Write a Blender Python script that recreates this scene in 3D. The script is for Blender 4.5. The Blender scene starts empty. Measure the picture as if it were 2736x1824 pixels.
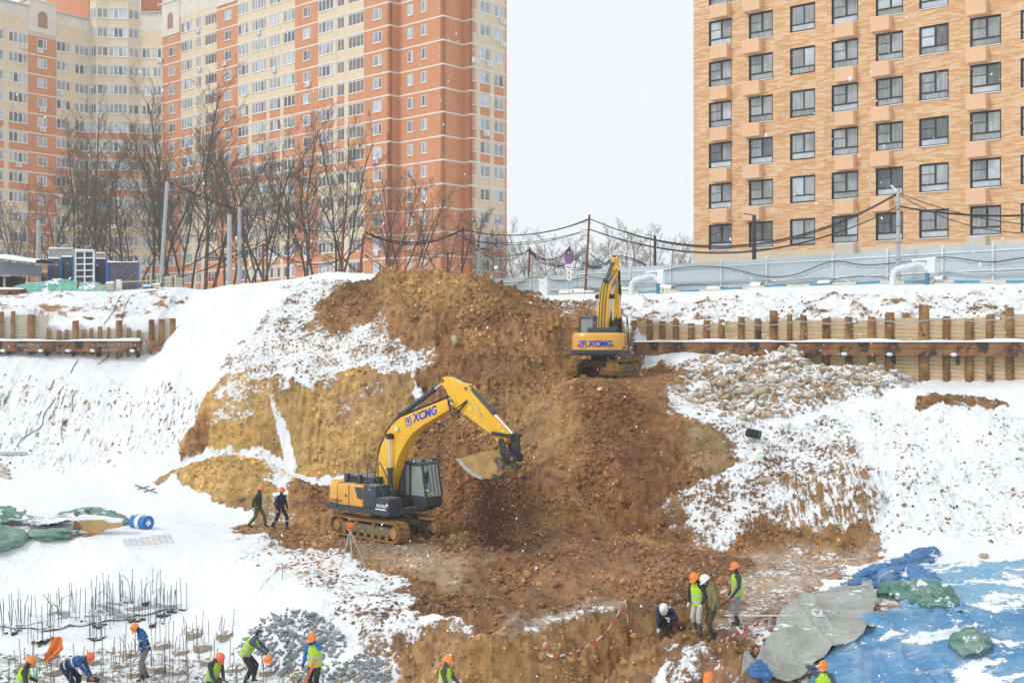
import bpy, bmesh, math, random
import numpy as np
from mathutils import Vector, Matrix, Quaternion

# ---------------------------------------------------------------- camera, sky, sun, exposure
SC = bpy.context.scene
COL = SC.collection
CAMZ = 8.0
FOC = 3163.0            # focal length in photo pixels (photo 2736 x 1824)
cam_d = bpy.data.cameras.new("camera")
cam = bpy.data.objects.new("camera", cam_d)
COL.objects.link(cam)
cam.location = (0, 0, CAMZ)
cam.rotation_euler = (math.radians(90), 0, 0)
cam_d.sensor_width = 36.0
cam_d.lens = 36.0 * FOC / 2736.0
cam_d.clip_start = 0.5
cam_d.clip_end = 6000
SC.camera = cam

SUN_EL, SUN_AZ = math.radians(42), math.radians(242)   # azimuth clockwise from +Y: from behind, a little left
world = bpy.data.worlds.new("World")
SC.world = world
world.use_nodes = True
wn = world.node_tree
wn.nodes.clear()
w_out = wn.nodes.new("ShaderNodeOutputWorld")
w_bg = wn.nodes.new("ShaderNodeBackground")
w_sky = wn.nodes.new("ShaderNodeTexSky")
w_sky.sky_type = 'NISHITA'
w_sky.sun_disc = False
w_sky.sun_elevation = SUN_EL
w_sky.sun_rotation = SUN_AZ
w_sky.dust_density = 6.0
w_mix = wn.nodes.new("ShaderNodeMix")
w_mix.data_type = 'RGBA'
w_mix.inputs[0].default_value = 0.93                 # closed cloud cover
w_mix.inputs[7].default_value = (8.2, 8.7, 8.98, 1)
wn.links.new(w_sky.outputs[0], w_mix.inputs[6])
wn.links.new(w_mix.outputs[2], w_bg.inputs[0])
w_bg.inputs[1].default_value = 0.1
wn.links.new(w_bg.outputs[0], w_out.inputs[0])

sun_d = bpy.data.lights.new("sun", 'SUN')
sun_d.energy = 1.3
sun_d.angle = math.radians(14)
sun_d.color = (1.0, 0.985, 0.965)
sun = bpy.data.objects.new("sun", sun_d)
COL.objects.link(sun)
_sd = Vector((math.sin(SUN_AZ) * math.cos(SUN_EL), math.cos(SUN_AZ) * math.cos(SUN_EL), math.sin(SUN_EL)))
sun.rotation_euler = _sd.to_track_quat('Z', 'Y').to_euler()
sun.location = (0, 0, 60)

SC.view_settings.view_transform = 'Standard'
SC.view_settings.look = 'None'
SC.view_settings.exposure = 0.2
SC.view_settings.gamma = 1.0
SC.view_settings.use_curve_mapping = False
SC.render.engine = 'CYCLES'
SC.cycles.max_bounces = 5
SC.cycles.diffuse_bounces = 3
SC.cycles.glossy_bounces = 2
SC.cycles.transmission_bounces = 4
SC.cycles.use_adaptive_sampling = True
SC.cycles.adaptive_threshold = 0.012
SC.cycles.use_denoising = True

# ---------------------------------------------------------------- helpers
RNG = random.Random(7)
NR = np.random.RandomState(11)

def W(px, py, Y):
    """photo pixel at a known distance -> world point"""
    return Vector(((px - 1368.0) / FOC * Y, Y, CAMZ - (py - 912.0) / FOC * Y))

def P(px, py, z):
    """photo pixel on a level of known height -> world point"""
    return W(px, py, (CAMZ - z) * FOC / (py - 912.0))

class MB:
    """collects shapes; build() links them as ONE mesh object"""
    def __init__(self):
        self.v, self.f, self.m, self.mi = [], [], [], 0
    def mat(self, i):
        self.mi = i
        return self
    def add(self, vs, fs, M=None):
        b = len(self.v)
        if M is not None:
            vs = [M @ Vector(p) for p in vs]
        self.v.extend([tuple(p) for p in vs])
        for f in fs:
            self.f.append(tuple(b + i for i in f))
            self.m.append(self.mi)
        return self
    def box(self, c, s, M=None, bev=0.0):
        x, y, z = s[0] / 2, s[1] / 2, s[2] / 2
        cx, cy, cz = c
        if bev <= 0:
            vs = [(cx + a * x, cy + b * y, cz + d * z) for a in (-1, 1) for b in (-1, 1) for d in (-1, 1)]
            fs = [(0, 1, 3, 2), (4, 6, 7, 5), (0, 4, 5, 1), (2, 3, 7, 6), (0, 2, 6, 4), (1, 5, 7, 3)]
            return self.add(vs, fs, M)
        e = min(bev, x * .9, y * .9, z * .9)
        bm = bmesh.new()
        bmesh.ops.create_cube(bm, size=1)
        bmesh.ops.scale(bm, vec=(s[0], s[1], s[2]), verts=bm.verts)
        bmesh.ops.bevel(bm, geom=bm.edges[:], offset=e, segments=2, affect='EDGES', profile=0.6)
        bmesh.ops.translate(bm, vec=c, verts=bm.verts)
        bm.verts.index_update()
        self.add([v.co.copy() for v in bm.verts], [[v.index for v in f.verts] for f in bm.faces], M)
        bm.free()
        return self
    def bar(self, p0, p1, w, h, up=(0, 0, 1), ext=0.0):
        p0, p1 = Vector(p0), Vector(p1)
        d = (p1 - p0)
        L = d.length
        if L < 1e-6:
            return self
        d.normalize()
        upv = Vector(up)
        if abs(d.dot(upv)) > .99:
            upv = Vector((1, 0, 0))
        sx = d.cross(upv).normalized()
        uz = sx.cross(d)
        M = Matrix((( d.x, sx.x, uz.x, (p0.x + p1.x) / 2), (d.y, sx.y, uz.y, (p0.y + p1.y) / 2), (d.z, sx.z, uz.z, (p0.z + p1.z) / 2), (0, 0, 0, 1)))
        return self.box((0, 0, 0), (L + 2 * ext, w, h), M)
    def tube(self, pts, r, n=8, cap=True, M=None):
        pts = [Vector(p) for p in pts]
        k = len(pts)
        rs = r if isinstance(r, (list, tuple)) else [r] * k
        vs, fs = [], []
        t0 = (pts[1] - pts[0]).normalized()
        a = Vector((0, 0, 1)) if abs(t0.z) < .9 else Vector((1, 0, 0))
        u = t0.cross(a).normalized()
        for i in range(k):
            if i == 0:
                t = pts[1] - pts[0]
            elif i == k - 1:
                t = pts[-1] - pts[-2]
            else:
                t = (pts[i + 1] - pts[i]).normalized() + (pts[i] - pts[i - 1]).normalized()
            if t.length < 1e-9:
                t = t0
            t.normalize()
            u = (u - t * u.dot(t))
            if u.length < 1e-6:
                u = t.orthogonal()
            u.normalize()
            w = t.cross(u)
            for j in range(n):
                an = 2 * math.pi * j / n
                vs.append(pts[i] + (u * math.cos(an) + w * math.sin(an)) * rs[i])
        for i in range(k - 1):
            for j in range(n):
                fs.append((i * n + j, i * n + (j + 1) % n, (i + 1) * n + (j + 1) % n, (i + 1) * n + j))
        if cap:
            fs.append(tuple(range(n - 1, -1, -1)))
            fs.append(tuple((k - 1) * n + j for j in range(n)))
        return self.add(vs, fs, M)
    def prism(self, poly, d0, d1, fn):
        """poly: 2-D outline (counter-clockwise), fn(a, b, depth) -> point"""
        n = len(poly)
        vs = [fn(a, b, d0) for a, b in poly] + [fn(a, b, d1) for a, b in poly]
        fs = [tuple(range(n)), tuple(range(2 * n - 1, n - 1, -1))]
        for i in range(n):
            j = (i + 1) % n
            fs.append((i, i + n, j + n, j))
        return self.add(vs, fs)
    def ell(self, c, r, M=None, nu=12, nv=8):
        vs, fs = [], []
        vs.append((c[0], c[1], c[2] + r[2]))
        for i in range(1, nv):
            th = math.pi * i / nv
            for j in range(nu):
                ph = 2 * math.pi * j / nu
                vs.append((c[0] + r[0] * math.sin(th) * math.cos(ph), c[1] + r[1] * math.sin(th) * math.sin(ph), c[2] + r[2] * math.cos(th)))
        vs.append((c[0], c[1], c[2] - r[2]))
        for j in range(nu):
            fs.append((0, 1 + j, 1 + (j + 1) % nu))
        for i in range(nv - 2):
            for j in range(nu):
                a = 1 + i * nu
                fs.append((a + j, a + nu + j, a + nu + (j + 1) % nu, a + (j + 1) % nu))
        b = 1 + (nv - 2) * nu
        L = len(vs) - 1
        for j in range(nu):
            fs.append((b + j, L, b + (j + 1) % nu))
        return self.add(vs, fs, M)
    def grid(self, rows):
        n = len(rows[0])
        vs = [p for r in rows for p in r]
        fs = []
        for i in range(len(rows) - 1):
            for j in range(n - 1):
                fs.append((i * n + j, i * n + j + 1, (i + 1) * n + j + 1, (i + 1) * n + j))
        return self.add(vs, fs)
    def mesh(self, name, mats, smooth=False):
        me = bpy.data.meshes.new(name)
        me.from_pydata(self.v, [], self.f)
        if not isinstance(mats, (list, tuple)):
            mats = [mats]
        for m in mats:
            me.materials.append(m)
        if len(mats) > 1:
            me.polygons.foreach_set('material_index', self.m)
        if smooth:
            me.polygons.foreach_set('use_smooth', [True] * len(me.polygons))
        me.update()
        return me
    def build(self, name, mats, parent=None, smooth=False, fixn=True):
        me = self.mesh(name, mats, smooth)
        if fixn:
            bm = bmesh.new()
            bm.from_mesh(me)
            bmesh.ops.recalc_face_normals(bm, faces=bm.faces[:])
            bm.to_mesh(me)
            bm.free()
        if smooth == 'auto':
            autosmooth(me)
        return link(name, me, parent)

def autosmooth(me, ang=40):
    bm = bmesh.new()
    bm.from_mesh(me)
    for f in bm.faces:
        f.smooth = True
    ca = math.radians(ang)
    for e in bm.edges:
        if len(e.link_faces) == 2:
            e.smooth = e.calc_face_angle(0) < ca
    bm.to_mesh(me)
    bm.free()

def link(name, me, parent=None, loc=None, rot=None, scale=None):
    o = bpy.data.objects.new(name, me)
    COL.objects.link(o)
    if parent is not None:
        o.parent = parent
    if loc is not None:
        o.location = loc
    if rot is not None:
        o.rotation_euler = rot
    if scale is not None:
        o.scale = scale
    return o

def tag(o, label, cat, group=None, kind=None):
    o['label'] = label
    o['category'] = cat
    if group:
        o['group'] = group
    if kind:
        o['kind'] = kind
    return o

def thing(name, label, cat, loc=(0, 0, 0), rotz=0.0, group=None):
    o = bpy.data.objects.new(name, None)
    COL.objects.link(o)
    o.empty_display_size = .2
    o.location = loc
    o.rotation_euler = (0, 0, rotz)
    return tag(o, label, cat, group)

def struct(o):
    o['kind'] = 'structure'
    return o

def copy_tree(o, parent=None):
    c = o.copy()
    COL.objects.link(c)
    c.parent = parent
    for ch in list(o.children):
        copy_tree(ch, c)
    return c

# ---------------------------------------------------------------- materials
def nodes_of(name):
    m = bpy.data.materials.new(name)
    m.use_nodes = True
    nt = m.node_tree
    b = nt.nodes['Principled BSDF']
    return m, nt, b

def N(nt, typ, **kw):
    n = nt.nodes.new(typ)
    for k, v in kw.items():
        setattr(n, k, v)
    return n

def LK(nt, a, b):
    nt.links.new(a, b)

def mathn(nt, op, a, b=None, clamp=False):
    n = N(nt, "ShaderNodeMath", operation=op)
    n.use_clamp = clamp
    for i, v in enumerate((a, b)):
        if v is None:
            continue
        if isinstance(v, (int, float)):
            n.inputs[i].default_value = v
        else:
            LK(nt, v, n.inputs[i])
    return n.outputs[0]

def mixc(nt, fac, a, b, blend='MIX'):
    n = N(nt, "ShaderNodeMix", data_type='RGBA', blend_type=blend)
    for i, v in ((0, fac), (6, a), (7, b)):
        if isinstance(v, (int, float)):
            n.inputs[i].default_value = v
        elif isinstance(v, tuple):
            n.inputs[i].default_value = (*v, 1) if len(v) == 3 else v
        else:
            LK(nt, v, n.inputs[i])
    return n.outputs[2]

def noise(nt, vec, scale, detail=4, rough=.55, dist=0.0):
    n = N(nt, "ShaderNodeTexNoise")
    n.inputs['Scale'].default_value = scale
    n.inputs['Detail'].default_value = detail
    n.inputs['Roughness'].default_value = rough
    n.inputs['Distortion'].default_value = dist
    if vec is not None:
        LK(nt, vec, n.inputs['Vector'])
    return n.outputs['Fac']

def ramp(nt, fac, lo, hi):
    n = N(nt, "ShaderNodeMapRange")
    n.interpolation_type = 'SMOOTHSTEP'
    n.inputs['From Min'].default_value = lo
    n.inputs['From Max'].default_value = hi
    LK(nt, fac, n.inputs['Value'])
    return n.outputs[0]

def scaled(nt, vec, s):
    n = N(nt, "ShaderNodeMapping")
    n.inputs['Scale'].default_value = s
    LK(nt, vec, n.inputs['Vector'])
    return n.outputs[0]

SNOW = (0.80, 0.825, 0.85)

def mat(name, c1, c2=None, scale=3.0, rough=.7, metal=0.0, bump=0.0, bscale=None, snow=0.0, coord='Object',
        stretch=None, c3=None, s3=10.0, t3=.6, spec=.4, coat=0.0, snow_scale=6.0, emit=None):
    """procedural surface: two-tone noise, optional stains, bump, and snow lying on upward faces"""
    m, nt, b = nodes_of(name)
    tc = N(nt, "ShaderNodeTexCoord")
    vec = tc.outputs[coord]
    v2 = scaled(nt, vec, stretch) if stretch else vec
    b.inputs['Roughness'].default_value = rough
    b.inputs['Metallic'].default_value = metal
    b.inputs['Specular IOR Level'].default_value = spec
    if coat:
        b.inputs['Coat Weight'].default_value = coat
        b.inputs['Coat Roughness'].default_value = .15
    if c2 is None:
        c2 = tuple(x * .8 for x in c1)
    nz = noise(nt, v2, scale, 5, .6)
    col = mixc(nt, ramp(nt, nz, .32, .68), c1, c2)
    if c3 is not None:
        n3 = noise(nt, v2, s3, 6, .65)
        col = mixc(nt, ramp(nt, n3, t3, t3 + .1), col, c3)
    if snow > 0:
        geo = N(nt, "ShaderNodeNewGeometry")
        sp = N(nt, "ShaderNodeSeparateXYZ")
        LK(nt, geo.outputs['Normal'], sp.inputs[0])
        sn = noise(nt, geo.outputs['Position'], snow_scale, 5, .6)
        up = mathn(nt, 'ADD', sp.outputs[2], mathn(nt, 'MULTIPLY', mathn(nt, 'SUBTRACT', sn, .5), 1.3))
        f = ramp(nt, up, 1.12 - snow, 1.3 - snow)
        col = mixc(nt, f, col, SNOW)
        r = mathn(nt, 'ADD', mathn(nt, 'MULTIPLY', f, .85 - rough), rough)
        LK(nt, r, b.inputs['Roughness'])
        if metal:
            LK(nt, mathn(nt, 'MULTIPLY', mathn(nt, 'SUBTRACT', 1.0, f), metal), b.inputs['Metallic'])
    LK(nt, col, b.inputs['Base Color'])
    if bump > 0:
        bn = N(nt, "ShaderNodeBump")
        bn.inputs['Strength'].default_value = min(1.0, bump)
        bn.inputs['Distance'].default_value = .05
        LK(nt, noise(nt, v2, bscale or scale * 4, 6, .65), bn.inputs['Height'])
        LK(nt, bn.outputs[0], b.inputs['Normal'])
    if emit:
        b.inputs['Emission Color'].default_value = (*emit[:3], 1)
        b.inputs['Emission Strength'].default_value = emit[3]
    return m

def srgb(r, g, b):
    f = lambda c: (c / 255 / 12.92) if c <= 10 else ((c / 255 + .055) / 1.055) ** 2.4
    return (f(r), f(g), f(b))

M = {}
M['snow'] = mat('snow', (.80, .825, .85), (.75, .78, .81), 2.0, .85, bump=.25, bscale=8)
M['rust'] = mat('rusty_steel', (.15, .065, .032), (.31, .155, .065), 1.1, .85, bump=.3, bscale=14, c3=(.055, .035, .028), s3=1.3, t3=.52, snow=.22)
M['rust_plain'] = mat('rusty_pipe', (.24, .075, .03), (.15, .05, .028), 3, .8, bump=.3, bscale=20, snow=.2)
M['rust_mud'] = mat('mud_smeared_rusty_steel', (.36, .195, .08), (.17, .082, .036), 1.3, .9, bump=.4, bscale=9, c3=(.06, .04, .03), s3=2.2, t3=.57, snow=.25)
M['wood'] = mat('weathered_plank', (.66, .49, .29), (.55, .39, .22), 1.5, .8, bump=.25, bscale=12, stretch=(1, 1, 9), c3=(.34, .30, .25), s3=1.1, t3=.56, snow=.2)
M['wood_grey'] = mat('grey_weathered_plank', (.55, .50, .39), (.42, .37, .28), 1.5, .8, bump=.25, bscale=12, stretch=(1, 1, 9), c3=(.33, .31, .27), s3=1.1, t3=.56, snow=.2)
M['concrete'] = mat('concrete', (.46, .44, .40), (.36, .34, .30), 3, .9, bump=.3, bscale=20, snow=.25)
M['pole'] = mat('pale_concrete_pole', (.44, .46, .47), (.36, .38, .39), 3, .8, snow=.12)
M['cable'] = mat('black_cable', (.018, .019, .021), (.03, .03, .033), 5, .6, snow=.08)
M['dark_steel'] = mat('dark_painted_steel', (.03, .035, .042), (.05, .055, .06), 3, .55, snow=.2)
M['white_steel'] = mat('white_painted_steel', (.80, .82, .82), (.70, .72, .72), 3, .6, c3=(.35, .22, .15), s3=6, t3=.72, snow=.1)
M['galv'] = mat('galvanised_steel', (.42, .45, .48), (.55, .58, .6), 6, .4, .7, snow=.15)
M['rebar'] = mat('rebar_steel', (.13, .125, .125), (.20, .15, .115), 4, .75, c3=(.22, .12, .06), s3=2.5, t3=.6, snow=.1)
# ---------------------------------------------------------------- terrain
def vnoise(x, y, seed=0):
    xi = np.floor(x).astype(np.int64)
    yi = np.floor(y).astype(np.int64)
    xf, yf = x - xi, y - yi
    def h(a, b):
        n = (a * 374761393 + b * 668265263 + seed * 982451653) & 0xffffffff
        n = ((n ^ (n >> 13)) * 1274126177) & 0xffffffff
        n = n ^ (n >> 16)
        return (n & 0xffff) / 65535.0
    u = xf * xf * xf * (xf * (xf * 6 - 15) + 10)
    v = yf * yf * yf * (yf * (yf * 6 - 15) + 10)
    a, b, c, d = h(xi, yi), h(xi + 1, yi), h(xi, yi + 1), h(xi + 1, yi + 1)
    return (a + (b - a) * u) * (1 - v) + (c + (d - c) * u) * v

def fbm(x, y, f, oct=4, seed=0, gain=.5, ridged=False):
    s, a, t = 0, 1.0, 0
    for i in range(oct):
        n = vnoise(x * f + 17.3 * i, y * f - 9.1 * i, seed + i)
        if ridged:
            n = 1 - abs(2 * n - 1)
        s = s + a * n
        t += a
        a *= gain
        f *= 2.03
    return s / t

class RBF:
    def __init__(self, pts):
        p = np.array([(q[0], q[1], q[2]) for q in pts], float)
        d = np.hypot(p[:, None, 0] - p[None, :, 0], p[:, None, 1] - p[None, :, 1])
        n = len(p)
        A = np.zeros((n + 3, n + 3))
        A[:n, :n] = np.sqrt(d * d + .35) * -1.0 - np.eye(n) * .02
        A[:n, n] = 1
        A[:n, n + 1:] = p[:, :2]
        A[n, :n] = 1
        A[n + 1:, :n] = p[:, :2].T
        w = np.linalg.solve(A, np.concatenate([p[:, 2], np.zeros(3)]))
        self.p, self.w = p, w
    def __call__(self, x, y):
        sh = np.shape(x)
        x, y = np.ravel(x), np.ravel(y)
        z = np.empty(len(x))
        n = len(self.p)
        for i in range(0, len(x), 20000):
            a, b = x[i:i + 20000].astype(np.float32), y[i:i + 20000].astype(np.float32)
            d2 = (a[:, None] - self.p[None, :, 0].astype(np.float32)) ** 2 + (b[:, None] - self.p[None, :, 1].astype(np.float32)) ** 2
            z[i:i + 20000] = -np.sqrt(d2 + .35) @ self.w[:n].astype(np.float32) + self.w[n] + self.w[n + 1] * a + self.w[n + 2] * b
        return z.reshape(sh)

def pp(lst):
    return [P(*a) for a in lst]

def qq(lst):
    return [W(*a) for a in lst]

# soil levels: pit floor, benches, slopes, spoil heaps (photo pixel + level, or photo pixel + distance)
LOW = pp([(0, 1824, -1.9), (400, 1824, -1.9), (640, 1824, -1.9), (800, 1824, -1.8), (0, 2100, -2), (700, 2100, -2), (1400, 2100, -2.05), (2100, 2100, -2.1), (2800, 2100, -2),
          (950, 1824, -1.6), (1080, 1850, -1.8), (1180, 1890, -1.95), (1400, 1900, -2.0), (1700, 1900, -2), (1905, 1950, -2.1), (2200, 1940, -2.1), (2600, 1950, -1.9),
          (1130, 1824, -1.5), (1250, 1824, -1.3), (1450, 1830, -1.5), (1650, 1840, -1.6),
          (760, 1600, -.3), (900, 1630, -.3), (1020, 1650, -.3), (1130, 1680, -.3), (1280, 1690, -.25), (1430, 1655, -.15), (1600, 1640, -.2), (1700, 1690, -.3), (1850, 1730, -.25), (1960, 1735, -.25),
          (860, 1720, -1.0), (1000, 1740, -.9), (1330, 1750, -.7), (1450, 1740, -.75),
          (1640, 1750, -1.0), (1560, 1770, -1.1), (1850, 1800, -.8), (1950, 1824, -1.0), (2040, 1640, -.1), (2120, 1640, .1), (2060, 1790, -.9), (2300, 1700, -.3), (2600, 1720, -.3), (2736, 1830, -.9), (2300, 1830, -1.2), (2500, 1830, -1.1),
          (100, 1440, .3), (400, 1440, .2), (600, 1480, 0), (300, 1500, -.2), (100, 1530, -.7), (450, 1540, -.6), (100, 1600, -1.3), (400, 1600, -1.2), (550, 1600, -1.1),
          (100, 1700, -1.8), (400, 1700, -1.8), (560, 1710, -1.75), (650, 1560, -.3), (660, 1700, -1.6), (720, 1780, -1.7), (200, 1330, .7), (400, 1330, .6), (-100, 1390, .5), (-200, 1600, -1.3),
          (700, 1420, .1), (860, 1460, .15), (1000, 1455, .2), (1150, 1450, .2), (1040, 1420, .2), (1300, 1480, .3), (1200, 1550, -.1), (1000, 1540, -.1), (1500, 1540, 0), (1700, 1500, .1), (1900, 1550, -.15),
          (1960, 1660, -.2), (1870, 1690, -.25), (1780, 1690, -.25), (2150, 1500, 0), (1300, 1600, -.15), (1650, 1580, -.1), (820, 1530, -.1),
          (1800, 1440, .4), (1950, 1440, .3), (2150, 1450, .3), (2330, 1460, .3), (2500, 1480, .3), (2730, 1490, .3), (3000, 1490, .3), (2500, 1560, .15), (2736, 1600, .1)])
LOW += qq([(2500, 1250, 48), (2700, 1250, 47.6), (2300, 1200, 49.5), (2250, 1330, 46.8), (2600, 1400, 45.6), (2150, 1280, 48.6), (2150, 1400, 46.6), (2060, 1420, 46.3), (2250, 1420, 45.9),
           (2000, 1200, 50), (2000, 1350, 47.3), (1900, 1300, 48.5), (1850, 1400, 47), (2500, 1066, 52), (2700, 1070, 51.5), (3000, 1070, 51), (3000, 1250, 47), (2650, 1025, 54.3), (2450, 1020, 55.4), (2900, 1030, 52),
           (2100, 945, 57.6), (1950, 960, 57.5), (2250, 975, 57), (2400, 1005, 55.6), (1800, 1000, 56), (1850, 1080, 54), (2000, 1100, 53.5), (2200, 1090, 53),
           (1750, 960, 61.5), (2000, 965, 59.4), (2200, 990, 57.8), (1700, 965, 62),
           (1550, 1008, 55.0), (1690, 1004, 56), (1620, 1012, 55), (1550, 1006, 57.2), (1620, 1006, 57.5), (1700, 1000, 58.5), (1620, 998, 59.5), (1620, 1035, 53.4), (1750, 965, 59.5), (1500, 1060, 54), (1650, 1100, 52.5), (1800, 1150, 51.5), (1480, 1150, 53), (1600, 1200, 51.5),
           (1500, 1280, 50.5), (1700, 1300, 49.5), (1400, 1380, 49.5), (1750, 1400, 47.5), (1350, 1330, 52), (1250, 1350, 54), (1350, 1200, 54.5), (1300, 1100, 57), (1250, 1000, 60),
           (1400, 950, 60.5), (1300, 880, 63.5), (1450, 870, 62), (1200, 820, 65.5), (1350, 795, 66), (1200, 930, 62),
           (850, 757, 70.3), (950, 757, 70), (1050, 752, 69), (1130, 755, 68.7), (1200, 760, 68.5), (1300, 768, 68), (1400, 805, 67), (1480, 835, 65), (1550, 855, 62.5), (1480, 925, 60), (1540, 930, 61.3),
           (1600, 835, 66), (1650, 808, 70), (1700, 862, 63.1), (1480, 806, 74), (1400, 800, 74),
           (900, 850, 67), (1000, 850, 66.3), (700, 800, 71), (600, 767, 73.5), (700, 764, 73), (860, 728, 72.5), (600, 900, 66.5), (750, 950, 64.5), (900, 960, 63), (1050, 950, 62.5), (500, 950, 66), (1000, 1030, 60.5), (1100, 1000, 60.5),
           (560, 1070, 62.3), (650, 1050, 62.3), (750, 1050, 61.5), (830, 1045, 61.2), (900, 1060, 60.8), (1000, 1080, 60), (550, 1180, 61.2), (650, 1195, 61), (760, 1200, 60.3), (850, 1250, 58.7), (900, 1160, 59.7), (950, 1270, 57.5), (1000, 1190, 58.6), (1050, 1300, 56), (1150, 1300, 55.5), (1130, 1200, 57),
           (650, 1235, 57), (580, 1250, 56.5), (450, 1290, 56), (740, 1262, 57), (600, 1365, 53), (480, 1330, 54.5), (720, 1330, 54), (620, 1228, 59), (700, 1225, 59),
           (0, 955, 67.5), (200, 962, 67.5), (392, 966, 67.4), (438, 925, 67.5), (478, 880, 67.7), (0, 1050, 65), (200, 1050, 65), (400, 1050, 64.8), (0, 1150, 63.2), (200, 1160, 63.2), (400, 1160, 62.5), (0, 1235, 61.5), (200, 1245, 61), (400, 1240, 60),
           (-200, 955, 67.5), (-200, 1150, 63), (0, 1280, 59.5), (300, 1300, 58), (470, 1000, 65), (520, 880, 67.5), (490, 1120, 63)])
BACK = [Vector((x, y, 11.2)) for y in (80, 92) for x in range(-45, 50, 10)]
LOW += [b for b in BACK]
HIGH = qq([(-150, 835, 68.3), (0, 838, 68.3), (80, 835, 68.3), (100, 852, 68.4), (300, 868, 68.2), (450, 845, 68.6), (500, 860, 68.6), (0, 798, 71), (200, 798, 71), (400, 796, 71), (-150, 798, 71), (0, 788, 73), (300, 781, 73.5), (500, 770, 73.5), (-200, 788, 73),
           (1700, 862, 63.2), (1850, 862, 62.2), (2000, 858, 60.9), (2150, 855, 59.6), (2300, 852, 58.3), (2500, 846, 56.8), (2650, 842, 55.6), (2800, 838, 54.4), (1750, 800, 67.5), (2000, 788, 65), (2300, 778, 62.5), (2650, 770, 59.5), (2850, 766, 58)]) + BACK
HIGH += [Vector((x, 60, 11)) for x in (60, 80)]
rbf_low, rbf_high = RBF(LOW), RBF(HIGH)

# retaining-wall lines (plan): left wall and right wall
LW0, LW1 = W(-260, 912, 68.0), W(442, 912, 68.0)
RW0, RW1 = W(1690, 912, 63.0), W(2900, 912, 53.0)

def base_z(x, y):
    x, y = np.asarray(x, float), np.asarray(y, float)
    lo, hi = rbf_low(x, y), rbf_high(x, y)
    def behind(a, b):
        t = np.clip(((x - a.x) * (b.x - a.x) + (y - a.y) * (b.y - a.y)) / ((b.x - a.x) ** 2 + (b.y - a.y) ** 2), -.2, 1.3)
        return y - (a.y + (b.y - a.y) * t)
    sl, sr = behind(LW0, LW1), behind(RW0, RW1)
    mL = np.clip((sl - .16) / .1, 0, 1) * np.clip((LW1.x + .6 - x) / 1.2, 0, 1)
    mR = np.clip((sr - .16) / .1, 0, 1) * np.clip((x - RW0.x + .6) / 1.2, 0, 1)
    m = np.maximum(mL, mR)
    z = lo + (hi - lo) * m
    far = np.clip((y - 80) / 10, 0, 1)
    return z * (1 - far) + 11.2 * far

def ground_hit(pts):
    """photo pixels -> plan points where the sight line meets the soil"""
    Y = np.concatenate([np.arange(21, 80, .12), np.arange(80, 130, 1.0)])
    px = np.array([p[0] for p in pts], float)[:, None]
    py = np.array([p[1] for p in pts], float)[:, None]
    X = (px - 1368) / FOC * Y[None]
    Z = CAMZ - (py - 912) / FOC * Y[None]
    G = base_z(X, np.broadcast_to(Y[None], X.shape))
    hit = (G >= Z)
    idx = np.where(hit.any(1), hit.argmax(1), len(Y) - 1)
    return np.stack([X[np.arange(len(pts)), idx], Y[idx]], 1)

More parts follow.
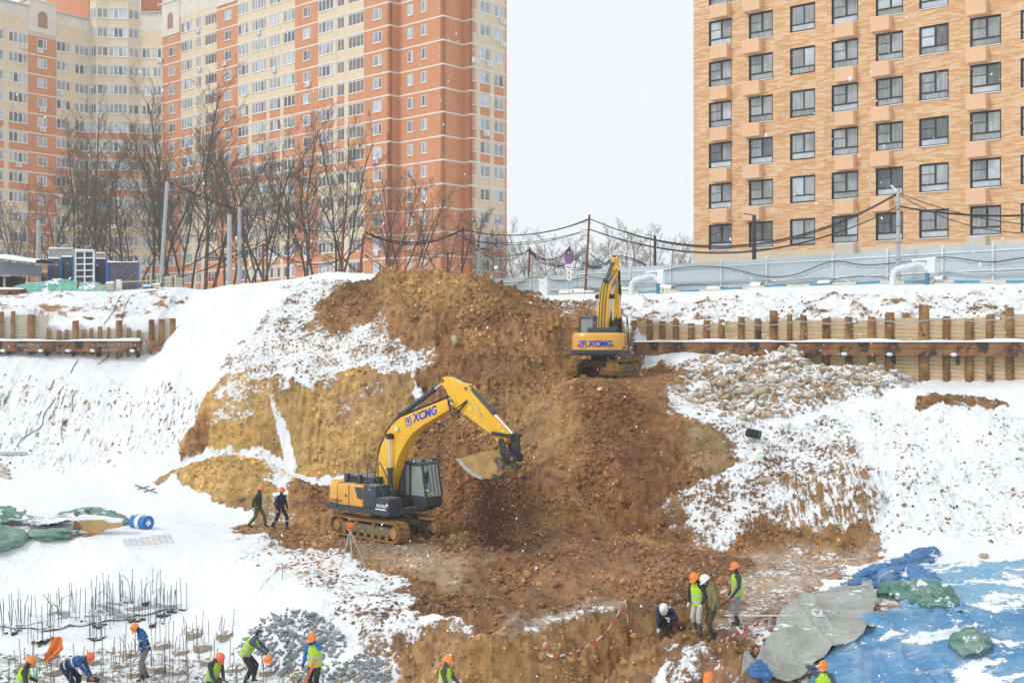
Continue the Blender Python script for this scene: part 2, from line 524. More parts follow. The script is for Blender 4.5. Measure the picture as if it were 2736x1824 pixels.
# name, outline in the photo, soil colour, snow cover 0..1, roughness of relief, streak, feather (m)
BRN = (.39, .21, .09)
RED = (.36, .19, .095)
YEL = (.68, .43, .155)
TAN = (.45, .26, .12)
GRY = (.40, .36, .30)
ZONES = [
    ('left_slope', [(-300, 985), (480, 985), (560, 1060), (500, 1200), (400, 1240), (-300, 1240)], BRN, .85, .25, 1.0, 1.0),
    ('left_bank', [(-300, 785), (200, 782), (500, 790), (440, 850), (-300, 850)], BRN, .77, .32, 2.0, .5),
    ('mid_speckle', [(760, 755), (1020, 752), (1080, 900), (1140, 990), (1000, 1010), (640, 1020), (600, 940), (690, 860)], BRN, .74, .35, 0, 1.5),
    ('rock_bench', [(1770, 965), (2100, 935), (2480, 1005), (2380, 1060), (2100, 1120), (1900, 1130), (1780, 1060)], TAN, .72, .5, 0, .8),
    ('right_mid', [(1760, 1050), (1950, 1130), (2220, 1120), (2400, 1250), (2330, 1320), (2300, 1450), (1850, 1440), (1780, 1300)], BRN, .74, .45, 0, 1.6),
    ('right_slope', [(2240, 1090), (2900, 1080), (2900, 1480), (2330, 1460), (2340, 1300)], BRN, .83, .35, 0, 1.0),
    ('bench_lip', [(2440, 1056), (2690, 1060), (2690, 1082), (2440, 1084)], BRN, .50, .5, 0, .3),
    ('right_bank', [(1440, 806), (1700, 800), (2000, 788), (2300, 776), (2900, 764), (2900, 850), (2300, 855), (1690, 868), (1560, 880)], BRN, .76, .5, 2.0, .4),
    ('behind_digger', [(1440, 812), (1600, 805), (1660, 850), (1640, 885), (1540, 880)], BRN, .58, .6, 0, .8),
    ('brown', [(930, 748), (1050, 742), (1250, 745), (1340, 772), (1440, 812), (1500, 850), (1560, 890), (1700, 900), (1780, 955), (1800, 1000), (1770, 1060), (1800, 1120), (1850, 1170), (1920, 1230), (1870, 1270), (1770, 1260), (1800, 1340), (1840, 1420), (1860, 1446),
               (2000, 1442), (2150, 1448), (2320, 1460), (2300, 1500), (2200, 1560), (2250, 1580), (2080, 1640), (2000, 1720), (1960, 1740), (1750, 1740), (1720, 1900), (1210, 1900), (1180, 1780), (1260, 1690), (1150, 1600), (1000, 1530), (850, 1465),
               (700, 1435), (650, 1420), (760, 1380), (800, 1290), (1000, 1280), (1100, 1100), (1180, 1000), (1090, 930), (1040, 890), (1030, 830), (960, 850), (900, 880), (850, 880), (900, 800), (900, 760)], BRN, .0, 1.0, 0, 1.6),
    ('wet_earth', [(1500, 1070), (1640, 1060), (1760, 1110), (1740, 1160), (1600, 1140), (1500, 1120)], (.24, .115, .048), .0, 1.2, 0, 1.0),
    ('wet_earth', [(1180, 1290), (1420, 1280), (1500, 1360), (1400, 1430), (1180, 1420)], (.27, .13, .055), .0, 1.0, 0, 1.4),
    ('wet_earth', [(1560, 1040), (1700, 1040), (1800, 1130), (1780, 1260), (1700, 1300), (1560, 1200)], (.29, .14, .058), .0, 1.2, 0, 2.0),
    ('wet_earth', [(1080, 880), (1180, 930), (1300, 1030), (1260, 1070), (1120, 960)], (.30, .15, .062), .0, 1.2, 0, 1.0),
    ('pale_ridge', [(1850, 1160), (1930, 1180), (1960, 1240), (1880, 1270), (1820, 1220)], (.50, .34, .17), .25, .7, 0, .6),
    ('ochre_heap', [(1000, 760), (1200, 752), (1330, 790), (1280, 840), (1120, 830), (1010, 800)], (.49, .29, .115), .0, 1.0, 0, 1.2),
    ('ochre_heap', [(1250, 1080), (1420, 1080), (1480, 1180), (1400, 1280), (1240, 1250)], (.54, .32, .14), .0, 1.1, 0, 1.4),
    ('red_heap', [(1560, 1220), (1740, 1240), (1800, 1380), (1650, 1420), (1540, 1340)], (.33, .16, .07), .0, 1.1, 0, 1.2),
    ('snow_tongue', [(1030, 810), (1050, 890), (1130, 930), (1170, 945), (1150, 975), (1040, 960), (960, 980), (930, 960), (960, 900), (1000, 850)], BRN, .70, .4, 0, .5),
    ('cliff', [(540, 1075), (600, 1010), (660, 1000), (780, 1040), (900, 1020), (1000, 990), (1100, 1000), (1130, 1080), (1110, 1290), (960, 1290), (850, 1270), (760, 1230), (700, 1200), (560, 1190), (490, 1230), (480, 1200)], YEL, .06, .6, 0, .7),
    ('cliff_top', [(550, 1075), (610, 1012), (680, 1010), (760, 1055), (700, 1085), (610, 1095)], YEL, .76, .6, 0, .5),
    ('cliff_top', [(900, 1040), (1000, 1000), (1100, 1005), (1060, 1060), (960, 1080)], TAN, .68, .6, 0, .9),
    ('cliff_dark', [(490, 1235), (500, 1160), (545, 1085), (560, 1100), (550, 1190)], BRN, .1, .7, 0, .3),
    ('cliff_snow', [(712, 1080), (750, 1085), (765, 1130), (775, 1180), (800, 1250), (760, 1235), (740, 1150)], YEL, .9, .3, 0, .15),
    ('cliff_snow', [(565, 1098), (640, 1085), (740, 1070), (690, 1100), (600, 1140), (560, 1130)], YEL, .78, .3, 0, .2),
    ('shelf_snow', [(540, 1192), (640, 1192), (740, 1205), (800, 1270), (760, 1300), (700, 1250), (640, 1212), (560, 1235)], YEL, .84, .3, 0, .3),
    ('scoop', [(2100, 1300), (2340, 1275), (2320, 1330), (2290, 1440), (2040, 1445), (2080, 1360)], (.50, .28, .115), .70, .6, .8, .8),
    ('scoop_low', [(1790, 1452), (1980, 1442), (2280, 1446), (2310, 1470), (2000, 1482)], BRN, .05, .9, 0, .9),
    ('mound', [(425, 1285), (550, 1235), (640, 1213), (720, 1250), (745, 1290), (720, 1365), (620, 1368), (510, 1325)], YEL, .03, .45, 0, .7),
    ('mound_foot', [(640, 1340), (760, 1330), (800, 1370), (700, 1430), (640, 1410)], TAN, .5, .4, 0, .8),
    ('frost_left', [(860, 1470), (1000, 1540), (1150, 1610), (1250, 1690), (1180, 1850), (1000, 1850), (900, 1750), (820, 1600), (700, 1500), (600, 1430), (700, 1430)], BRN, .70, .45, 0, 1.4),
    ('bank_brown', [(1080, 1690), (1180, 1650), (1260, 1690), (1230, 1850), (1090, 1850), (1060, 1740)], TAN, .38, .8, 0, .6),
    ('floor_red', [(1000, 1500), (1300, 1440), (1800, 1440), (1960, 1500), (1900, 1600), (1700, 1640), (1500, 1620), (1250, 1640), (1100, 1570)], RED, .0, .8, 0, 1.2),
    ('frost_flat', [(1390, 1625), (1640, 1600), (1690, 1640), (1560, 1660), (1400, 1700), (1270, 1715), (1240, 1690)], (.60, .45, .33), .56, .12, 0, .8),
    ('floor_right', [(1990, 1480), (2330, 1465), (2300, 1500), (2200, 1570), (2090, 1640), (1990, 1730), (1900, 1640)], (.56, .40, .27), .54, .14, 0, 1.0),
    ('track_floor', [(880, 1450), (1150, 1460), (1300, 1500), (1250, 1580), (1080, 1540), (950, 1490)], (.54, .37, .23), .46, .3, 0, 1.2),
    ('trench_slope', [(1230, 1715), (1440, 1680), (1560, 1660), (1700, 1760), (1720, 1900), (1220, 1900)], (.47, .27, .105), .0, .7, 0, .3),
    ('frost_slope', [(1755, 1745), (1960, 1740), (2010, 1830), (1990, 1950), (1740, 1950)], RED, .66, .5, 0, .5),
    ('pit_floor', [(-300, 1745), (300, 1740), (560, 1720), (650, 1800), (900, 1850), (1000, 1950), (-300, 2100)], GRY, .66, .3, 0, 2.0),
    ('under_tarp', [(2080, 1650), (2900, 1500), (2900, 2000), (1990, 1850)], TAN, .6, .1, 0, .5),
]

def poly_sdf(x, y, poly):
    d = np.full(x.shape, 1e9)
    s = np.zeros(x.shape, bool)
    n = len(poly)
    for i in range(n):
        ax, ay = poly[i]
        bx, by = poly[(i + 1) % n]
        ex, ey = bx - ax, by - ay
        wx, wy = x - ax, y - ay
        t = np.clip((wx * ex + wy * ey) / (ex * ex + ey * ey + 1e-12), 0, 1)
        d = np.minimum(d, (wx - ex * t) ** 2 + (wy - ey * t) ** 2)
        c = (ay <= y) != (by <= y)
        xs = ax + (y - ay) / (by - ay + 1e-12) * ex
        s ^= c & (x < xs)
    d = np.sqrt(d)
    return np.where(s, -d, d)

s_in = np.arange(-.47, .4701, .00125)
s_out = np.array([.5, .54, .6, .68, .8, 1.0, 1.3])
SG = np.concatenate([-s_out[::-1], s_in, s_out])
YG = np.concatenate([np.arange(12, 24, .5), np.arange(24, 30, .12), np.arange(30, 76, .082), np.arange(76, 100, .6), np.geomspace(100, 3500, 26)])
GX = SG[None, :] * YG[:, None]
GY = np.broadcast_to(YG[:, None], GX.shape).copy()
GZ = base_z(GX, GY)
gsnow = np.full(GX.shape, 1.05)
grough = np.full(GX.shape, .13)
gstreak = np.zeros(GX.shape)
gsoil = np.empty(GX.shape + (3,))
gsoil[:] = BRN
wx = (fbm(GX, GY, .5, 3, 5) - .5) * 2.4 + (fbm(GX, GY, 2.2, 2, 6) - .5) * .8
wy = (fbm(GX, GY, .5, 3, 25) - .5) * 2.4 + (fbm(GX, GY, 2.2, 2, 26) - .5) * .8
near = GY < 95
nx, ny = GX[near], GY[near]
hits = ground_hit([p for z in ZONES for p in z[1]])
k = 0
for nm, pl, colr, sn, ro, st, fe in ZONES:
    hp = hits[k:k + len(pl)]
    k += len(pl)
    lo, hi = hp.min(0) - 4, hp.max(0) + 4
    sel = (nx > lo[0]) & (nx < hi[0]) & (ny > lo[1]) & (ny < hi[1])
    ii = np.flatnonzero(near.ravel())[sel]
    a = min(1.0, fe)
    d = poly_sdf(nx[sel] + wx.ravel()[ii] * a, ny[sel] + wy.ravel()[ii] * a, hp)
    w = 1 - np.clip((d + fe * .5) / fe, 0, 1)
    w = w * w * (3 - 2 * w)
    for arr, val in ((gsnow, sn), (grough, ro), (gstreak, st)):
        r = arr.reshape(-1)
        r[ii] = r[ii] * (1 - w) + val * w
    g = gsoil.reshape(-1, 3)
    g[ii] = g[ii] * (1 - w[:, None]) + np.array(colr) * w[:, None]
# relief
big = fbm(GX, GY, .42, 3, 40) - .5
mid = fbm(GX, GY, 1.5, 3, 41) - .5
rid = fbm(GX, GY, 3.1, 3, 42, ridged=True) - .6
rid2 = fbm(GX, GY, 6.3, 2, 43, ridged=True) - .6
sl = np.hypot(np.gradient(GZ, axis=0) / np.gradient(YG)[:, None], np.gradient(GZ, axis=1) / (np.gradient(SG)[None, :] * YG[:, None]))
sl = np.clip(sl, 0, 1.2)
amp = grough * (.35 + .65 * np.clip(sl / .5, 0, 1))
fade = np.clip((80 - GY) / 6, 0, 1)
huge = fbm(GX, GY, .17, 2, 39) - .5
bite = np.clip(fbm(GX * 1.0, GY * 1.6, .33, 2, 46, ridged=True) - .62, -.25, 1)
GZ = GZ + fade * amp * (huge * 1.7 + bite * 1.3 + big * 1.15 + mid * 1.05 + rid * .60 + rid2 * .30)
GZ = GZ + fade * .05 * (fbm(GX, GY, .25, 3, 50) - .5) * 3
gr = (fbm(GX * 3.2, GY * .55, 1.0, 3, 60, ridged=True) - .6)
GZ = GZ + fade * np.clip((sl - .6) / .5, 0, 1) * gr * .55 * np.clip((GY - 44) / 6, 0, 1) * (1 - np.clip(gsnow, 0, 1) * .7)
for (cx, cy, rr0, rr1) in ((-4.94, 47.6, 2.2, 4.2), (4.43, 57.5, 2.9, 4.6)):
    dd = np.hypot(GX - cx, GY - cy)
    wpad = np.clip((rr1 - dd) / (rr1 - rr0), 0, 1)
    wpad = wpad * wpad * (3 - 2 * wpad)
    lev = base_z(np.array([cx]), np.array([cy]))[0]
    GZ = GZ * (1 - wpad * .9) + (lev + (GZ - base_z(GX, GY)) * .15) * wpad * .9
dd = np.hypot(GX - 4.4, (GY - 54.3) * 1.15)
wpad = np.clip((5.6 - dd) / 2.2, 0, 1) ** 1.5
GZ = GZ * (1 - wpad * .85) + (base_z(GX, GY) - .05) * wpad * .85
# large soil-colour patches (moister and drier earth)
pv = fbm(GX, GY, .33, 4, 70)
pv2 = fbm(GX, GY, 1.1, 3, 71)
fac = np.clip(.38 + 1.25 * pv, .45, 1.6)
gsoil = gsoil * fac[..., None]
gsoil[..., 0] *= 1 + .1 * (pv2 - .5)
gsoil[..., 2] *= 1 - .3 * (pv2 - .5)
ny_, nx_ = GX.shape

def gzv_(x, y):
    """heights of the finished soil surface at plan points"""
    x, y = np.asarray(x, float), np.asarray(y, float)
    s = x / y
    j = np.clip(np.searchsorted(SG, s) - 1, 0, nx_ - 2)
    i = np.clip(np.searchsorted(YG, y) - 1, 0, ny_ - 2)
    u = np.clip((s - SG[j]) / (SG[j + 1] - SG[j]), 0, 1)
    v = np.clip((y - YG[i]) / (YG[i + 1] - YG[i]), 0, 1)
    return (GZ[i, j] * (1 - u) + GZ[i, j + 1] * u) * (1 - v) + (GZ[i + 1, j] * (1 - u) + GZ[i + 1, j + 1] * u) * v

def gz(x, y):
    return float(gzv_(x, y))

_GY = np.concatenate([np.arange(21, 80, .06), np.arange(80, 130, 1.0)])
def G(px, py, dz=0.0):
    """photo pixel -> point on the soil"""
    x = (px - 1368) / FOC * _GY
    z = CAMZ - (py - 912) / FOC * _GY
    g = gzv_(x, _GY)
    h = g >= z
    k = int(h.argmax()) if h.any() else len(_GY) - 1
    return Vector((float(x[k]), float(_GY[k]), float(g[k]) + dz))

verts = np.stack([GX, GY, GZ], -1).reshape(-1, 3)
idx = np.arange(ny_ * nx_).reshape(ny_, nx_)
quads = np.stack([idx[:-1, :-1], idx[:-1, 1:], idx[1:, 1:], idx[1:, :-1]], -1).reshape(-1, 4)
tme = bpy.data.meshes.new("ground")
tme.vertices.add(len(verts))
tme.vertices.foreach_set('co', verts.ravel())
tme.loops.add(len(quads) * 4)
tme.loops.foreach_set('vertex_index', quads.ravel())
tme.polygons.add(len(quads))
tme.polygons.foreach_set('loop_start', np.arange(0, len(quads) * 4, 4))
tme.polygons.foreach_set('use_smooth', np.ones(len(quads), bool))
tme.update(calc_edges=True)
for nm, arr in (('snow_cover', gsnow), ('streak', gstreak)):
    at = tme.attributes.new(nm, 'FLOAT', 'POINT')
    at.data.foreach_set('value', arr.ravel().astype(np.float32))
ca = tme.attributes.new('soil', 'FLOAT_COLOR', 'POINT')
ca.data.foreach_set('color', np.concatenate([gsoil, np.ones(gsoil.shape[:2] + (1,))], -1).ravel().astype(np.float32))
ground = struct(link("ground", tme))

def soil_material():
    m, nt, b = nodes_of('soil_and_snow')
    geo = N(nt, "ShaderNodeNewGeometry")
    pos = geo.outputs['Position']
    a_s = N(nt, "ShaderNodeAttribute", attribute_name='snow_cover').outputs['Fac']
    a_k = N(nt, "ShaderNodeAttribute", attribute_name='streak').outputs['Fac']
    a_c = N(nt, "ShaderNodeAttribute", attribute_name='soil').outputs['Color']
    nb = noise(nt, pos, .9, 4, .55)
    nf = noise(nt, pos, 6.0, 6, .62, .4)
    rot = N(nt, "ShaderNodeMapping")
    rot.inputs['Rotation'].default_value = (0, 0, math.radians(-14))
    rot.inputs['Scale'].default_value = (4.2, .55, .9)
    LK(nt, pos, rot.inputs['Vector'])
    ns = noise(nt, rot.outputs[0], 1.6, 4, .6)
    sp = N(nt, "ShaderNodeSeparateXYZ")
    LK(nt, geo.outputs['Normal'], sp.inputs[0])
    n1 = mathn(nt, 'ADD', mathn(nt, 'MULTIPLY', mathn(nt, 'SUBTRACT', nb, .5), .75), mathn(nt, 'MULTIPLY', mathn(nt, 'SUBTRACT', nf, .5), 1.25))
    n2 = mathn(nt, 'ADD', mathn(nt, 'MULTIPLY', mathn(nt, 'SUBTRACT', ns, .5), 1.55), mathn(nt, 'MULTIPLY', mathn(nt, 'SUBTRACT', nf, .5), .6))
    mx = N(nt, "ShaderNodeMix")
    LK(nt, mathn(nt, 'MINIMUM', a_k, mathn(nt, 'MAXIMUM', mathn(nt, 'SUBTRACT', 2.0, a_k), 0.0)), mx.inputs[0])
    LK(nt, n1, mx.inputs[2])
    LK(nt, n2, mx.inputs[3])
    npz = mathn(nt, 'ADD', mathn(nt, 'MULTIPLY', mathn(nt, 'SUBTRACT', noise(nt, scaled(nt, pos, (1, 1, 1.6)), .75, 5, .62, .3), .5), 1.9), mathn(nt, 'MULTIPLY', mathn(nt, 'SUBTRACT', nf, .5), .25))
    mxp = N(nt, "ShaderNodeMix")
    LK(nt, ramp(nt, a_k, 1.1, 1.9), mxp.inputs[0])
    LK(nt, mx.outputs[0], mxp.inputs[2])
    LK(nt, npz, mxp.inputs[3])
    n = mxp.outputs[0]
    lie = mathn(nt, 'MULTIPLY', mathn(nt, 'SUBTRACT', sp.outputs[2], .84), .30)
    d = mathn(nt, 'ADD', mathn(nt, 'SUBTRACT', mathn(nt, 'MULTIPLY', mathn(nt, 'SUBTRACT', a_s, .62), 1.2), n), lie)
    cover = ramp(nt, d, -.075, .085)
    # bare soil
    v1 = noise(nt, pos, 2.3, 6, .65)
    v2 = noise(nt, pos, 14, 5, .7)
    dark = mixc(nt, ramp(nt, v1, .36, .66), a_c, mixc(nt, 1.0, a_c, (.55, .52, .5), 'MULTIPLY'))
    pale = mixc(nt, mathn(nt, 'MULTIPLY', ramp(nt, v2, .52, .72), .55), dark, mixc(nt, .35, a_c, (.62, .5, .36)))
    crack = mixc(nt, mathn(nt, 'MULTIPLY', ramp(nt, noise(nt, pos, 7, 5, .7), .60, .70), .6), pale, mixc(nt, 1.0, a_c, (.32, .3, .3), 'MULTIPLY'))
    dust = mixc(nt, mathn(nt, 'MULTIPLY', ramp(nt, noise(nt, pos, 30, 3, .6), .64, .74), .5), crack, (.75, .74, .72))
    snowc = mixc(nt, ramp(nt, noise(nt, pos, .5, 4), .3, .7), SNOW, (.76, .785, .815))
    thin = mixc(nt, ramp(nt, d, .06, .22), mixc(nt, .25, snowc, a_c), snowc)
    LK(nt, mixc(nt, cover, dust, thin), b.inputs['Base Color'])
    b.inputs['Roughness'].default_value = .92
    b.inputs['Specular IOR Level'].default_value = .2
    hs = mathn(nt, 'MULTIPLY', mathn(nt, 'ADD', mathn(nt, 'MULTIPLY', noise(nt, pos, 5, 7, .68), 1.0), mathn(nt, 'MULTIPLY', noise(nt, pos, 22, 4, .6), .25)), mathn(nt, 'SUBTRACT', 1.0, mathn(nt, 'MULTIPLY', cover, .87)))
    h = mathn(nt, 'ADD', hs, mathn(nt, 'MULTIPLY', cover, .28))
    bn = N(nt, "ShaderNodeBump")
    bn.inputs['Strength'].default_value = .9
    bn.inputs['Distance'].default_value = .16
    LK(nt, h, bn.inputs['Height'])
    LK(nt, bn.outputs[0], b.inputs['Normal'])
    return m
M['soil'] = soil_material()
tme.materials.append(M['soil'])
# ---------------------------------------------------------------- apartment buildings
def brick_mat(name, c1, c2, mortar, bw, rh, var=.5, rough=.85, mort=.012):
    m, nt, b = nodes_of(name)
    tc = N(nt, "ShaderNodeTexCoord")
    sp = N(nt, "ShaderNodeSeparateXYZ")
    LK(nt, tc.outputs['Object'], sp.inputs[0])
    cb = N(nt, "ShaderNodeCombineXYZ")
    LK(nt, mathn(nt, 'ADD', sp.outputs[0], sp.outputs[1]), cb.inputs[0])
    LK(nt, sp.outputs[2], cb.inputs[1])
    br = N(nt, "ShaderNodeTexBrick")
    br.inputs['Color1'].default_value = (*c1, 1)
    br.inputs['Color2'].default_value = (*c2, 1)
    br.inputs['Mortar'].default_value = (*mortar, 1)
    br.inputs['Scale'].default_value = 1
    br.inputs['Brick Width'].default_value = bw
    br.inputs['Row Height'].default_value = rh
    br.inputs['Mortar Size'].default_value = mort
    br.inputs['Bias'].default_value = -.15
    br.offset = .37
    LK(nt, cb.outputs[0], br.inputs['Vector'])
    nz = noise(nt, cb.outputs[0], .35, 6, .65)
    st = scaled(nt, cb.outputs[0], (1.2, .12, 1))
    ns = noise(nt, st, 1.0, 5, .6)
    col = mixc(nt, mathn(nt, 'MULTIPLY', ramp(nt, nz, .35, .7), .35 * var), br.outputs['Color'], (.9, .86, .8), 'MULTIPLY')
    col = mixc(nt, mathn(nt, 'MULTIPLY', ramp(nt, ns, .5, .75), .4 * var), col, (.62, .55, .5), 'MULTIPLY')
    LK(nt, col, b.inputs['Base Color'])
    b.inputs['Roughness'].default_value = rough
    return m

M['brick_orange'] = brick_mat('orange_brick', (.63, .265, .125), (.55, .215, .10), (.58, .29, .17), .5, .15, 1.0)
M['brick_beige'] = brick_mat('beige_brick', (.74, .61, .43), (.67, .54, .37), (.66, .55, .40), .5, .15, 1.0)
M['stucco'] = mat('pale_stucco', (.72, .67, .58), (.64, .59, .51), .6, .9)
M['band'] = mat('white_band', (.74, .70, .62), (.66, .62, .55), .8, .9)
M['pvc'] = mat('white_window_frame', (.82, .83, .84), (.76, .77, .78), 2, .5)
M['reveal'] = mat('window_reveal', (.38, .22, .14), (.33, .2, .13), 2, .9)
M['loggia'] = mat('loggia_brick', (.27, .085, .05), (.20, .065, .04), 1.5, .9)
M['brick_ochre'] = brick_mat('ochre_brick', (.60, .31, .135), (.80, .59, .39), (.60, .38, .21), .62, .085, .6, mort=.006)
M['brick_cream'] = brick_mat('cream_brick', (.68, .58, .44), (.62, .52, .39), (.55, .47, .37), .5, .085, .4, mort=.01)
M['ac_box'] = mat('peach_metal_box', (.80, .52, .32), (.76, .48, .29), 1.5, .6)
M['ac_box_pale'] = mat('pale_metal_box', (.62, .57, .5), (.58, .53, .46), 1.5, .6)
M['frame_dark'] = mat('anthracite_frame', (.022, .026, .032), (.03, .034, .04), 3, .45)
M['ac_unit'] = mat('white_air_conditioner', (.74, .74, .72), (.66, .66, .64), 3, .6, snow=.25)

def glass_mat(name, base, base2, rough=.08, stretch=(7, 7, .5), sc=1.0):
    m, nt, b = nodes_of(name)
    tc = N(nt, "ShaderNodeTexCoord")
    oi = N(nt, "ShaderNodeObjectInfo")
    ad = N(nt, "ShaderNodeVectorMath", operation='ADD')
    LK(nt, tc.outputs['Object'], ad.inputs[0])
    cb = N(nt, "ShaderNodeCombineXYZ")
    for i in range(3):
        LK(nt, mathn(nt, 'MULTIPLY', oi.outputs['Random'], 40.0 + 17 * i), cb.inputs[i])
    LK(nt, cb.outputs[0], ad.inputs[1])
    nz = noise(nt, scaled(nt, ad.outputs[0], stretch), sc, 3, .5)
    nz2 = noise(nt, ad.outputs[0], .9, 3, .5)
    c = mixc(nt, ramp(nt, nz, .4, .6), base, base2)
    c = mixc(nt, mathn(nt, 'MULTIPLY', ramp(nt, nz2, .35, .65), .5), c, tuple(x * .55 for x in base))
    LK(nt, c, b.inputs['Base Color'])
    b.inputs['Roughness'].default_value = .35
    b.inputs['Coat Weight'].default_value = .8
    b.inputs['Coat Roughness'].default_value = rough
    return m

GLASS = [glass_mat('grey_window_glass', (.25, .265, .275), (.36, .375, .38)),  # grey of the reflected sky is painted into the base tones
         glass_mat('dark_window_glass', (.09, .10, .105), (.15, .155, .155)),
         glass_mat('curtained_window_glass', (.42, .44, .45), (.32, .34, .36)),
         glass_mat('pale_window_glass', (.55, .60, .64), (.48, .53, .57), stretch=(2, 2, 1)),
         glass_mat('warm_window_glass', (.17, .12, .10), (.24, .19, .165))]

def line_hit(px, a, b):
    """parameter (metres from a) where the sight line through px meets the vertical plane a-b"""
    k = (px - 1368.0) / FOC
    d = (b - a).normalized()
    return (k * a.y - a.x) / (d.x - k * d.y)

def facade_wall(name, L, z0, z1, cuts, colour, mats, parent, loc, rz, depth=.16, closed=None):
    """a wall with real openings. cuts: (u0,u1,z0,z1); colour(u,z) -> material slot; last slot = reveal"""
    us = sorted(set([0.0, L] + [round(c[i], 4) for c in cuts for i in (0, 1)]))
    zs = sorted(set([z0, z1] + [round(c[i], 4) for c in cuts for i in (2, 3)] + (closed or [])))
    us = [u for u in us if -1e-4 <= u <= L + 1e-4]
    zs = [z for z in zs if z0 - 1e-4 <= z <= z1 + 1e-4]
    mb = MB()
    R = len(mats) - 1
    cs = [tuple(round(x, 4) for x in c) for c in cuts]
    for i in range(len(us) - 1):
        for j in range(len(zs) - 1):
            uc, zc = (us[i] + us[i + 1]) / 2, (zs[j] + zs[j + 1]) / 2
            if any(c[0] < uc < c[1] and c[2] < zc < c[3] for c in cs):
                continue
            mb.mat(colour(uc, zc))
            mb.add([(us[i], 0, zs[j]), (us[i + 1], 0, zs[j]), (us[i + 1], 0, zs[j + 1]), (us[i], 0, zs[j + 1])], [(0, 1, 2, 3)])
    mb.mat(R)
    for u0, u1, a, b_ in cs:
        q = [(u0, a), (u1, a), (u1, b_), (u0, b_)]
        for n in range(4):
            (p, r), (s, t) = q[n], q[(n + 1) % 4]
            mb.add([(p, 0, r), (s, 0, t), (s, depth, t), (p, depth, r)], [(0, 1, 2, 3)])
    # back and ends, so that the wall has a body
    mb.mat(0)
    mb.add([(0, .45, z0), (L, .45, z0), (L, .45, z1), (0, .45, z1), (0, 0, z0), (0, 0, z1), (L, 0, z0), (L, 0, z1)],
           [(1, 0, 3, 2), (4, 0, 3, 5), (6, 1, 2, 7), (5, 3, 2, 7)])
    return link(name, mb.mesh(name, mats), parent, loc, (0, 0, rz))

_wcache = {}
def window_meshes(w, h, kind):
    key = (round(w, 2), round(h, 2), kind)
    if key in _wcache:
        return _wcache[key]
    f = MB()
    t = .11 if kind in 'rq' else .115
    y0, y1 = .05, .13
    def fr(a0, a1, b0, b1):
        f.box(((a0 + a1) / 2, (y0 + y1) / 2, (b0 + b1) / 2), (a1 - a0, y1 - y0, b1 - b0))
    fr(0, w, 0, t); fr(0, w, h - t, h); fr(0, t, t, h - t); fr(w - t, w, t, h - t)
    fmat = M['pvc']
    if kind == 'p':
        n = max(2, round(w / .75))
        for i in range(1, n):
            fr(w * i / n - .06, w * i / n + .06, t, h - t)
        f.box((w / 2, -.03, -.05), (w + .1, .16, .05))
    elif kind == 's':
        fr(w * .62 - .05, w * .62 + .05, t, h - t)
        f.box((w / 2, -.03, -.05), (w + .1, .16, .05))
    elif kind == 'l':
        n = max(2, round(w / .8))
        for i in range(1, n):
            fr(w * i / n - .03, w * i / n + .03, t, h - t)
    elif kind == 'r':      # dark casement of the ochre house
        fmat = M['frame_dark']
        fr(t, w - t, h * .28 - .05, h * .28 + .05)
        fr(w * .53 - .06, w * .53 + .06, h * .28 + .05, h - t)
        fr(t, w * .53 - .06, h * .64 - .015, h * .64 + .015)
    elif kind == 'q':
        fmat = M['frame_dark']
        fr(t, w - t, h * .28 - .04, h * .28 + .04)
        fr(w * .53 - .04, w * .53 + .04, h * .28 + .04, h - t)
    me = f.mesh('window', fmat)
    panes = []
    if kind in 'rq':
        sp = [(t, w - t, t, h * .28 - .05), (t, w * .53 - .05, h * .28 + .05, h - t), (w * .53 + .05, w - t, h * .28 + .05, h - t)]
    elif kind == 's':
        sp = [(t, w * .62 - .05, t, h - t), (w * .62 + .05, w - t, t, h - t)]
    else:
        n = max(2, round(w / (.75 if kind == 'p' else .8)))
        sp = [(max(t, w * i / n + .04), min(w - t, w * (i + 1) / n - .04), t, h - t) for i in range(n)]
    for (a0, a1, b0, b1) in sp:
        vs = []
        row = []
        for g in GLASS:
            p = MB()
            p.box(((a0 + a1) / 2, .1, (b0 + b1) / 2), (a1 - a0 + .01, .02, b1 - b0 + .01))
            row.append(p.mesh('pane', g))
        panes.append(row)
    sl = MB()
    sl.box((w / 2, -.02, .0), (w * .98, .14, .05))
    _wcache[key] = (me, panes, sl.mesh('sill_snow', M['snow']))
    return _wcache[key]

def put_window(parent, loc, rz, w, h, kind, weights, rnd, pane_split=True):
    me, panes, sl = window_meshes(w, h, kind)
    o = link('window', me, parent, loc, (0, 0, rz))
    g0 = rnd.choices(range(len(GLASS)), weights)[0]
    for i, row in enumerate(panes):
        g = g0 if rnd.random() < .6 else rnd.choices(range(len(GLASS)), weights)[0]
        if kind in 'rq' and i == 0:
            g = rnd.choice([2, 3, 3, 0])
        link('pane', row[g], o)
    return o

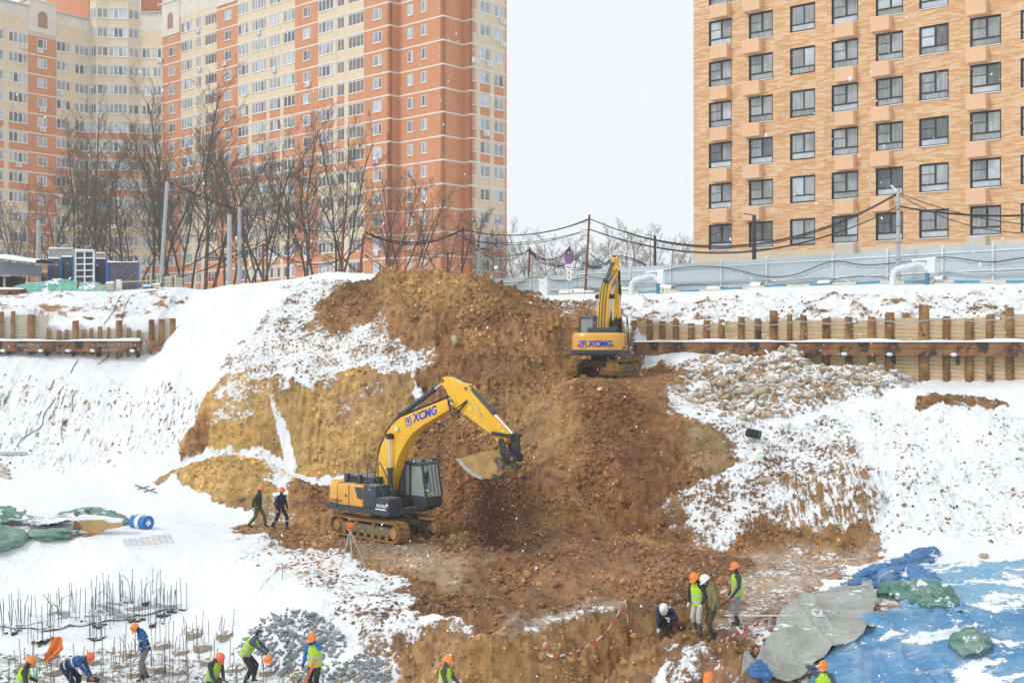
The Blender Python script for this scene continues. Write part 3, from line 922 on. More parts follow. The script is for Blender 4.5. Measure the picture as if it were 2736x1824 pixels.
# ---- terracotta and beige building behind the trees
FL = 2.9
ZB = 12.6            # height of the lowest ledge
lb = thing('apartment_building', 'tall orange and beige brick apartment block with white floor ledges behind bare trees', 'building', (0, 0, 11))
LBZ = 11.0
def plan(px, Y):
    p = W(px, 912, Y)
    return Vector((p.x, p.y, 0))
EDGE = [(-420, 154.5), (240, 181.5), (257, 180.4), (290, 181.0), (342, 181.2), (374, 182.3), (434, 182.0), (1041, 147.5)]
PL = [plan(*e) for e in EDGE]
d_main = (PL[7] - PL[6]).normalized()
n_main = Vector((-d_main.y, d_main.x, 0))
PL.append(PL[7] + n_main * 1.45)
PL.append(PL[8] + d_main * 8.0)
PL.append(PL[9] + n_main * 3.5)
PL.append(PL[10] + d_main * 1.45)
PL.append(PL[11] + n_main * 6.0)
PL.append(PL[12] + n_main * .3)
TOPS = [57.2, 76, 76, 76, 76, 58.5, 61.5, 61.5, 61.5, 61.5, 61.5, 61.5, 61.5, 61.5]
# columns: px0, px1, base colour, [(window px0, px1, kind)]
COLS = {
    0: [(-420, -70, 'b', [(-350, -300, 'p'), (-280, -230, 'p'), (-150, -110, 'p')]), (-70, 76, 'b', [(-55, 10, 'p'), (23, 74, 'p')]), (76, 149, 'o', [(100, 126, 's')]), (149, 240, 'b', [(151, 189, 'p'), (200, 238, 'p')])],
    1: [(240, 257, 'b', [(242, 256, 'p')])],
    2: [(257, 290, 'b', [(259, 289, 'p')])],
    3: [(290, 342, 'b', [(291.5, 340.5, 'p')])],
    4: [(342, 374, 'b', [(343.5, 372, 'p')])],
    5: [(374, 434, 'b', [(379, 402, 'p'), (409, 432, 'p')])],
    6: [(434, 481, 'o', [(450, 468, 's')]), (481, 581, 'b', [(483.5, 514, 'p'), (524, 537, 'p'), (547, 579.5, 'l')]), (581, 633, 'o', [(599, 618, 's')]),
        (633, 790, 'b', [(635, 664, 'p'), (673, 712, 'p'), (720, 749, 'p'), (757, 788, 'p')]), (790, 848, 'o', [(809, 829, 's')]),
        (848, 974, 'b', [(849.5, 891, 'p'), (900, 920, 'l'), (930, 972.5, 'l')]), (974, 1041, 'o', [(996, 1019, 's')])],
    7: [(1041, 1062, 'o', [])],
    8: [(1062, 1171, 'o', [(1088, 1103, 's'), (1125, 1140, 's')])],
    9: [(1171, 1224, 'o', [])],
    10: [(1224, 1247, 'o', [])],
    11: [(1247, 1366, 'b', [(1250, 1273, 'p'), (1283, 1310, 'p'), (1320, 1346, 'p')])],
    12: [(1357, 1364, 'o', [])],
}
def orange_floor(k):
    b = ZB + FL * k
    return b < 19 or 28 < b < 40.2
rb = random.Random(3)
WALL_M = [M['brick_orange'], M['brick_beige'], M['stucco'], M['reveal']]
for si in range(len(PL) - 1):
    a, b_ = PL[si], PL[si + 1]
    L = (b_ - a).length
    d = (b_ - a) / L
    rz = math.atan2(d.y, d.x)
    top = TOPS[si]
    info, cuts, wins = [], [], []
    for (x0, x1, kind, ws) in COLS[si]:
        u0, u1 = max(0, line_hit(x0, a, b_)) if si != 13 else 0, min(L, line_hit(x1, a, b_)) if si != 13 else L
        info.append((u0, u1, kind))
        for (w0, w1, wk) in ws:
            q0, q1 = line_hit(w0, a, b_), line_hit(w1, a, b_)
            q0, q1 = max(.03, q0), min(L - .03, q1)
            stop = 53.5 if (si == 0 and kind == 'o') else (55 if si in (0, 5) else (57 if si == 6 else top - 3))
            for k in range(0, 23):
                zb = ZB + FL * k
                if zb + 2.8 > stop:
                    break
                if wk == 's':
                    c = (q0, q1, zb + 1.08, zb + 2.5)
                elif wk == 'l':
                    c = (q0, q1, zb + 1.15, zb + 2.74)
                else:
                    c = (q0, q1, zb + 1.22, zb + 2.74)
                cuts.append(c)
                wins.append((c, wk, k))
    info[0] = (-1, info[0][1], info[0][2])
    def colour(u, z, info=info, cuts=cuts, si=si):
        kd = 'o'
        for (u0, u1, kk) in info:
            if u0 <= u <= u1:
                kd = kk
        wh = {0: 55.6 if kd == 'b' else 53.4, 5: 55.8, 6: 57.0}.get(si, 99)
        if z > wh:
            return 2
        if kd == 'o':
            return 0
        k = int((z - ZB) // FL)
        if z < ZB or orange_floor(k):
            for c in cuts:
                if c[0] - .02 <= u <= c[1] + .02:
                    return 0
        return 1
    zl = [ZB + FL * k for k in range(0, 20)] + [53.4, 55.6, 55.8, 57.0]
    wall = facade_wall('wall', L, LBZ, top, cuts, colour, WALL_M, lb, (a.x, a.y, -11.0), rz, .18, [z for z in zl if LBZ < z < top])
    zoff = -11.0
    for (c, wk, k) in wins:
        wgt = [6, 3.2, 4, 2.6, 2] if wk != 's' else [5, 2, 3, 4, .5]
        if wk == 'l':
            wgt = [0, 1, 0, 0, 6]
        pos = a + d * c[0]
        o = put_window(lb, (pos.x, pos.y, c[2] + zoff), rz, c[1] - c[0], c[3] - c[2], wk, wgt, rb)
        nin = Vector((-d.y, d.x, 0))
        if (wk == 'p' and rb.random() < .13) or (wk == 's' and rb.random() < .18 and si < 8):
            ac = _wcache.get('ac')
            if ac is None:
                m_ = MB()
                m_.box((0, -.2, 0), (.85, .34, .6), bev=.04)
                m_.mat(1).tube([(-.12, -.375, 0), (-.12, -.39, 0)], .21, 14)
                ac = _wcache['ac'] = m_.mesh('air_conditioner', [M['ac_unit'], M['galv']])
            pc = a + d * (c[0] + (c[1] - c[0]) * rb.choice([.2, .5, .8]))
            link('air_conditioner', ac, lb, (pc.x, pc.y, c[2] - .42 + zoff), (0, 0, rz))
# floor ledges: one ledge part per storey running round the whole front
for k in range(0, 22):
    z = ZB + FL * k
    mb = MB()
    for si in range(len(PL) - 1):
        if z > TOPS[si] - .5 or (si in (0, 5) and z > 54.5):
            continue
        a, b_ = PL[si], PL[si + 1]
        d = (b_ - a).normalized()
        n = Vector((d.y, -d.x, 0)) * .035
        q = [a + n, b_ + n]
        h0, h1 = z - .1 - 11, z + .1 - 11
        back = [a - n, b_ - n]
        mb.add([(q[0].x, q[0].y, h0), (q[1].x, q[1].y, h0), (q[1].x, q[1].y, h1), (q[0].x, q[0].y, h1), (back[0].x, back[0].y, h0), (back[1].x, back[1].y, h0), (back[1].x, back[1].y, h1), (back[0].x, back[0].y, h1)],
               [(0, 1, 2, 3), (3, 2, 6, 7), (0, 4, 5, 1), (0, 3, 7, 4), (1, 5, 6, 2)])
    mb.build('ledge', M['band'], lb)
# stair turrets with arched vents, parapet copings, and the tall middle tower behind the bow
def turret(px0, px1, seg, z0, z1, vent):
    a, b_ = PL[seg], PL[seg + 1]
    u0, u1 = line_hit(px0, a, b_), line_hit(px1, a, b_)
    d = (b_ - a).normalized()
    p = a + d * u0
    rz = math.atan2(d.y, d.x)
    w = u1 - u0
    mb = MB()
    mb.box((w / 2, 1.1, (z0 + z1) / 2), (w, 2.5, z1 - z0))
    mb.box((w / 2, 1.1, z1 + .12), (w + .3, 2.8, .24))
    o = link('turret', mb.mesh('turret', M['stucco']), lb, (p.x, p.y, -11), (0, 0, rz))
    v = MB()
    r = .75
    prof = [(-r, 0), (r, 0)] + [(r * math.cos(t * math.pi / 8), 1.7 + r * math.sin(t * math.pi / 8)) for t in range(9)]
    v.prism(prof, -.18, -.155, lambda x, y, dd: (w * .5 + x, dd, vent + y))
    v.build('arched_vent', M['reveal'], o)
turret(76, 149, 0, 53.6, 58.2, 54.4)
turret(434, 481, 6, 54.6, 59.6, 55.6)
turret(581, 633, 6, 56.6, 62.0, 57.6)
for (px0, px1, seg, z) in ((-420, 76, 0, 57.2), (149, 238, 0, 57.2), (376, 434, 5, 58.5)):
    a, b_ = PL[seg], PL[seg + 1]
    d = (b_ - a).normalized()
    p, q = a + d * line_hit(px0, a, b_), a + d * line_hit(px1, a, b_)
    mb = MB()
    mb.bar((p.x, p.y, z - 11 + .06), (q.x, q.y, z - 11 + .06), .7, .16)
    mb.build('coping', M['galv'], lb)
tw = MB()
tA, tB, tC, tD = plan(120, 200), plan(238, 184.5), plan(376, 184.8), plan(520, 196)
for p, q in ((tA, tB), (tC, tD)):
    tw.add([(p.x, p.y, 40), (q.x, q.y, 40), (q.x, q.y, 65), (p.x, p.y, 65), (p.x, p.y + 12, 40), (q.x, q.y + 12, 40), (q.x, q.y + 12, 65), (p.x, p.y + 12, 65)],
           [(0, 1, 2, 3), (4, 5, 6, 7), (0, 3, 7, 4), (1, 5, 6, 2), (3, 2, 6, 7)])
tw.build('tower_wall', M['brick_orange'], lb)
rf = MB()
back = [Vector((PL[-1].x, PL[-1].y + 8, 0)), plan(500, 205), plan(200, 208), Vector((PL[0].x, PL[0].y + 16, 0))]
ring = PL + back
rf.add([(p.x, p.y, 45.0) for p in ring], [tuple(range(len(ring)))])
for p, q in zip(ring[len(PL) - 1:], ring[len(PL):] + [ring[0]]):
    rf.add([(p.x, p.y, 0), (q.x, q.y, 0), (q.x, q.y, 46), (p.x, p.y, 46)], [(0, 1, 2, 3)])
rf.build('rear_wall', M['brick_orange'], lb)

# ---- ochre brick building on the right
rbz = 11.0
r0, r1 = plan(1853, 88.35), plan(2960, 70.6)
Lr = (r1 - r0).length
dr = (r1 - r0) / Lr
rzr = math.atan2(dr.y, dr.x)
rbld = thing('apartment_building', 'new ochre brick apartment block with dark framed windows and peach boxes behind grey fence', 'building', (r0.x, r0.y, rbz), rzr)
WC = [(1894, 1955), (2001, 2065), (2111, 2178), (2222, 2293), (2340, 2413), (2456, 2535), (2592, 2675), (2727, 2815)]
BX = {0: (1904, 1955), 1: (1989, 2042), 3: (2236, 2293), 4: (2330, 2388), 6: (2583, 2645)}
cuts = []
for ci, (w0, w1) in enumerate(WC):
    u0, u1 = line_hit(w0, r0, r1), line_hit(w1, r0, r1)
    for k in range(7):
        cuts.append((u0, u1, 14.72 - rbz + 3 * k, 16.6 - rbz + 3 * k))
facade_wall('wall', Lr, 0, 28, cuts, lambda u, z: 1 if z < 14.4 - rbz else 0, [M['brick_ochre'], M['brick_cream'], M['frame_dark']], rbld, (0, 0, 0), 0, .22, [14.4 - rbz])
bk = MB()
bk.box((Lr / 2, 7.3, 14), (Lr - .02, 13.6, 28.2))
bk.build('rear_block', M['brick_ochre'], rbld)
rr = random.Random(12)
for i, c in enumerate(cuts):
    ci, k = i // 7, i % 7
    wg = [5, 1.2, 3.2, 3.6, 0] if k > 0 else [4, 4, .8, .6, 0]
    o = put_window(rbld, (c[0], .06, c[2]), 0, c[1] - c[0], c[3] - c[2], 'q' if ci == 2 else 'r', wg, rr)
    if ci != 2:
        link('sill_snow', window_meshes(c[1] - c[0], c[3] - c[2], 'r')[2], o, (0, -.05, 0))
for ci, (w0, w1) in BX.items():
    u0, u1 = line_hit(w0, r0, r1), line_hit(w1, r0, r1)
    me = None
    for k in range(0, 7):
        if k == 0 and ci not in (3, 6):
            continue
        if me is None or k == 1:
            mb = MB()
            mb.box((0, -.29, 0), ((u1 - u0) * .86, .58, .98), bev=.02)
            for j in range(9):
                mb.box((0, -.585, -.4 + j * .1), ((u1 - u0) * .8, .012, .03))
            me = mb.mesh('air_conditioner_box', M['ac_box_pale'] if k == 0 else M['ac_box'])
        link('air_conditioner_box', me, rbld, ((u0 + u1) / 2, 0, 14.72 - rbz + 3 * k - .56), (0, 0, 0))
# ---------------------------------------------------------------- retaining walls
def wall_pt(a, b, px, back=0.0):
    """plan point of wall line a-b seen at photo column px, moved back (away from the pit)"""
    t = line_hit(px, Vector((a.x, a.y, 0)), Vector((b.x, b.y, 0)))
    d = Vector((b.x - a.x, b.y - a.y, 0)).normalized()
    n = Vector((-d.y, d.x, 0))
    return Vector((a.x, a.y, 0)) + d * t + n * back

def lump_cap(p0, p1, w, h, seed, n=40):
    """a lumpy strip of snow along p0-p1"""
    r = random.Random(seed)
    mb = MB()
    d = (p1 - p0)
    sd = Vector((-d.y, d.x, 0)).normalized()
    rows = []
    ph = [r.random() * 6 for _ in range(4)]
    for i in range(n + 1):
        t = i / n
        c = p0 + d * t
        x = d.length * t
        hh = h * (.75 + .35 * math.sin(x * .9 + ph[0]) + .25 * math.sin(x * 2.3 + ph[1])) + r.random() * h * .15
        ww = w * (1 + .1 * math.sin(x * 1.7 + ph[2]))
        rows.append([c - sd * ww * .52 + Vector((0, 0, -.03)), c - sd * ww * .5 + Vector((0, 0, hh * .55)), c - sd * ww * .25 + Vector((0, 0, hh)), c + sd * ww * .25 + Vector((0, 0, hh)), c + sd * ww * .5 + Vector((0, 0, hh * .5)), c + sd * ww * .52 + Vector((0, 0, -.03))])
    mb.grid(rows)
    return mb

_plank = {}
def retaining(name, label, a, b, piles, tops, bay_top, bay_bot, waler, seed, wood, brackets, wal_px, seg_len):
    r = random.Random(seed)
    root = thing(name, label, 'retaining wall', (0, 0, 0))
    dirv = Vector((b.x - a.x, b.y - a.y, 0)).normalized()
    rz = math.atan2(dirv.y, dirv.x)
    pos = []
    for (px, wpx, ty) in piles:
        c = wall_pt(a, b, px, 0.0)
        rad = wpx * c.y / FOC / 2
        zt = CAMZ + (912 - ty) * c.y / FOC
        mb = MB()
        if wpx > 13:
            mb.tube([(c.x, c.y, 4.5), (c.x, c.y, zt - .02), (c.x + r.uniform(-.02, .02), c.y, zt + r.uniform(0, .04))], rad, 14)
            mb.tube([(c.x, c.y, zt - .1), (c.x, c.y, zt + .05)], rad * .86, 12)
            o = mb.build('pile', r.choice([M['rust_mud'], M['rust_mud'], M['rust']]), root, smooth='auto')
        else:
            mb.box((0, -rad * .8, (4.5 + zt) / 2), (rad * 2, .02, zt - 4.5))
            mb.box((0, rad * .8, (4.5 + zt) / 2), (rad * 2, .02, zt - 4.5))
            mb.box((0, 0, (4.5 + zt) / 2), (.02, rad * 1.6, zt - 4.5))
            o = mb.build('pile', M['rust_mud'], root)
            o.location = (c.x, c.y, 0)
            o.rotation_euler = (0, 0, rz)
        pos.append((c, rad))
    ph = .185
    for i in range(len(pos) - 1):
        (c0, q0), (c1, q1) = pos[i], pos[i + 1]
        L = (c1 - c0).length - (q0 + q1) * .55
        if L < .1:
            continue
        cm = (c0 + dirv * q0 * .55 + c1 - dirv * q1 * .55) / 2
        me = []
        for wv in (0, 1):
            mb = MB()
            mb.box((0, 0, 0), (L, .05, ph - .012), bev=.006)
            me.append(mb.mesh('plank', wood[wv]))
        zt = CAMZ + (912 - bay_top[min(i, len(bay_top) - 1)]) * cm.y / FOC + r.uniform(-.06, .06)
        zb = CAMZ + (912 - bay_bot[min(i, len(bay_bot) - 1)]) * cm.y / FOC
        z = zt - ph / 2
        while z > zb - ph:
            if not (waler[0] + .08 < z < waler[1] - .12):
                off = Vector((-dirv.y, dirv.x, 0)) * (.03 + r.uniform(-.012, .012))
                link('plank', r.choice(me), root, (cm.x + off.x, cm.y + off.y, z), (r.uniform(-.02, .02), r.uniform(-.006, .006), rz))
            z -= ph
    # waler: double channel beams, welded in lengths
    w0, w1 = wall_pt(a, b, wal_px[0], -.42), wall_pt(a, b, wal_px[1], -.42)
    Lw = (w1 - w0).length
    n = max(1, round(Lw / seg_len))
    zc, hh = (waler[0] + waler[1]) / 2, waler[1] - waler[0]
    for i in range(n):
        L = Lw / n - .015
        mb = MB()
        for zz in (hh * .255, -hh * .255):
            mb.box((L / 2, -.17, zz), (L, .02, hh * .47))
            mb.box((L / 2, -.02, zz + hh * .215), (L, .3, .02))
            mb.box((L / 2, -.02, zz - hh * .215), (L, .3, .02))
        for j in range(int(L / 1.9) + 1):
            mb.box((.3 + j * 1.9, -.19, 0), (.16, .02, hh * .96))
        p = w0 + dirv * (Lw * i / n)
        link('waler_beam', mb.mesh('waler_beam', r.choice([M['rust'], M['rust'], M['rust_mud']])), root, (p.x, p.y, zc), (0, 0, rz))
    lump_cap(Vector((w0.x, w0.y, waler[1])), Vector((w1.x, w1.y, waler[1])), .5, .11, seed, 60).build('snow_cap', M['snow'], root, smooth=True)
    for px in brackets:
        p = wall_pt(a, b, px, -.05)
        mb = MB()
        mb.prism([(0, 0), (-.5, 0), (-.42, -.08), (0, -.42)], -.07, .07, lambda x, y, d_: (d_, x, y))
        link('bracket', mb.mesh('bracket', M['dark_steel']), root, (p.x, p.y, waler[0] - .005), (0, 0, rz))
        mb = MB()
        mb.ell((0, 0, 0), (.16, .14, .09), nu=10, nv=6)
        q = wall_pt(a, b, px - 6, -.72)
        link('bracket_snow', mb.mesh('bracket_snow', M['snow'], True), root, (q.x, q.y, waler[0] + .06))
    return root, dirv, rz

RP = [(1694, 16, 858), (1736, 17, 857), (1770, 17, 861), (1806, 17, 855), (1847, 17, 866), (1888, 17, 858), (1928, 17, 856), (1981, 18, 849), (2025, 18, 853), (2067, 22, 832), (2110, 15, 843), (2147, 19, 845), (2208, 22, 852), (2268, 21, 849), (2329, 21, 849),
      (2377, 25, 837), (2469, 28, 819), (2529, 20, 847), (2590, 23, 854), (2645, 20, 843), (2698, 22, 824), (2752, 22, 838), (2805, 22, 846), (2860, 24, 838)]
rw, rdir, rrz = retaining('pit_shoring', 'long pit wall of rusty piles, tan planks and rusty beam below grey fence', RW0, RW1, RP, None,
          [858, 860, 860, 862, 864, 862, 860, 858, 856, 852, 852, 852, 853, 853, 852, 851, 850, 850, 850, 842, 838, 838, 838], [906] * 8 + [990] * 4 + [1010] * 3 + [1022] * 10, (7.33, 8.0), 5,
          (M['wood'], M['wood']), (2150, 2270, 2390, 2560), (1705, 2900), 5.0)
LP = [(-60, 10, 832), (-20, 10, 832), (4, 9, 832), (35, 9, 831), (84, 20, 842), (131, 9, 878), (158, 9, 882), (178, 8, 880), (202, 17, 859), (224, 9, 880), (244, 8, 875), (267, 9, 872), (290, 6, 874), (318, 17, 858), (344, 9, 876), (371, 9, 881), (405, 15, 856), (432, 13, 852), (462, 12, 850)]
lw, ldir, lrz = retaining('pit_shoring', 'pit wall of grey planks and rusty beam with white lettering at far left', LW0, LW1, LP, None,
          [845, 845, 846, 842, 842, 882, 884, 883, 882, 884, 884, 882, 881, 882, 883, 884, 870, 852, 848], [957, 957, 957, 957, 960, 962, 966, 966, 966, 968, 968, 966, 965, 966, 968, 968, 960, 935, 915], (7.42, 8.05), 9,
          (M['wood_grey'], M['wood_grey']), (28, 128, 200, 265, 370), (-260, 384), 4.0)
p = wall_pt(LW0, LW1, 406, -.42)
mb = MB()
mb.box((0, -.15, 0), (.75, .02, .6)); mb.box((0, 0, .29), (.75, .3, .02)); mb.box((0, 0, -.29), (.75, .3, .02))
link('waler_stub', mb.mesh('waler_stub', M['rust_mud']), lw, (p.x + .25, p.y, 7.72), (0, 0, lrz))

def text_mesh(s, size, m, shear=0.0, offset=0.0, extrude=.002, space=1.0):
    cu = bpy.data.curves.new('lettering', 'FONT')
    cu.body = s
    cu.size = size
    cu.shear = shear
    cu.offset = offset
    cu.extrude = extrude
    cu.align_x = 'CENTER'
    cu.align_y = 'CENTER'
    cu.space_character = space
    cu.resolution_u = 3
    o = bpy.data.objects.new('lettering', cu)
    COL.objects.link(o)
    dg = bpy.context.evaluated_depsgraph_get()
    me = bpy.data.meshes.new_from_object(o.evaluated_get(dg))
    bpy.data.objects.remove(o)
    me.materials.clear()
    me.materials.append(m)
    return me
M['paint_white'] = mat('white_brush_paint', (.62, .60, .57), (.30, .20, .15), 9, .8)
for (s, px, py, sz) in (('\u2190\u0417\u0410\u0425\u0412\u0410\u0422\u041A\u0410 13\u2192', 314, 916, .36), ('\u041C\u0427\u0425\u0410', 302, 930, .34), ('\u041F\u041E\u0428\u0406\u0411\u0415\u0410\u041D', 90, 917, .30), ('30', 80, 930, .26)):
    q = wall_pt(LW0, LW1, px, -.62)
    me = text_mesh(s, sz * .86, M['paint_white'], 0, .0)
    link('lettering', me, lw, (q.x, q.y, CAMZ + (912 - py) * q.y / FOC - .12), (math.radians(90), 0, lrz))
# lamp cable with floodlights along the right wall
lc = thing('light_cable', 'pale cable with small square floodlights strung along the plank wall', 'cable')
pts = []
for px in range(1694, 2860, 14):
    q = wall_pt(RW0, RW1, px, -.3)
    pts.append((q.x, q.y, CAMZ + (912 - 872 + 22 * (px - 1694) / 1100 + 4 * math.sin(px * .033)) * q.y / FOC))
mb = MB(); mb.tube(pts, .025, 6); mb.build('wire', M['pole'], lc, smooth=True)
for px in (1940, 2287, 2668):
    q = wall_pt(RW0, RW1, px, -.36)
    mb = MB(); mb.box((0, 0, 0), (.26, .07, .2), bev=.015); mb.mat(1).box((0, -.04, 0), (.2, .012, .15))
    link('floodlight', mb.mesh('floodlight', [M['dark_steel'], M['white_steel']]), lc, (q.x, q.y, CAMZ + (912 - 869 + 22 * (px - 1694) / 1100) * q.y / FOC), (.2, 0, rrz))

# ---------------------------------------------------------------- fence
M['fence'] = mat('pale_blue_sheet', (.52, .59, .63), (.47, .54, .58), .5, .55, c3=(.60, .65, .68), s3=2, t3=.6)
def fence_Y(px):
    return 1.0 / (.010753 + (px - 1400) * 3.66e-6)
def fp(px, off=0.0):
    p = W(px, 912, fence_Y(px))
    return Vector((p.x, p.y - off, 0))
fence = thing('site_fence', 'long pale blue-grey sheet fence with white posts and rails above the pit', 'fence')
FPX = [1068, 1126, 1183, 1244, 1315, 1417, 1539, 1682, 1791, 1926, 2047, 2223, 2369, 2516, 2651, 2800, 2960]
for i in range(len(FPX) - 1):
    a, b = fp(FPX[i]), fp(FPX[i + 1])
    top = 13.05 if FPX[i] < 1470 else 13.32
    L = (b - a).length
    d = (b - a) / L
    # two sheets between posts, ribbed
    ns = max(1, round(L / 1.2))
    for s in range(ns):
        u0, u1 = L * s / ns, L * (s + 1) / ns
        rows = [[], []]
        nrib = max(4, int((u1 - u0) / .1))
        for q in range(nrib * 2 + 1):
            u = u0 + (u1 - u0) * q / (nrib * 2)
            dep = .018 if q % 2 else 0
            p = a + d * u + Vector((-d.y, d.x, 0)) * (dep + (s % 2) * .006)
            rows[0].append((p.x, p.y, 10.9)); rows[1].append((p.x, p.y, top))
        mb = MB(); mb.grid(rows)
        rows2 = [[(x + d.y * -.03, y + .03, z) for x, y, z in rw_] for rw_ in rows]
        mb.grid(rows2)
        mb.build('sheet', M['fence'], fence)
    mb = MB()
    mb.box((a.x, a.y - .09, 12.2), (.1, .1, 2.45 if top < 13.2 else 2.6))
    mb.build('post', M['white_steel'], fence)
    for z in (top - .3, 11.95):
        mb = MB()
        aa, bb = fp(FPX[i], .05), fp(FPX[i + 1], .05)
        mb.bar((aa.x, aa.y, z), (bb.x, bb.y, z), .05, .07)
        mb.build('rail', M['white_steel'], fence)

# ---------------------------------------------------------------- poles, sign, cables
def spline(pts, n=6):
    pts = [Vector(p) for p in pts]
    out = []
    for i in range(len(pts) - 1):
        p0, p1, p2, p3 = pts[max(0, i - 1)], pts[i], pts[i + 1], pts[min(len(pts) - 1, i + 2)]
        for k in range(n):
            t = k / n
            out.append(.5 * ((2 * p1) + (p2 - p0) * t + (2 * p0 - 5 * p1 + 4 * p2 - p3) * t * t + (3 * p1 - p0 - 3 * p2 + p3) * t ** 3))
    out.append(pts[-1])
    return out

def pole(px, ytop, Y, r, m, label, ybase=None, lean=0.0, extra=None, name='utility_pole'):
    t = W(px, ytop, Y)
    zb = 10.7
    o = thing(name, label, 'pole', (t.x + lean, t.y, zb))
    mb = MB()
    mb.tube([(0, 0, 0), (-lean, 0, t.z - zb)], [r * 1.12, r * .92], 10)
    mb.build('shaft', m, o, smooth='auto')
    if extra:
        extra(o, t.z - zb, -lean)
    return o

def steps(n, z0, dz, w=.28, m=None):
    def f(o, h, lx):
        for i in range(n):
            mb = MB(); mb.bar((-w, 0, 0), (w, 0, 0), .03, .03)
            mb.build('rung', m or M['rust_plain'], o).location = (lx * .5, -.1, h - z0 - i * dz)
    return f

def tall_rust(o, h, lx):
    steps(5, .6, .95)(o, h, lx)
    mb = MB(); mb.box((-.12, -.1, h - 1.15), (.4, .14, .28), bev=.02); mb.build('floodlight', M['white_steel'], o)
pole(1575, 573, 86, .085, M['rust_plain'], 'tallest rusty pole with a lamp, standing before the grey fence', lean=-.35, extra=tall_rust)
def conc(o, h, lx):
    steps(5, 1.25, .95, .22)(o, h, lx)
    mb = MB(); mb.bar((0, 0, h - .25), (-.45, -.1, h + .12), .12, .1); mb.build('street_lamp_head', M['white_steel'], o)
    mb = MB(); mb.bar((0, 0, h - .1), (-.3, 0, h - .15), .05, .05); mb.build('bracket', M['white_steel'], o)
pole(2400, 502, 68, .11, M['pole'], 'pale concrete pole with rusty rungs before the ochre building', extra=conc)
def lamp_arm(o, h, lx):
    mb = MB(); mb.bar((0, 0, h), (-.75, 0, h + .12), .14, .05); mb.build('lamp_head', M['dark_steel'], o)
pole(1750, 630, 100, .13, M['dark_steel'], 'dark street lamp rising behind the fence by the hazy trees', extra=lamp_arm, name='street_lamp')
pole(2015, 575, 82, .14, M['dark_steel'], 'dark street lamp rising before the ochre brick building', extra=lamp_arm, name='street_lamp')
def t_head(o, h, lx):
    mb = MB(); mb.bar((-.45, 0, h), (.45, 0, h), .1, .06); mb.build('crossarm', M['dark_steel'], o)
pole(103, 588, 84, .16, M['pole'], 'pale concrete pole with dark crossarm behind the corrugated shed', extra=t_head)
pole(148, 580, 92, .10, M['pole'], 'thin pale pole behind the stack of formwork panels')
pole(447, 485, 84, .13, M['pole'], 'tall slightly leaning pale pole behind the caged tank', lean=-.55, extra=lambda o, h, l: MB().ell((0, 0, 0), (.12, .12, .12)).build('lamp', M['rust_plain'], o).__setattr__('location', (l, 0, h)))
pole(613, 573, 82, .16, M['pole'], 'thick pale concrete pole, left of two standing close together')
pole(640, 553, 88, .15, M['pole'], 'pale concrete pole with insulators, right of two standing close together', extra=t_head)
for px, yt, Y, le, lb_ in ((703, 650, 84, 0, 'rusty pipe pole leaning among the trees left of the snow mound'), (918, 595, 84, -.3, 'tall rusty pipe pole with orange tip behind the snow mound'), (972, 625, 82, -.45, 'leaning rusty pipe pole behind the crest of the brown heap'),
                       (1238, 606, 90, -.2, 'rusty pipe pole carrying the thick cable bundle before the orange building'), (1196, 670, 92, 0, 'short rusty pole before the blank orange wall'), (1178, 716, 90, 0, 'stubby rusty pole just above the fence end'),
                       (1415, 660, 96, -.1, 'rusty pole with looping cables right of the orange building'), (1522, 658, 92, 0, 'rusty pole rising behind the round road sign'), (1639, 682, 93, 0, 'short rusty pole behind the fence by the raised digger arm')):
    pole(px, yt, Y, .09, M['rust_plain'], lb_, lean=le, extra=(lambda o, h, l: MB().box((0, 0, 0), (.2, .2, .2), bev=.03).build('cap', M['dark_steel'], o).__setattr__('location', (l, 0, h - .2))) if px in (1415, 1522) else None)
pole(1564, 668, 94, .08, M['pole'], 'grey pole behind the tallest rusty pole')
pole(1423, 672, 97, .09, M['pole'], 'grey strut pole leaning on the rusty pole with looping cables', lean=-.25)
lp = thing('twin_pole', 'pale twin concrete pole leaning in an A shape before the beige corner', 'pole', W(1282, 912, 95) * 1.0)
lp.location.z = 10.8
mb = MB(); mb.bar((-.55, 0, 0), (0, 0, 4.6), .22, .22); mb.build('leg', M['pole'], lp)
mb = MB(); mb.bar((.15, .1, 0), (.1, .1, 4.6), .26, .24); mb.build('leg', M['pole'], lp)
mb = MB(); mb.bar((-.4, 0, 4.5), (.6, 0, 4.7), .12, .12); mb.build('crossarm', M['dark_steel'], lp)

# round no-stopping sign with two plates
M['sign_blue'] = mat('sign_blue', (.03, .13, .50), (.03, .12, .45), 3, .4)
M['sign_red'] = mat('sign_red', (.55, .03, .04), (.5, .03, .04), 3, .4)
M['sign_white'] = mat('sign_white', (.82, .83, .83), (.76, .77, .78), 3, .5)
M['black_paint'] = mat('black_paint', (.02, .02, .02), (.03, .03, .03), 3, .5)
sp_ = W(1520, 690, 84)
sg = thing('road_sign', 'round blue and red no-stopping sign over white plates with an arrow', 'sign', (sp_.x, sp_.y, 10.9), math.radians(-34))
mb = MB(); mb.tube([(0, .06, 0), (0, .06, sp_.z - 10.9 + .5)], .035, 8); mb.build('post', M['galv'], sg)
zc = sp_.z - 10.9
def disc(r, y, m, name):
    mb = MB(); mb.tube([(0, y, zc), (0, y - .012, zc)], r, 32); return mb.build(name, m, sg)
disc(.385, .02, M['dark_steel'], 'sign_back'); disc(.375, .005, M['sign_red'], 'red_ring'); disc(.315, -.009, M['sign_blue'], 'blue_disc')
for s in (1, -1):
    mb = MB(); mb.bar((-.235, -.026 - .002 * s, zc + .235 * s), (.235, -.026 - .002 * s, zc - .235 * s), .004, .066, up=(0, 0, 1)); mb.build('red_bar', M['sign_red'], sg)
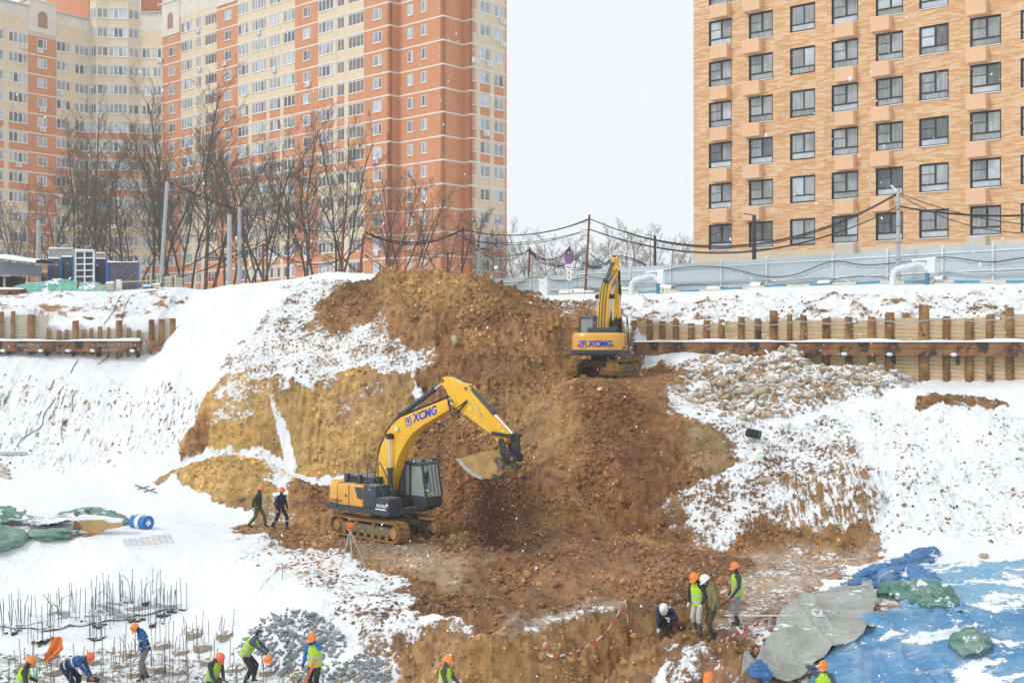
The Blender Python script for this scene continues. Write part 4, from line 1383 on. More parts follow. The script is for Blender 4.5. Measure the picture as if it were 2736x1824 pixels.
mb = MB(); mb.box((.03, 0, zc - .62), (.62, .02, .36)); mb.build('plate', M['sign_white'], sg)
mb = MB(); mb.box((-.12, -.014, zc - .6), (.18, .006, .07)); mb.bar((.0, -.014, zc - .57), (.2, -.014, zc - .66), .006, .05); mb.box((.13, -.014, zc - .70), (.3, .006, .03)); mb.build('tow_truck_mark', M['black_paint'], sg)
mb = MB(); mb.box((.03, 0, zc - 1.2), (.36, .02, .74)); mb.build('plate', M['sign_white'], sg)
mb = MB(); mb.box((.03, -.014, zc - 1.2), (.05, .006, .42))
for s in (1, -1):
    mb.prism([(-.07, 0), (.07, 0), (0, .13 * s)] if s > 0 else [(.07, 0), (-.07, 0), (0, -.13)], -.017, -.011, lambda x, y, d_, s=s: (.03 + x, d_, zc - 1.2 + .17 * s + y))
mb.build('arrow_mark', M['black_paint'], sg)

def cable(pts, r=.026, label='', group='overhead cables', m='cable', n=6, name='cable'):
    mb = MB()
    mb.tube(spline(pts, n), r, 5)
    o = mb.build(name, M[m], smooth=True)
    return tag(o, label, 'cable', group)

def span(x0, y0, Y0, x1, y1, Y1, sag, label, r=.026, k=1, jit=3, grp='overhead cables'):
    rr_ = random.Random(int(x0 * 7 + y0 * 3 + x1))
    for i in range(k):
        j0, j1, js = (rr_.uniform(-jit, jit), rr_.uniform(-jit, jit), rr_.uniform(-jit * 2, jit * 3)) if i else (0, 0, 0)
        pts = []
        for s in range(13):
            t = s / 12
            pts.append(W(x0 + (x1 - x0) * t, y0 + j0 + (y1 + j1 - y0 - j0) * t + (sag + js) * 4 * t * (1 - t), 1 / ((1 - t) / Y0 + t / Y1)))
        cable(pts, r, label, grp, n=2)
span(1238, 615, 90, 1575, 585, 86, 26, 'upper black cable from the orange building to the tallest rusty pole', k=3)
span(1238, 640, 90, 1575, 613, 86, 20, 'lower black cable from the orange building to the tallest rusty pole', k=2)
span(975, 618, 82, 1238, 615, 90, 33, 'cable of the thick black bundle sagging before the orange building', .03, 5, 4)
span(975, 632, 82, 1238, 668, 90, 28, 'thin black cable sagging low before the orange building', .02, 2, 3)
span(1575, 585, 86, 2400, 515, 68, 104, 'upper black cable sagging across the ochre building', .03, 3, 3)
span(1575, 613, 86, 2400, 552, 68, 92, 'lower black cable sagging across the ochre building', .03, 2, 3)
span(2400, 515, 68, 2900, 600, 58, 30, 'black cable running right from the concrete pole past the windows', .026, 2, 12)
span(2400, 552, 68, 2900, 560, 58, 22, 'lower black cable running right from the concrete pole', .03, 2, 2)
span(704, 653, 84, 918, 690, 84, 30, 'black cable slung between rusty poles among the trees', .026, 3, 5)
span(560, 690, 84, 704, 653, 84, 12, 'black cable slung left of the leaning rusty pole', .026, 2, 5)
span(918, 690, 84, 1015, 755, 80, 8, 'black cable dropping behind the brown heap', .026, 3, 6)
span(918, 617, 84, 975, 640, 82, 6, 'short thin cable between two rusty poles', .02, 2, 3)
span(975, 680, 82, 1120, 752, 88, 10, 'black cable dropping to the near end of the fence', .024, 3, 8)
span(452, 487, 84, 640, 562, 88, 6, 'thin cable from the tall leaning pole to the paired pole', .022, 2, 2)
span(640, 562, 88, 918, 617, 84, 18, 'thin cable from the paired pole to the orange tipped pole', .02, 2, 2)
span(470, 725, 84, 613, 645, 82, 5, 'black cable rising to the thick pale pole', .024, 2, 4)
span(480, 740, 84, 650, 668, 84, 8, 'black cable rising past the thick pale pole', .024, 2, 4)
span(1238, 628, 90, 1415, 668, 96, 34, 'cable of the bundle between the corner and the looping pole', .026, 3, 6)
span(1415, 668, 96, 1522, 664, 92, 30, 'cable of the looping bundle left of the round sign', .03, 5, 6)
span(1415, 672, 96, 1560, 712, 92, 18, 'low looping cable behind the round sign', .024, 3, 8)
span(1522, 664, 92, 1575, 712, 87, 4, 'cable dropping from the sign pole to the tallest rusty pole', .026, 3, 5)
span(1480, 715, 92, 1564, 672, 94, 8, 'cable rising to the grey pole behind the sign', .024, 3, 5)
span(1575, 712, 87, 1639, 686, 93, 8, 'cable of the bundle rising to the short pole by the digger arm', .03, 4, 4)
span(1639, 686, 93, 1725, 708, 95, -3, 'cable dropping right behind the fence from the short pole', .03, 3, 3)
span(1575, 676, 88, 1620, 708, 92, 2, 'cable slanting behind the tallest rusty pole', .024, 2, 4)
span(1260, 620, 89, 1228, 740, 86, 3, 'black cable hanging down the rusty pole with the thick bundle', .03, 2, 4)
def on_fence(pts, off, lift=0):
    return [Vector((fp(px, off).x, fp(px, off).y, CAMZ + (912 - py) * fp(px, off).y / FOC)) for px, py in pts]
cable(on_fence([(1367, 775), (1395, 752), (1430, 740), (1500, 751), (1575, 740), (1640, 750), (1700, 748), (1800, 718), (1920, 713), (2040, 738), (2120, 734), (2220, 699), (2310, 708), (2420, 699), (2520, 687), (2640, 700), (2736, 688), (2900, 680)], .25), .03, 'black cable hung in swags along the fence', 'fence cables', n=5)
cable(on_fence([(1360, 782), (1420, 775), (1440, 784), (1500, 788), (1540, 766), (1600, 769), (1660, 763), (1700, 757), (1840, 755), (2036, 745), (2070, 751), (2160, 743), (2240, 744), (2290, 765), (2330, 763), (2400, 750), (2480, 733), (2530, 725), (2600, 731), (2736, 727), (2900, 722)], .3), .055, 'grey corrugated conduit with snow along the fence', 'fence conduit', 'galv', n=5, name='conduit')
cable(on_fence([(1395, 798), (1470, 778), (1530, 790), (1620, 776), (1700, 783), (1840, 760), (1980, 772), (2090, 762), (2190, 752), (2290, 737), (2400, 748)], .35), .02, 'thin black cable low along the fence', 'fence cables', n=5)
cable(on_fence([(2250, 775), (2330, 725), (2420, 698)], .5), .02, 'grey stay wire slanting to the concrete pole', 'fence cables', 'galv', n=5)

# ---------------------------------------------------------------- things along the fence foot
def bar_pt(px, d=0.0):
    Y = 1.0 / (1 / 82.0 + (px - 1640) * (1 / 60.5 - 1 / 82.0) / (2736 - 1640)) + d
    x = (px - 1368) / FOC * Y
    return Vector((x, Y, gz(x, Y)))
M['rail_blue'] = mat('blue_barrier_paint', (.06, .24, .36), (.08, .30, .42), 4, .6, snow=.55)
M['rail_cream'] = mat('cream_barrier_paint', (.66, .62, .52), (.58, .54, .45), 4, .6, snow=.35)
M['pipe_blue'] = mat('blue_pipe_paint', (.04, .24, .38), (.05, .2, .32), 4, .5, snow=.1)
M['plastic_cream'] = mat('cream_plastic', (.66, .62, .47), (.58, .54, .40), 2, .5, snow=.15)
M['wrap'] = mat('white_pipe_wrap', (.76, .78, .79), (.66, .69, .71), 3, .6, bump=.5, bscale=8)
br = thing('barrier_rail', 'low blue and cream striped barrier beam along the top of the snow bank', 'barrier', bar_pt(1640))
b0 = bar_pt(1640)
i = 0
px = 1500.0
while px < 2800:
    p0 = bar_pt(px)
    nx_px = px + 1.9 * .72 * FOC / p0.y
    p1 = bar_pt(nx_px)
    mb = MB(); mb.bar(p0 - b0 + Vector((0, 0, .10)), p1 - b0 + Vector((0, 0, .10)), .16, .12)
    mb.build('beam', M['rail_blue'] if i % 2 == 0 else M['rail_cream'], br)
    px = nx_px
    i += 1
def snow_block(px0, px1, h, Yoff, label, m, red=False, px_shape=1.0):
    p0, p1 = bar_pt(px0, Yoff), bar_pt(px1, Yoff)
    c = (p0 + p1) / 2
    w = (p1 - p0).length
    o = thing('barrier_block', label, 'block', (c.x, c.y, min(p0.z, p1.z) - .05), math.atan2(p1.y - p0.y, p1.x - p0.x))
    mb = MB(); mb.prism([(-.32, 0), (.32, 0), (.28, h * .8), (.2, h), (-.2, h), (-.28, h * .8)], -w / 2, w / 2, lambda a, b, d_: (d_, a, b)); mb.build('body', m, o)
    cap = lump_cap(Vector((-w / 2, 0, h)), Vector((w / 2, 0, h)), .62, .22, int(px0), 14)
    cap.build('snow_cap', M['snow'], o, smooth=True)
    if red:
        mb = MB(); mb.box((-w * .12, -.2, h + .08), (.24, .2, .13), bev=.03); mb.build('red_cap', M['sign_red'], o)
snow_block(1502, 1597, .45, 2.2, 'long cream barrier block under snow with a red cap', M['plastic_cream'], True)
snow_block(1662, 1690, .55, 3.0, 'cream barrier block under snow behind the digger arm', M['plastic_cream'])
snow_block(1765, 1800, .45, 2.6, 'cream barrier block under snow right of the wrapped pipe', M['plastic_cream'])
snow_block(1896, 1930, .32, 2.4, 'low cream barrier block under a rounded snow cap', M['plastic_cream'])
snow_block(2012, 2038, .3, 2.0, 'small block under snow near the middle of the bank', M['plastic_cream'])
snow_block(2190, 2225, .22, 1.2, 'low snow covered block at the striped beam', M['rail_cream'])
snow_block(2500, 2525, .22, 1.2, 'snow lump covered block at the foot of the fence', M['rail_cream'])
cb_ = fp(1453, 3.0)
cab_o = thing('utility_cabinet', 'tall white utility cabinet with snow on top before the fence', 'cabinet', (cb_.x, cb_.y, 10.75), math.radians(-30))
mb = MB(); mb.box((0, 0, .95), (.72, .55, 1.9), bev=.02); mb.build('body', M['white_steel'], cab_o)
mb = MB(); mb.box((0, -.285, 1.0), (.62, .02, 1.6), bev=.008); mb.build('door', M['white_steel'], cab_o)
mb = MB(); mb.box((-.12, -.297, 1.5), (.22, .006, .1)); mb.build('warning_label', mat('pink_label', (.7, .42, .4), (.6, .4, .38), 20, .6), cab_o)
lump_cap(Vector((-.38, 0, 1.9)), Vector((.38, 0, 1.9)), .6, .15, 5, 8).build('snow_cap', M['snow'], cab_o, smooth=True)
def wrapped(px, label, sc, Yo):
    p = bar_pt(px, Yo)
    o = thing('wrapped_pipe', label, 'pipe', (p.x, p.y, p.z - .1), math.radians(-32))
    o.scale = (sc, sc, sc)
    mb = MB(); mb.tube(spline([(-1.3, 0, 0), (-1.3, 0, .65), (-1.05, 0, 1.0), (-.5, 0, 1.1), (0, 0, 1.25), (.35, 0, 1.15), (.55, 0, .85)], 5), [.17 + .03 * math.sin(i * 2.1) for i in range(31)], 10); mb.build('wrapped_bend', M['wrap'], o, smooth=True)
    mb = MB(); mb.box((.72, 0, 1.1), (.42, .3, .75), bev=.03); mb.build('valve_box', M['white_steel'], o)
    mb = MB(); mb.tube([(.5, 0, -.35), (.5, 0, .75)], .12, 12); mb.build('stand', M['pipe_blue'], o, smooth='auto')
    mb = MB(); mb.tube([(.5, 0, -.6), (.5, 0, -.34)], .122, 12); mb.build('stand_foot', M['rust_mud'], o, smooth='auto')
    mb = MB(); mb.tube(spline([(.6, -.1, .4), (.85, -.1, .45), (.9, -.1, .2), (.7, -.1, .1)], 4), .02, 6); mb.build('hose', M['cable'], o)
    lump_cap(Vector((-.3, 0, 1.42)), Vector((.95, 0, 1.5)), .3, .08, 3, 10).build('snow_cap', M['snow'], o, smooth=True)
wrapped(1738, 'white wrapped pipe bend on a blue stand right of the digger arm', 1.0, -6)
wrapped(2452, 'white wrapped pipe bend on a blue stand by the concrete pole', 1.0, -1)
# ---------------------------------------------------------------- bare trees
M['bark'] = mat('wet_bark', (.085, .066, .05), (.15, .125, .10), 3, .9, bump=.4, bscale=12, stretch=(1, 1, .3), snow=.12)
M['twig'] = mat('bare_twigs', (.155, .12, .095), (.20, .16, .13), 2, .9)
M['twig_hazed'] = mat('haze_paled_twigs', (.26, .225, .20), (.32, .28, .25), 2, .9)  # paler copy of the twigs, distance haze put into the colour

def tree_meshes(seed, H, stems, limbs, spread, upright, twig_m='twig'):
    r = random.Random(seed)
    T, Cn = MB(), MB()
    def grow(p, d, L, rad, lvl, segs):
        pts, rs = [p.copy()], [rad]
        dirs = []
        for i in range(segs):
            d = (d + Vector((r.gauss(0, .09), r.gauss(0, .09), r.gauss(0, .05) + upright * .05))).normalized()
            p = p + d * (L / segs)
            pts.append(p.copy()); dirs.append(d.copy())
            rs.append(max(.0075, rad * (1 - (i + 1) / segs * (.82 if lvl else .7))))
        if lvl <= 1:
            T.tube(pts, rs, 7 if lvl == 0 else 5, cap=False)
        else:
            Cn.tube(pts, rs, 3, cap=False)
        if lvl == 3:
            return
        nb = (limbs + 4, 10, 10)[lvl]
        t0 = (.25, .2, .15)[lvl]
        for k in range(nb):
            t = t0 + (1 - t0) * (k + r.random()) / nb
            q = min(segs - 1, int(t * segs))
            f = t * segs - q
            pos = pts[q].lerp(pts[q + 1], min(1, f))
            dd = dirs[q]
            side = dd.orthogonal()
            side.rotate(Quaternion(dd, r.random() * 2 * math.pi))
            an = spread * r.uniform(.6, 1.25) * (1.0, 1.1, 1.2)[lvl]
            nd = (dd * math.cos(an) + side * math.sin(an) + Vector((0, 0, upright * .25))).normalized()
            ll = L * (1 - t * .55) * (.46, .42, .40)[lvl] * r.uniform(.7, 1.2)
            grow(pos, nd, ll, max(.0085, rs[q] * (.5, .5, .5)[lvl]), lvl + 1, (6, 5, 3)[lvl] if lvl < 2 else 3)
    for s in range(stems):
        a = r.random() * 6.28
        lean = Vector((math.cos(a), math.sin(a), 0)) * (.1 if stems == 1 else r.uniform(.08, .28))
        grow(Vector((math.cos(a) * .25 * (stems > 1), math.sin(a) * .25 * (stems > 1), -.2)), (Vector((0, 0, 1)) + lean).normalized(), H * r.uniform(.8, 1.0), H * .0092 * (1 if stems == 1 else .8), 0, 9)
    return T.mesh('trunk', M['bark'], True), Cn.mesh('crown', M[twig_m], True)

TM = [tree_meshes(1, 17, 1, 13, .62, .9), tree_meshes(2, 16, 2, 9, .58, 1.0), tree_meshes(3, 15, 3, 7, .6, .8), tree_meshes(4, 14, 1, 15, .8, .5), tree_meshes(5, 12, 2, 8, .8, .45)]
FARM = [tree_meshes(8, 10, 3, 7, .7, .5, 'twig_hazed'), tree_meshes(9, 11, 2, 9, .65, .6, 'twig_hazed')]
TREES = [  # px of the foot, distance, photo row of the top, mesh
    (25, 88, 480, 4), (60, 92, 470, 2), (110, 98, 330, 3), (150, 92, 440, 4), (205, 90, 300, 2), (240, 95, 270, 0), (262, 102, 330, 3), (300, 96, 330, 1), (335, 104, 300, 3), (352, 90, 420, 4), (405, 92, 250, 1), (440, 100, 235, 0), (470, 94, 330, 2),
    (500, 100, 260, 1), (545, 92, 215, 0), (560, 104, 280, 3), (600, 96, 330, 1), (655, 94, 390, 4), (690, 90, 330, 2), (735, 98, 300, 1), (770, 92, 300, 3), (815, 90, 310, 0), (850, 98, 330, 1), (905, 90, 290, 2), (930, 100, 340, 3), (1010, 88, 400, 1), (1045, 96, 430, 4), (1090, 94, 440, 2), (1200, 100, 520, 4), (1265, 104, 470, 3), (1310, 100, 540, 4)]
TL = ['tall', 'slender', 'many-stemmed', 'broad', 'small']
nb_ = ['the corrugated shed', 'the corrugated shed', 'the dark crossarm pole', 'the formwork panels', 'the formwork panels', 'the formwork panels', 'the white grid frame', 'the grid frame', 'the teal tarp', 'the teal tarp', 'the teal tarp\'s right end', 'the caged tank', 'the caged tank',
       'the caged tank', 'the tall leaning pole', 'the tall leaning pole', 'the paired pale poles', 'the paired pale poles', 'the leaning rusty pole', 'the small red arch', 'the snow mound', 'the snow mound', 'the snow mound', 'the orange tipped pole', 'the orange tipped pole', 'the brown heap', 'the brown heap', 'the brown heap', 'the blank orange wall', 'the beige building corner', 'the beige building corner']
rt = random.Random(21)
for i, (px, Y, yt, mi) in enumerate(TREES):
    top = W(px, yt + 22, Y)
    x = top.x
    H0 = (17, 16, 15, 14, 12)[mi]
    s = (top.z - 10.9) / H0 * 1.02
    side = ('behind', 'left behind', 'right behind')[i % 3]
    o = thing('bare_tree', f'{TL[mi]} leafless tree {side} {nb_[i]}, number {i + 1} counted from the left', 'tree', (x, Y, 10.9), rt.uniform(0, 6.28), 'bare trees before the orange building')
    o.scale = (s * rt.uniform(.85, 1.1), s * rt.uniform(.85, 1.1), s)
    link('trunk', TM[mi][0], o)
    link('crown', TM[mi][1], o)
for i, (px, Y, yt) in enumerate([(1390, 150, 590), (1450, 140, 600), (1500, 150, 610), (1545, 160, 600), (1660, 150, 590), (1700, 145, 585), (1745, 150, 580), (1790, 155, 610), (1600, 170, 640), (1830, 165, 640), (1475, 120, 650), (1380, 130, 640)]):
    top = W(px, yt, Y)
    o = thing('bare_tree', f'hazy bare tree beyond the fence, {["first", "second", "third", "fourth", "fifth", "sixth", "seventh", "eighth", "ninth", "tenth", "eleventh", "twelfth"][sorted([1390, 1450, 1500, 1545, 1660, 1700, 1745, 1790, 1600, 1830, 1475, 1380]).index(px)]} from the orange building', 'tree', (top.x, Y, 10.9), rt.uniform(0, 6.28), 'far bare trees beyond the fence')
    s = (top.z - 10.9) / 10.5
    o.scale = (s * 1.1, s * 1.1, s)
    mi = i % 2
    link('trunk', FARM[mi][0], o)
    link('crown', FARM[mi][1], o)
# ---------------------------------------------------------------- excavators
def paint(name, c, dirt, t=.60, rough=.38, coat=.3):
    m = mat(name, c, tuple(x * .9 for x in c), 1.3, rough, c3=dirt, s3=4.5, t3=t, coat=coat, snow=.12, snow_scale=12)
    return m
M['ex_yellow'] = paint('yellow_machine_paint', (.86, .47, .006), (.48, .28, .07), .60)
M['ex_amber'] = paint('amber_machine_paint', (.80, .40, .055), (.52, .31, .11), .64)
M['ex_grey'] = paint('dark_grey_machine_paint', (.045, .055, .07), (.14, .12, .10), .66, .5, .1)
M['ex_black'] = mat('black_machine_steel', (.018, .02, .023), (.035, .035, .037), 3, .55, c3=(.16, .11, .06), s3=5, t3=.62)
M['ex_chrome'] = mat('cylinder_rod', (.72, .73, .74), (.62, .63, .64), 4, .22, .9)
M['ex_mud'] = mat('mud_caked_track', (.44, .26, .085), (.30, .165, .055), 3, .95, bump=.6, bscale=10, c3=(.11, .075, .045), s3=4, t3=.56)
M['ex_frame'] = mat('muddy_track_frame', (.16, .125, .085), (.27, .18, .085), 2.2, .9, bump=.4, bscale=9, c3=(.42, .28, .12), s3=3, t3=.6)
M['ex_bucket'] = mat('muddy_bucket', (.46, .29, .10), (.33, .20, .075), 2.5, .9, bump=.6, bscale=7, c3=(.07, .06, .052), s3=1.3, t3=.53)
M['ex_worn'] = mat('worn_bucket_edge', (.50, .50, .48), (.38, .37, .35), 8, .45, .5)
M['ex_blue'] = mat('blue_lettering', (.012, .06, .55), (.012, .05, .45), 6, .4)
M['ex_orange'] = mat('orange_beacon', (.85, .16, .02), (.75, .13, .02), 5, .3)
M['ex_green'] = mat('yellow_green_sticker', (.48, .62, .02), (.45, .55, .02), 5, .5)
M['ex_label'] = mat('yellow_warning_sticker', (.88, .66, .02), (.75, .5, .02), 30, .5)
M['ex_red'] = mat('red_reflector', (.6, .08, .05), (.5, .07, .05), 9, .3)
def cab_glass():
    m, nt, b = nodes_of('cab_glass')
    b.inputs['Base Color'].default_value = (.50, .57, .55, 1)
    b.inputs['Roughness'].default_value = .08
    b.inputs['Transmission Weight'].default_value = .45
    b.inputs['IOR'].default_value = 1.12
    b.inputs['Coat Weight'].default_value = .6
    return m
M['cab_glass'] = cab_glass()

def rot2(p, c, a):
    s, k = math.sin(a), math.cos(a)
    return (c[0] + (p[0] - c[0]) * k - (p[1] - c[1]) * s, c[1] + (p[0] - c[0]) * s + (p[1] - c[1]) * k)

def bevel_obj(o, w=.02, seg=2):
    bm = bmesh.new()
    bm.from_mesh(o.data)
    bmesh.ops.bevel(bm, geom=[e for e in bm.edges if len(e.link_faces) == 2 and e.calc_face_angle(0) > .5], offset=w, segments=seg, affect='EDGES', profile=.6, clamp_overlap=True)
    bm.to_mesh(o.data)
    bm.free()
    autosmooth(o.data, 35)
    return o

def excavator(loc, yaw, track_yaw, label, dboom, darm, dbuck, rear_text):
    ex = thing('excavator', label, 'excavator', loc, yaw)
    FOOT, TIP, END = (-.25, 1.75), (3.7, 5.49), (6.21, 4.1)
    LINK = (6.65, 4.32)
    def B(p):
        return rot2(p, FOOT, dboom)
    tip2 = B(TIP)
    def A(p):
        return rot2(B(p), tip2, darm)
    end2 = A(END)
    def K(p):
        return rot2(A(p), end2, dbuck)
    def side(pts, y0, y1, name, m, parent=ex, bev=.03):
        mb = MB()
        mb.prism(pts, y0, y1, lambda a, b, d: (a, d, b))
        o = mb.build(name, m, parent)
        if bev:
            bevel_obj(o, bev)
        return o
    def pin(p, y0, y1, r, parent, name='pin', m='ex_black'):
        mb = MB(); mb.tube([(p[0], y0, p[1]), (p[0], y1, p[1])], r, 16)
        return mb.build(name, M[m], parent, smooth='auto')
    def cyl(p0, p1, split, y, r, name):
        a, b = Vector((p0[0], y, p0[1])), Vector((p1[0], y, p1[1]))
        s = a.lerp(b, split)
        mb = MB(); mb.tube([a, s], r, 14); mb.tube([s - (b - a).normalized() * .12, s], r * 1.25, 14)
        o = mb.build(name, M['ex_grey'], ex, smooth='auto')
        mb = MB(); mb.tube([s, b], r * .52, 12); mb.build('rod', M['ex_chrome'], o, smooth='auto')
        for e_ in (a, b):
            mb = MB(); mb.tube([e_ - Vector((0, .1, 0)), e_ + Vector((0, .1, 0))], r * 1.1, 12); mb.build('eye', M['ex_black'], o, smooth='auto')
        return o
    # --- boom, arm, bucket
    boom = side([B(p) for p in [(.1, 1.66), (.5, 2.5), (.78, 3.18), (1.0, 3.52), (1.19, 3.77), (1.42, 4.02), (1.66, 4.22), (2.1, 4.48), (2.51, 4.68), (3.73, 5.25), (3.92, 5.4), (3.9, 5.58), (3.78, 5.68), (3.47, 5.6), (.91, 4.78), (.64, 4.6), (.33, 4.36), (.09, 4.09), (-.12, 3.75), (-.27, 3.5), (-.4, 3.1), (-.5, 2.6), (-.55, 2.1), (-.52, 1.8), (-.35, 1.58), (-.1, 1.52)]], -.24, .24, 'boom', M['ex_yellow'])
    pin(B((.42, 4.0)), -.46, .46, .12, boom, 'boom_pin'); pin(tip2, -.3, .3, .1, boom, 'tip_pin', 'ex_frame')
    for y in (-.15, .0, .15):
        mb = MB()
        mb.tube([(q[0], y, q[1]) for q in [B(p) for p in [(-.62, 2.0), (-.6, 2.6), (-.5, 3.15), (-.38, 3.55), (-.2, 3.85), (.02, 4.2), (.26, 4.45), (.56, 4.72), (.9, 4.87), (2.2, 5.27), (3.3, 5.63), (3.6, 5.8)]]], .028, 6)
        mb.build('hose', M['ex_black'], boom, smooth=True)
    mb = MB(); q = B((.95, 4.3)); mb.box((q[0] - .2, -.3, q[1]), (.16, .1, .14), bev=.02); mb.build('work_light', M['white_steel'], boom)
    arm = side([A(p) for p in [(3.08, 6.14), (3.12, 6.34), (3.24, 6.42), (3.47, 6.38), (4.0, 6.2), (4.35, 6.16), (4.55, 6.06), (4.6, 5.9), (6.48, 4.4), (6.42, 4.12), (6.28, 3.99), (6.08, 4.02), (5.74, 4.3), (4.41, 4.98), (3.78, 5.28), (3.56, 5.42), (3.5, 5.65), (3.34, 5.95)]], -.2, .2, 'arm', M['ex_yellow'])
    q = A((4.62, 5.25)); mb = MB(); mb.box((q[0], -.206, q[1]), (.24, .008, .17)); mb.build('warning_sticker', M['ex_label'], arm)
    for pnt in ((3.2, 6.27), (4.42, 6.0), (6.21, 4.1)):
        pin(A(pnt), -.23, .23, .07, arm, 'pin', 'ex_frame')
    for j, (y, sag) in enumerate(((-.3, .25), (-.26, .35), (-.33, .45))):
        a_, b_ = B((3.55, 5.72)), A((4.5, 5.55))
        mb = MB(); mb.tube(spline([(a_[0], y, a_[1]), ((a_[0] + b_[0]) / 2 - .25, y, min(a_[1], b_[1]) - sag - .1), ((a_[0] + b_[0]) / 2 + .1, y, min(a_[1], b_[1]) - sag), (b_[0], y * .8, b_[1])], 6), .024, 6)
        mb.build('hose', M['ex_black'], arm, smooth=True)
    a_, b_ = A((4.6, 5.5)), A((5.25, 4.95))
    mb = MB(); mb.tube(spline([(a_[0], -.25, a_[1]), ((a_[0] + b_[0]) / 2 + .05, -.25, (a_[1] + b_[1]) / 2 + .1), (b_[0], -.25, b_[1])], 5), .02, 6); mb.build('pipe', M['galv'], arm, smooth=True)
    cyl(B((.72, 4.86)), A((3.2, 6.27)), .74, 0, .1, 'arm_cylinder')
    cyl(A((4.45, 6.02)), A(LINK), .56, 0, .09, 'bucket_cylinder')
    for y in (-.4, .4):
        cyl((.52, 1.3), B((.42, 4.0)), .54, y, .1, 'boom_cylinder')
    for y in (-.27, .27):
        lk = MB(); a_, b_ = A((5.82, 4.38)), A((6.7, 4.32)); lk.bar((a_[0], y, a_[1]), (b_[0], y, b_[1]), .05, .14, ext=.05); lk.build('rocker_link', M['ex_black'], ex)
    HL = K((6.75, 3.52))
    a_ = A(LINK)
    mb = MB(); mb.bar((a_[0] + .04, 0, a_[1]), (HL[0], 0, HL[1]), .34, .18, up=(0, 1, 0), ext=.08); o = mb.build('push_link', M['ex_black'], ex); bevel_obj(o, .03)
    bk = thing_part('bucket', ex)
    def mbp(pts, y0, y1, nm, m, bev=.01):
        mb = MB(); mb.prism([K(p) for p in pts], y0, y1, lambda a, b, d: (a, d, b)); o = mb.build(nm, m, bk)
        if bev:
            bevel_obj(o, bev, 1)
        return o
    plate = [(4.3, 3.36), (4.66, 3.1), (5.14, 2.86), (5.62, 2.74), (6.12, 2.74), (6.48, 2.92), (6.6, 3.2), (6.45, 3.46), (6.15, 3.64), (5.66, 3.72), (5.02, 3.56)]
    mbp(plate, -.55, -.52, 'side_plate', M['ex_bucket']); mbp(plate, .52, .55, 'side_plate', M['ex_bucket'])
    for s in (-1, 1):
        mbp([(4.26, 3.37), (4.6, 3.06), (5.1, 2.79), (5.6, 2.69), (5.62, 2.80), (5.16, 2.92), (4.72, 3.17), (4.45, 3.4)], s * .565 - .012, s * .565 + .012, 'side_cutter', M['ex_worn'], 0)
    shell = [(4.3, 3.37), (5.02, 3.57), (5.66, 3.73), (5.95, 3.71), (6.2, 3.64), (6.45, 3.48), (6.6, 3.2), (6.58, 3.05), (6.48, 2.92), (6.3, 2.8)]
    mb = MB()
    inn = [(x - .02, z - .04) if x < 6.4 else (x - .05, z) for x, z in shell]
    ko, ki = [K(p) for p in shell], [K(p) for p in inn]
    mb.prism(ko + ki[::-1], -.52, .52, lambda a, b, d: (a, d, b)); mb.build('shell', M['ex_bucket'], bk)
    for j in range(5):
        y = -.48 + j * .24
        mb = MB(); mb.prism([K(p) for p in [(4.42, 3.42), (4.4, 3.33), (4.12, 3.31)]], y - .05, y + .05, lambda a, b, d: (a, d, b)); mb.build('tooth', M['ex_worn'], bk)
    for y in (-.24, .24):
        mbp([(6.08, 4.12), (6.14, 4.22), (6.29, 4.22), (6.37, 4.12), (6.5, 3.85), (6.86, 3.62), (6.88, 3.42), (6.7, 3.36), (6.5, 3.4), (6.2, 3.6), (6.16, 3.85)], y - .025, y + .025, 'ear', M['ex_black'])
    pin(HL, -.27, .27, .07, bk, 'pin', 'ex_frame')
    # --- upper structure
    mb = MB(); mb.box((-.55, 0, 1.1), (3.7, 2.5, .2)); mb.build('platform', M['ex_grey'], ex)
    # counterweight with rounded corners
    mb = MB()
    out = []
    for s in (-1, 1):
        pass
    prof = [(-1.7, -1.28), (-2.0, -1.27), (-2.22, -1.2), (-2.42, -1.05), (-2.55, -.82), (-2.62, -.45), (-2.64, 0), (-2.62, .45), (-2.55, .82), (-2.42, 1.05), (-2.22, 1.2), (-2.0, 1.27), (-1.7, 1.28)]
    levels = [(1.04, .94, 1), (1.12, .985, 1), (1.28, 1.0, 0), (1.75, 1.0, 0), (1.95, .985, 0), (2.06, .94, 0), (2.1, .86, 0)]
    rows = []
    for z, k, mi in levels:
        rows.append([(-1.7 + (x + 1.7) * (k if k < 1 else 1) * 1.0, y * k if False else y * (1 - (1 - k) * .6), z) for x, y in prof])
    n = len(prof)
    for i in range(len(rows) - 1):
        mb.mat(1 if i < 2 else 0)
        mb.add(rows[i] + rows[i + 1], [(j, j + 1, n + j + 1, n + j) for j in range(n - 1)] + [(n - 1, 0, n, 2 * n - 1)])
    mb.mat(0).add(rows[-1], [tuple(range(n))]); mb.mat(1).add(rows[0], [tuple(range(n - 1, -1, -1))])
    cw = mb.build('counterweight', [M['ex_amber'], M['ex_grey']], ex, smooth='auto')
    for y in (-.95, .95):
        mb = MB(); mb.box((-2.535, y * .88, 1.5), (.1, .18, .07)); mb.build('reflector', M['ex_red'], cw)
    def hood(x0, x1, y0, y1, z0, z1, nm, m, bev=.06):
        mb = MB(); mb.box(((x0 + x1) / 2, (y0 + y1) / 2, (z0 + z1) / 2), (x1 - x0, y1 - y0, z1 - z0)); o = mb.build(nm, m, ex); bevel_obj(o, bev, 3); return o
    h1 = hood(-1.69, -1.0, -1.28, 1.28, 1.21, 2.06, 'engine_hood', M['ex_amber'], .08)
    h2 = hood(-.995, -.16, -1.28, -.35, 1.21, 2.06, 'side_hood', M['ex_amber'], .08)
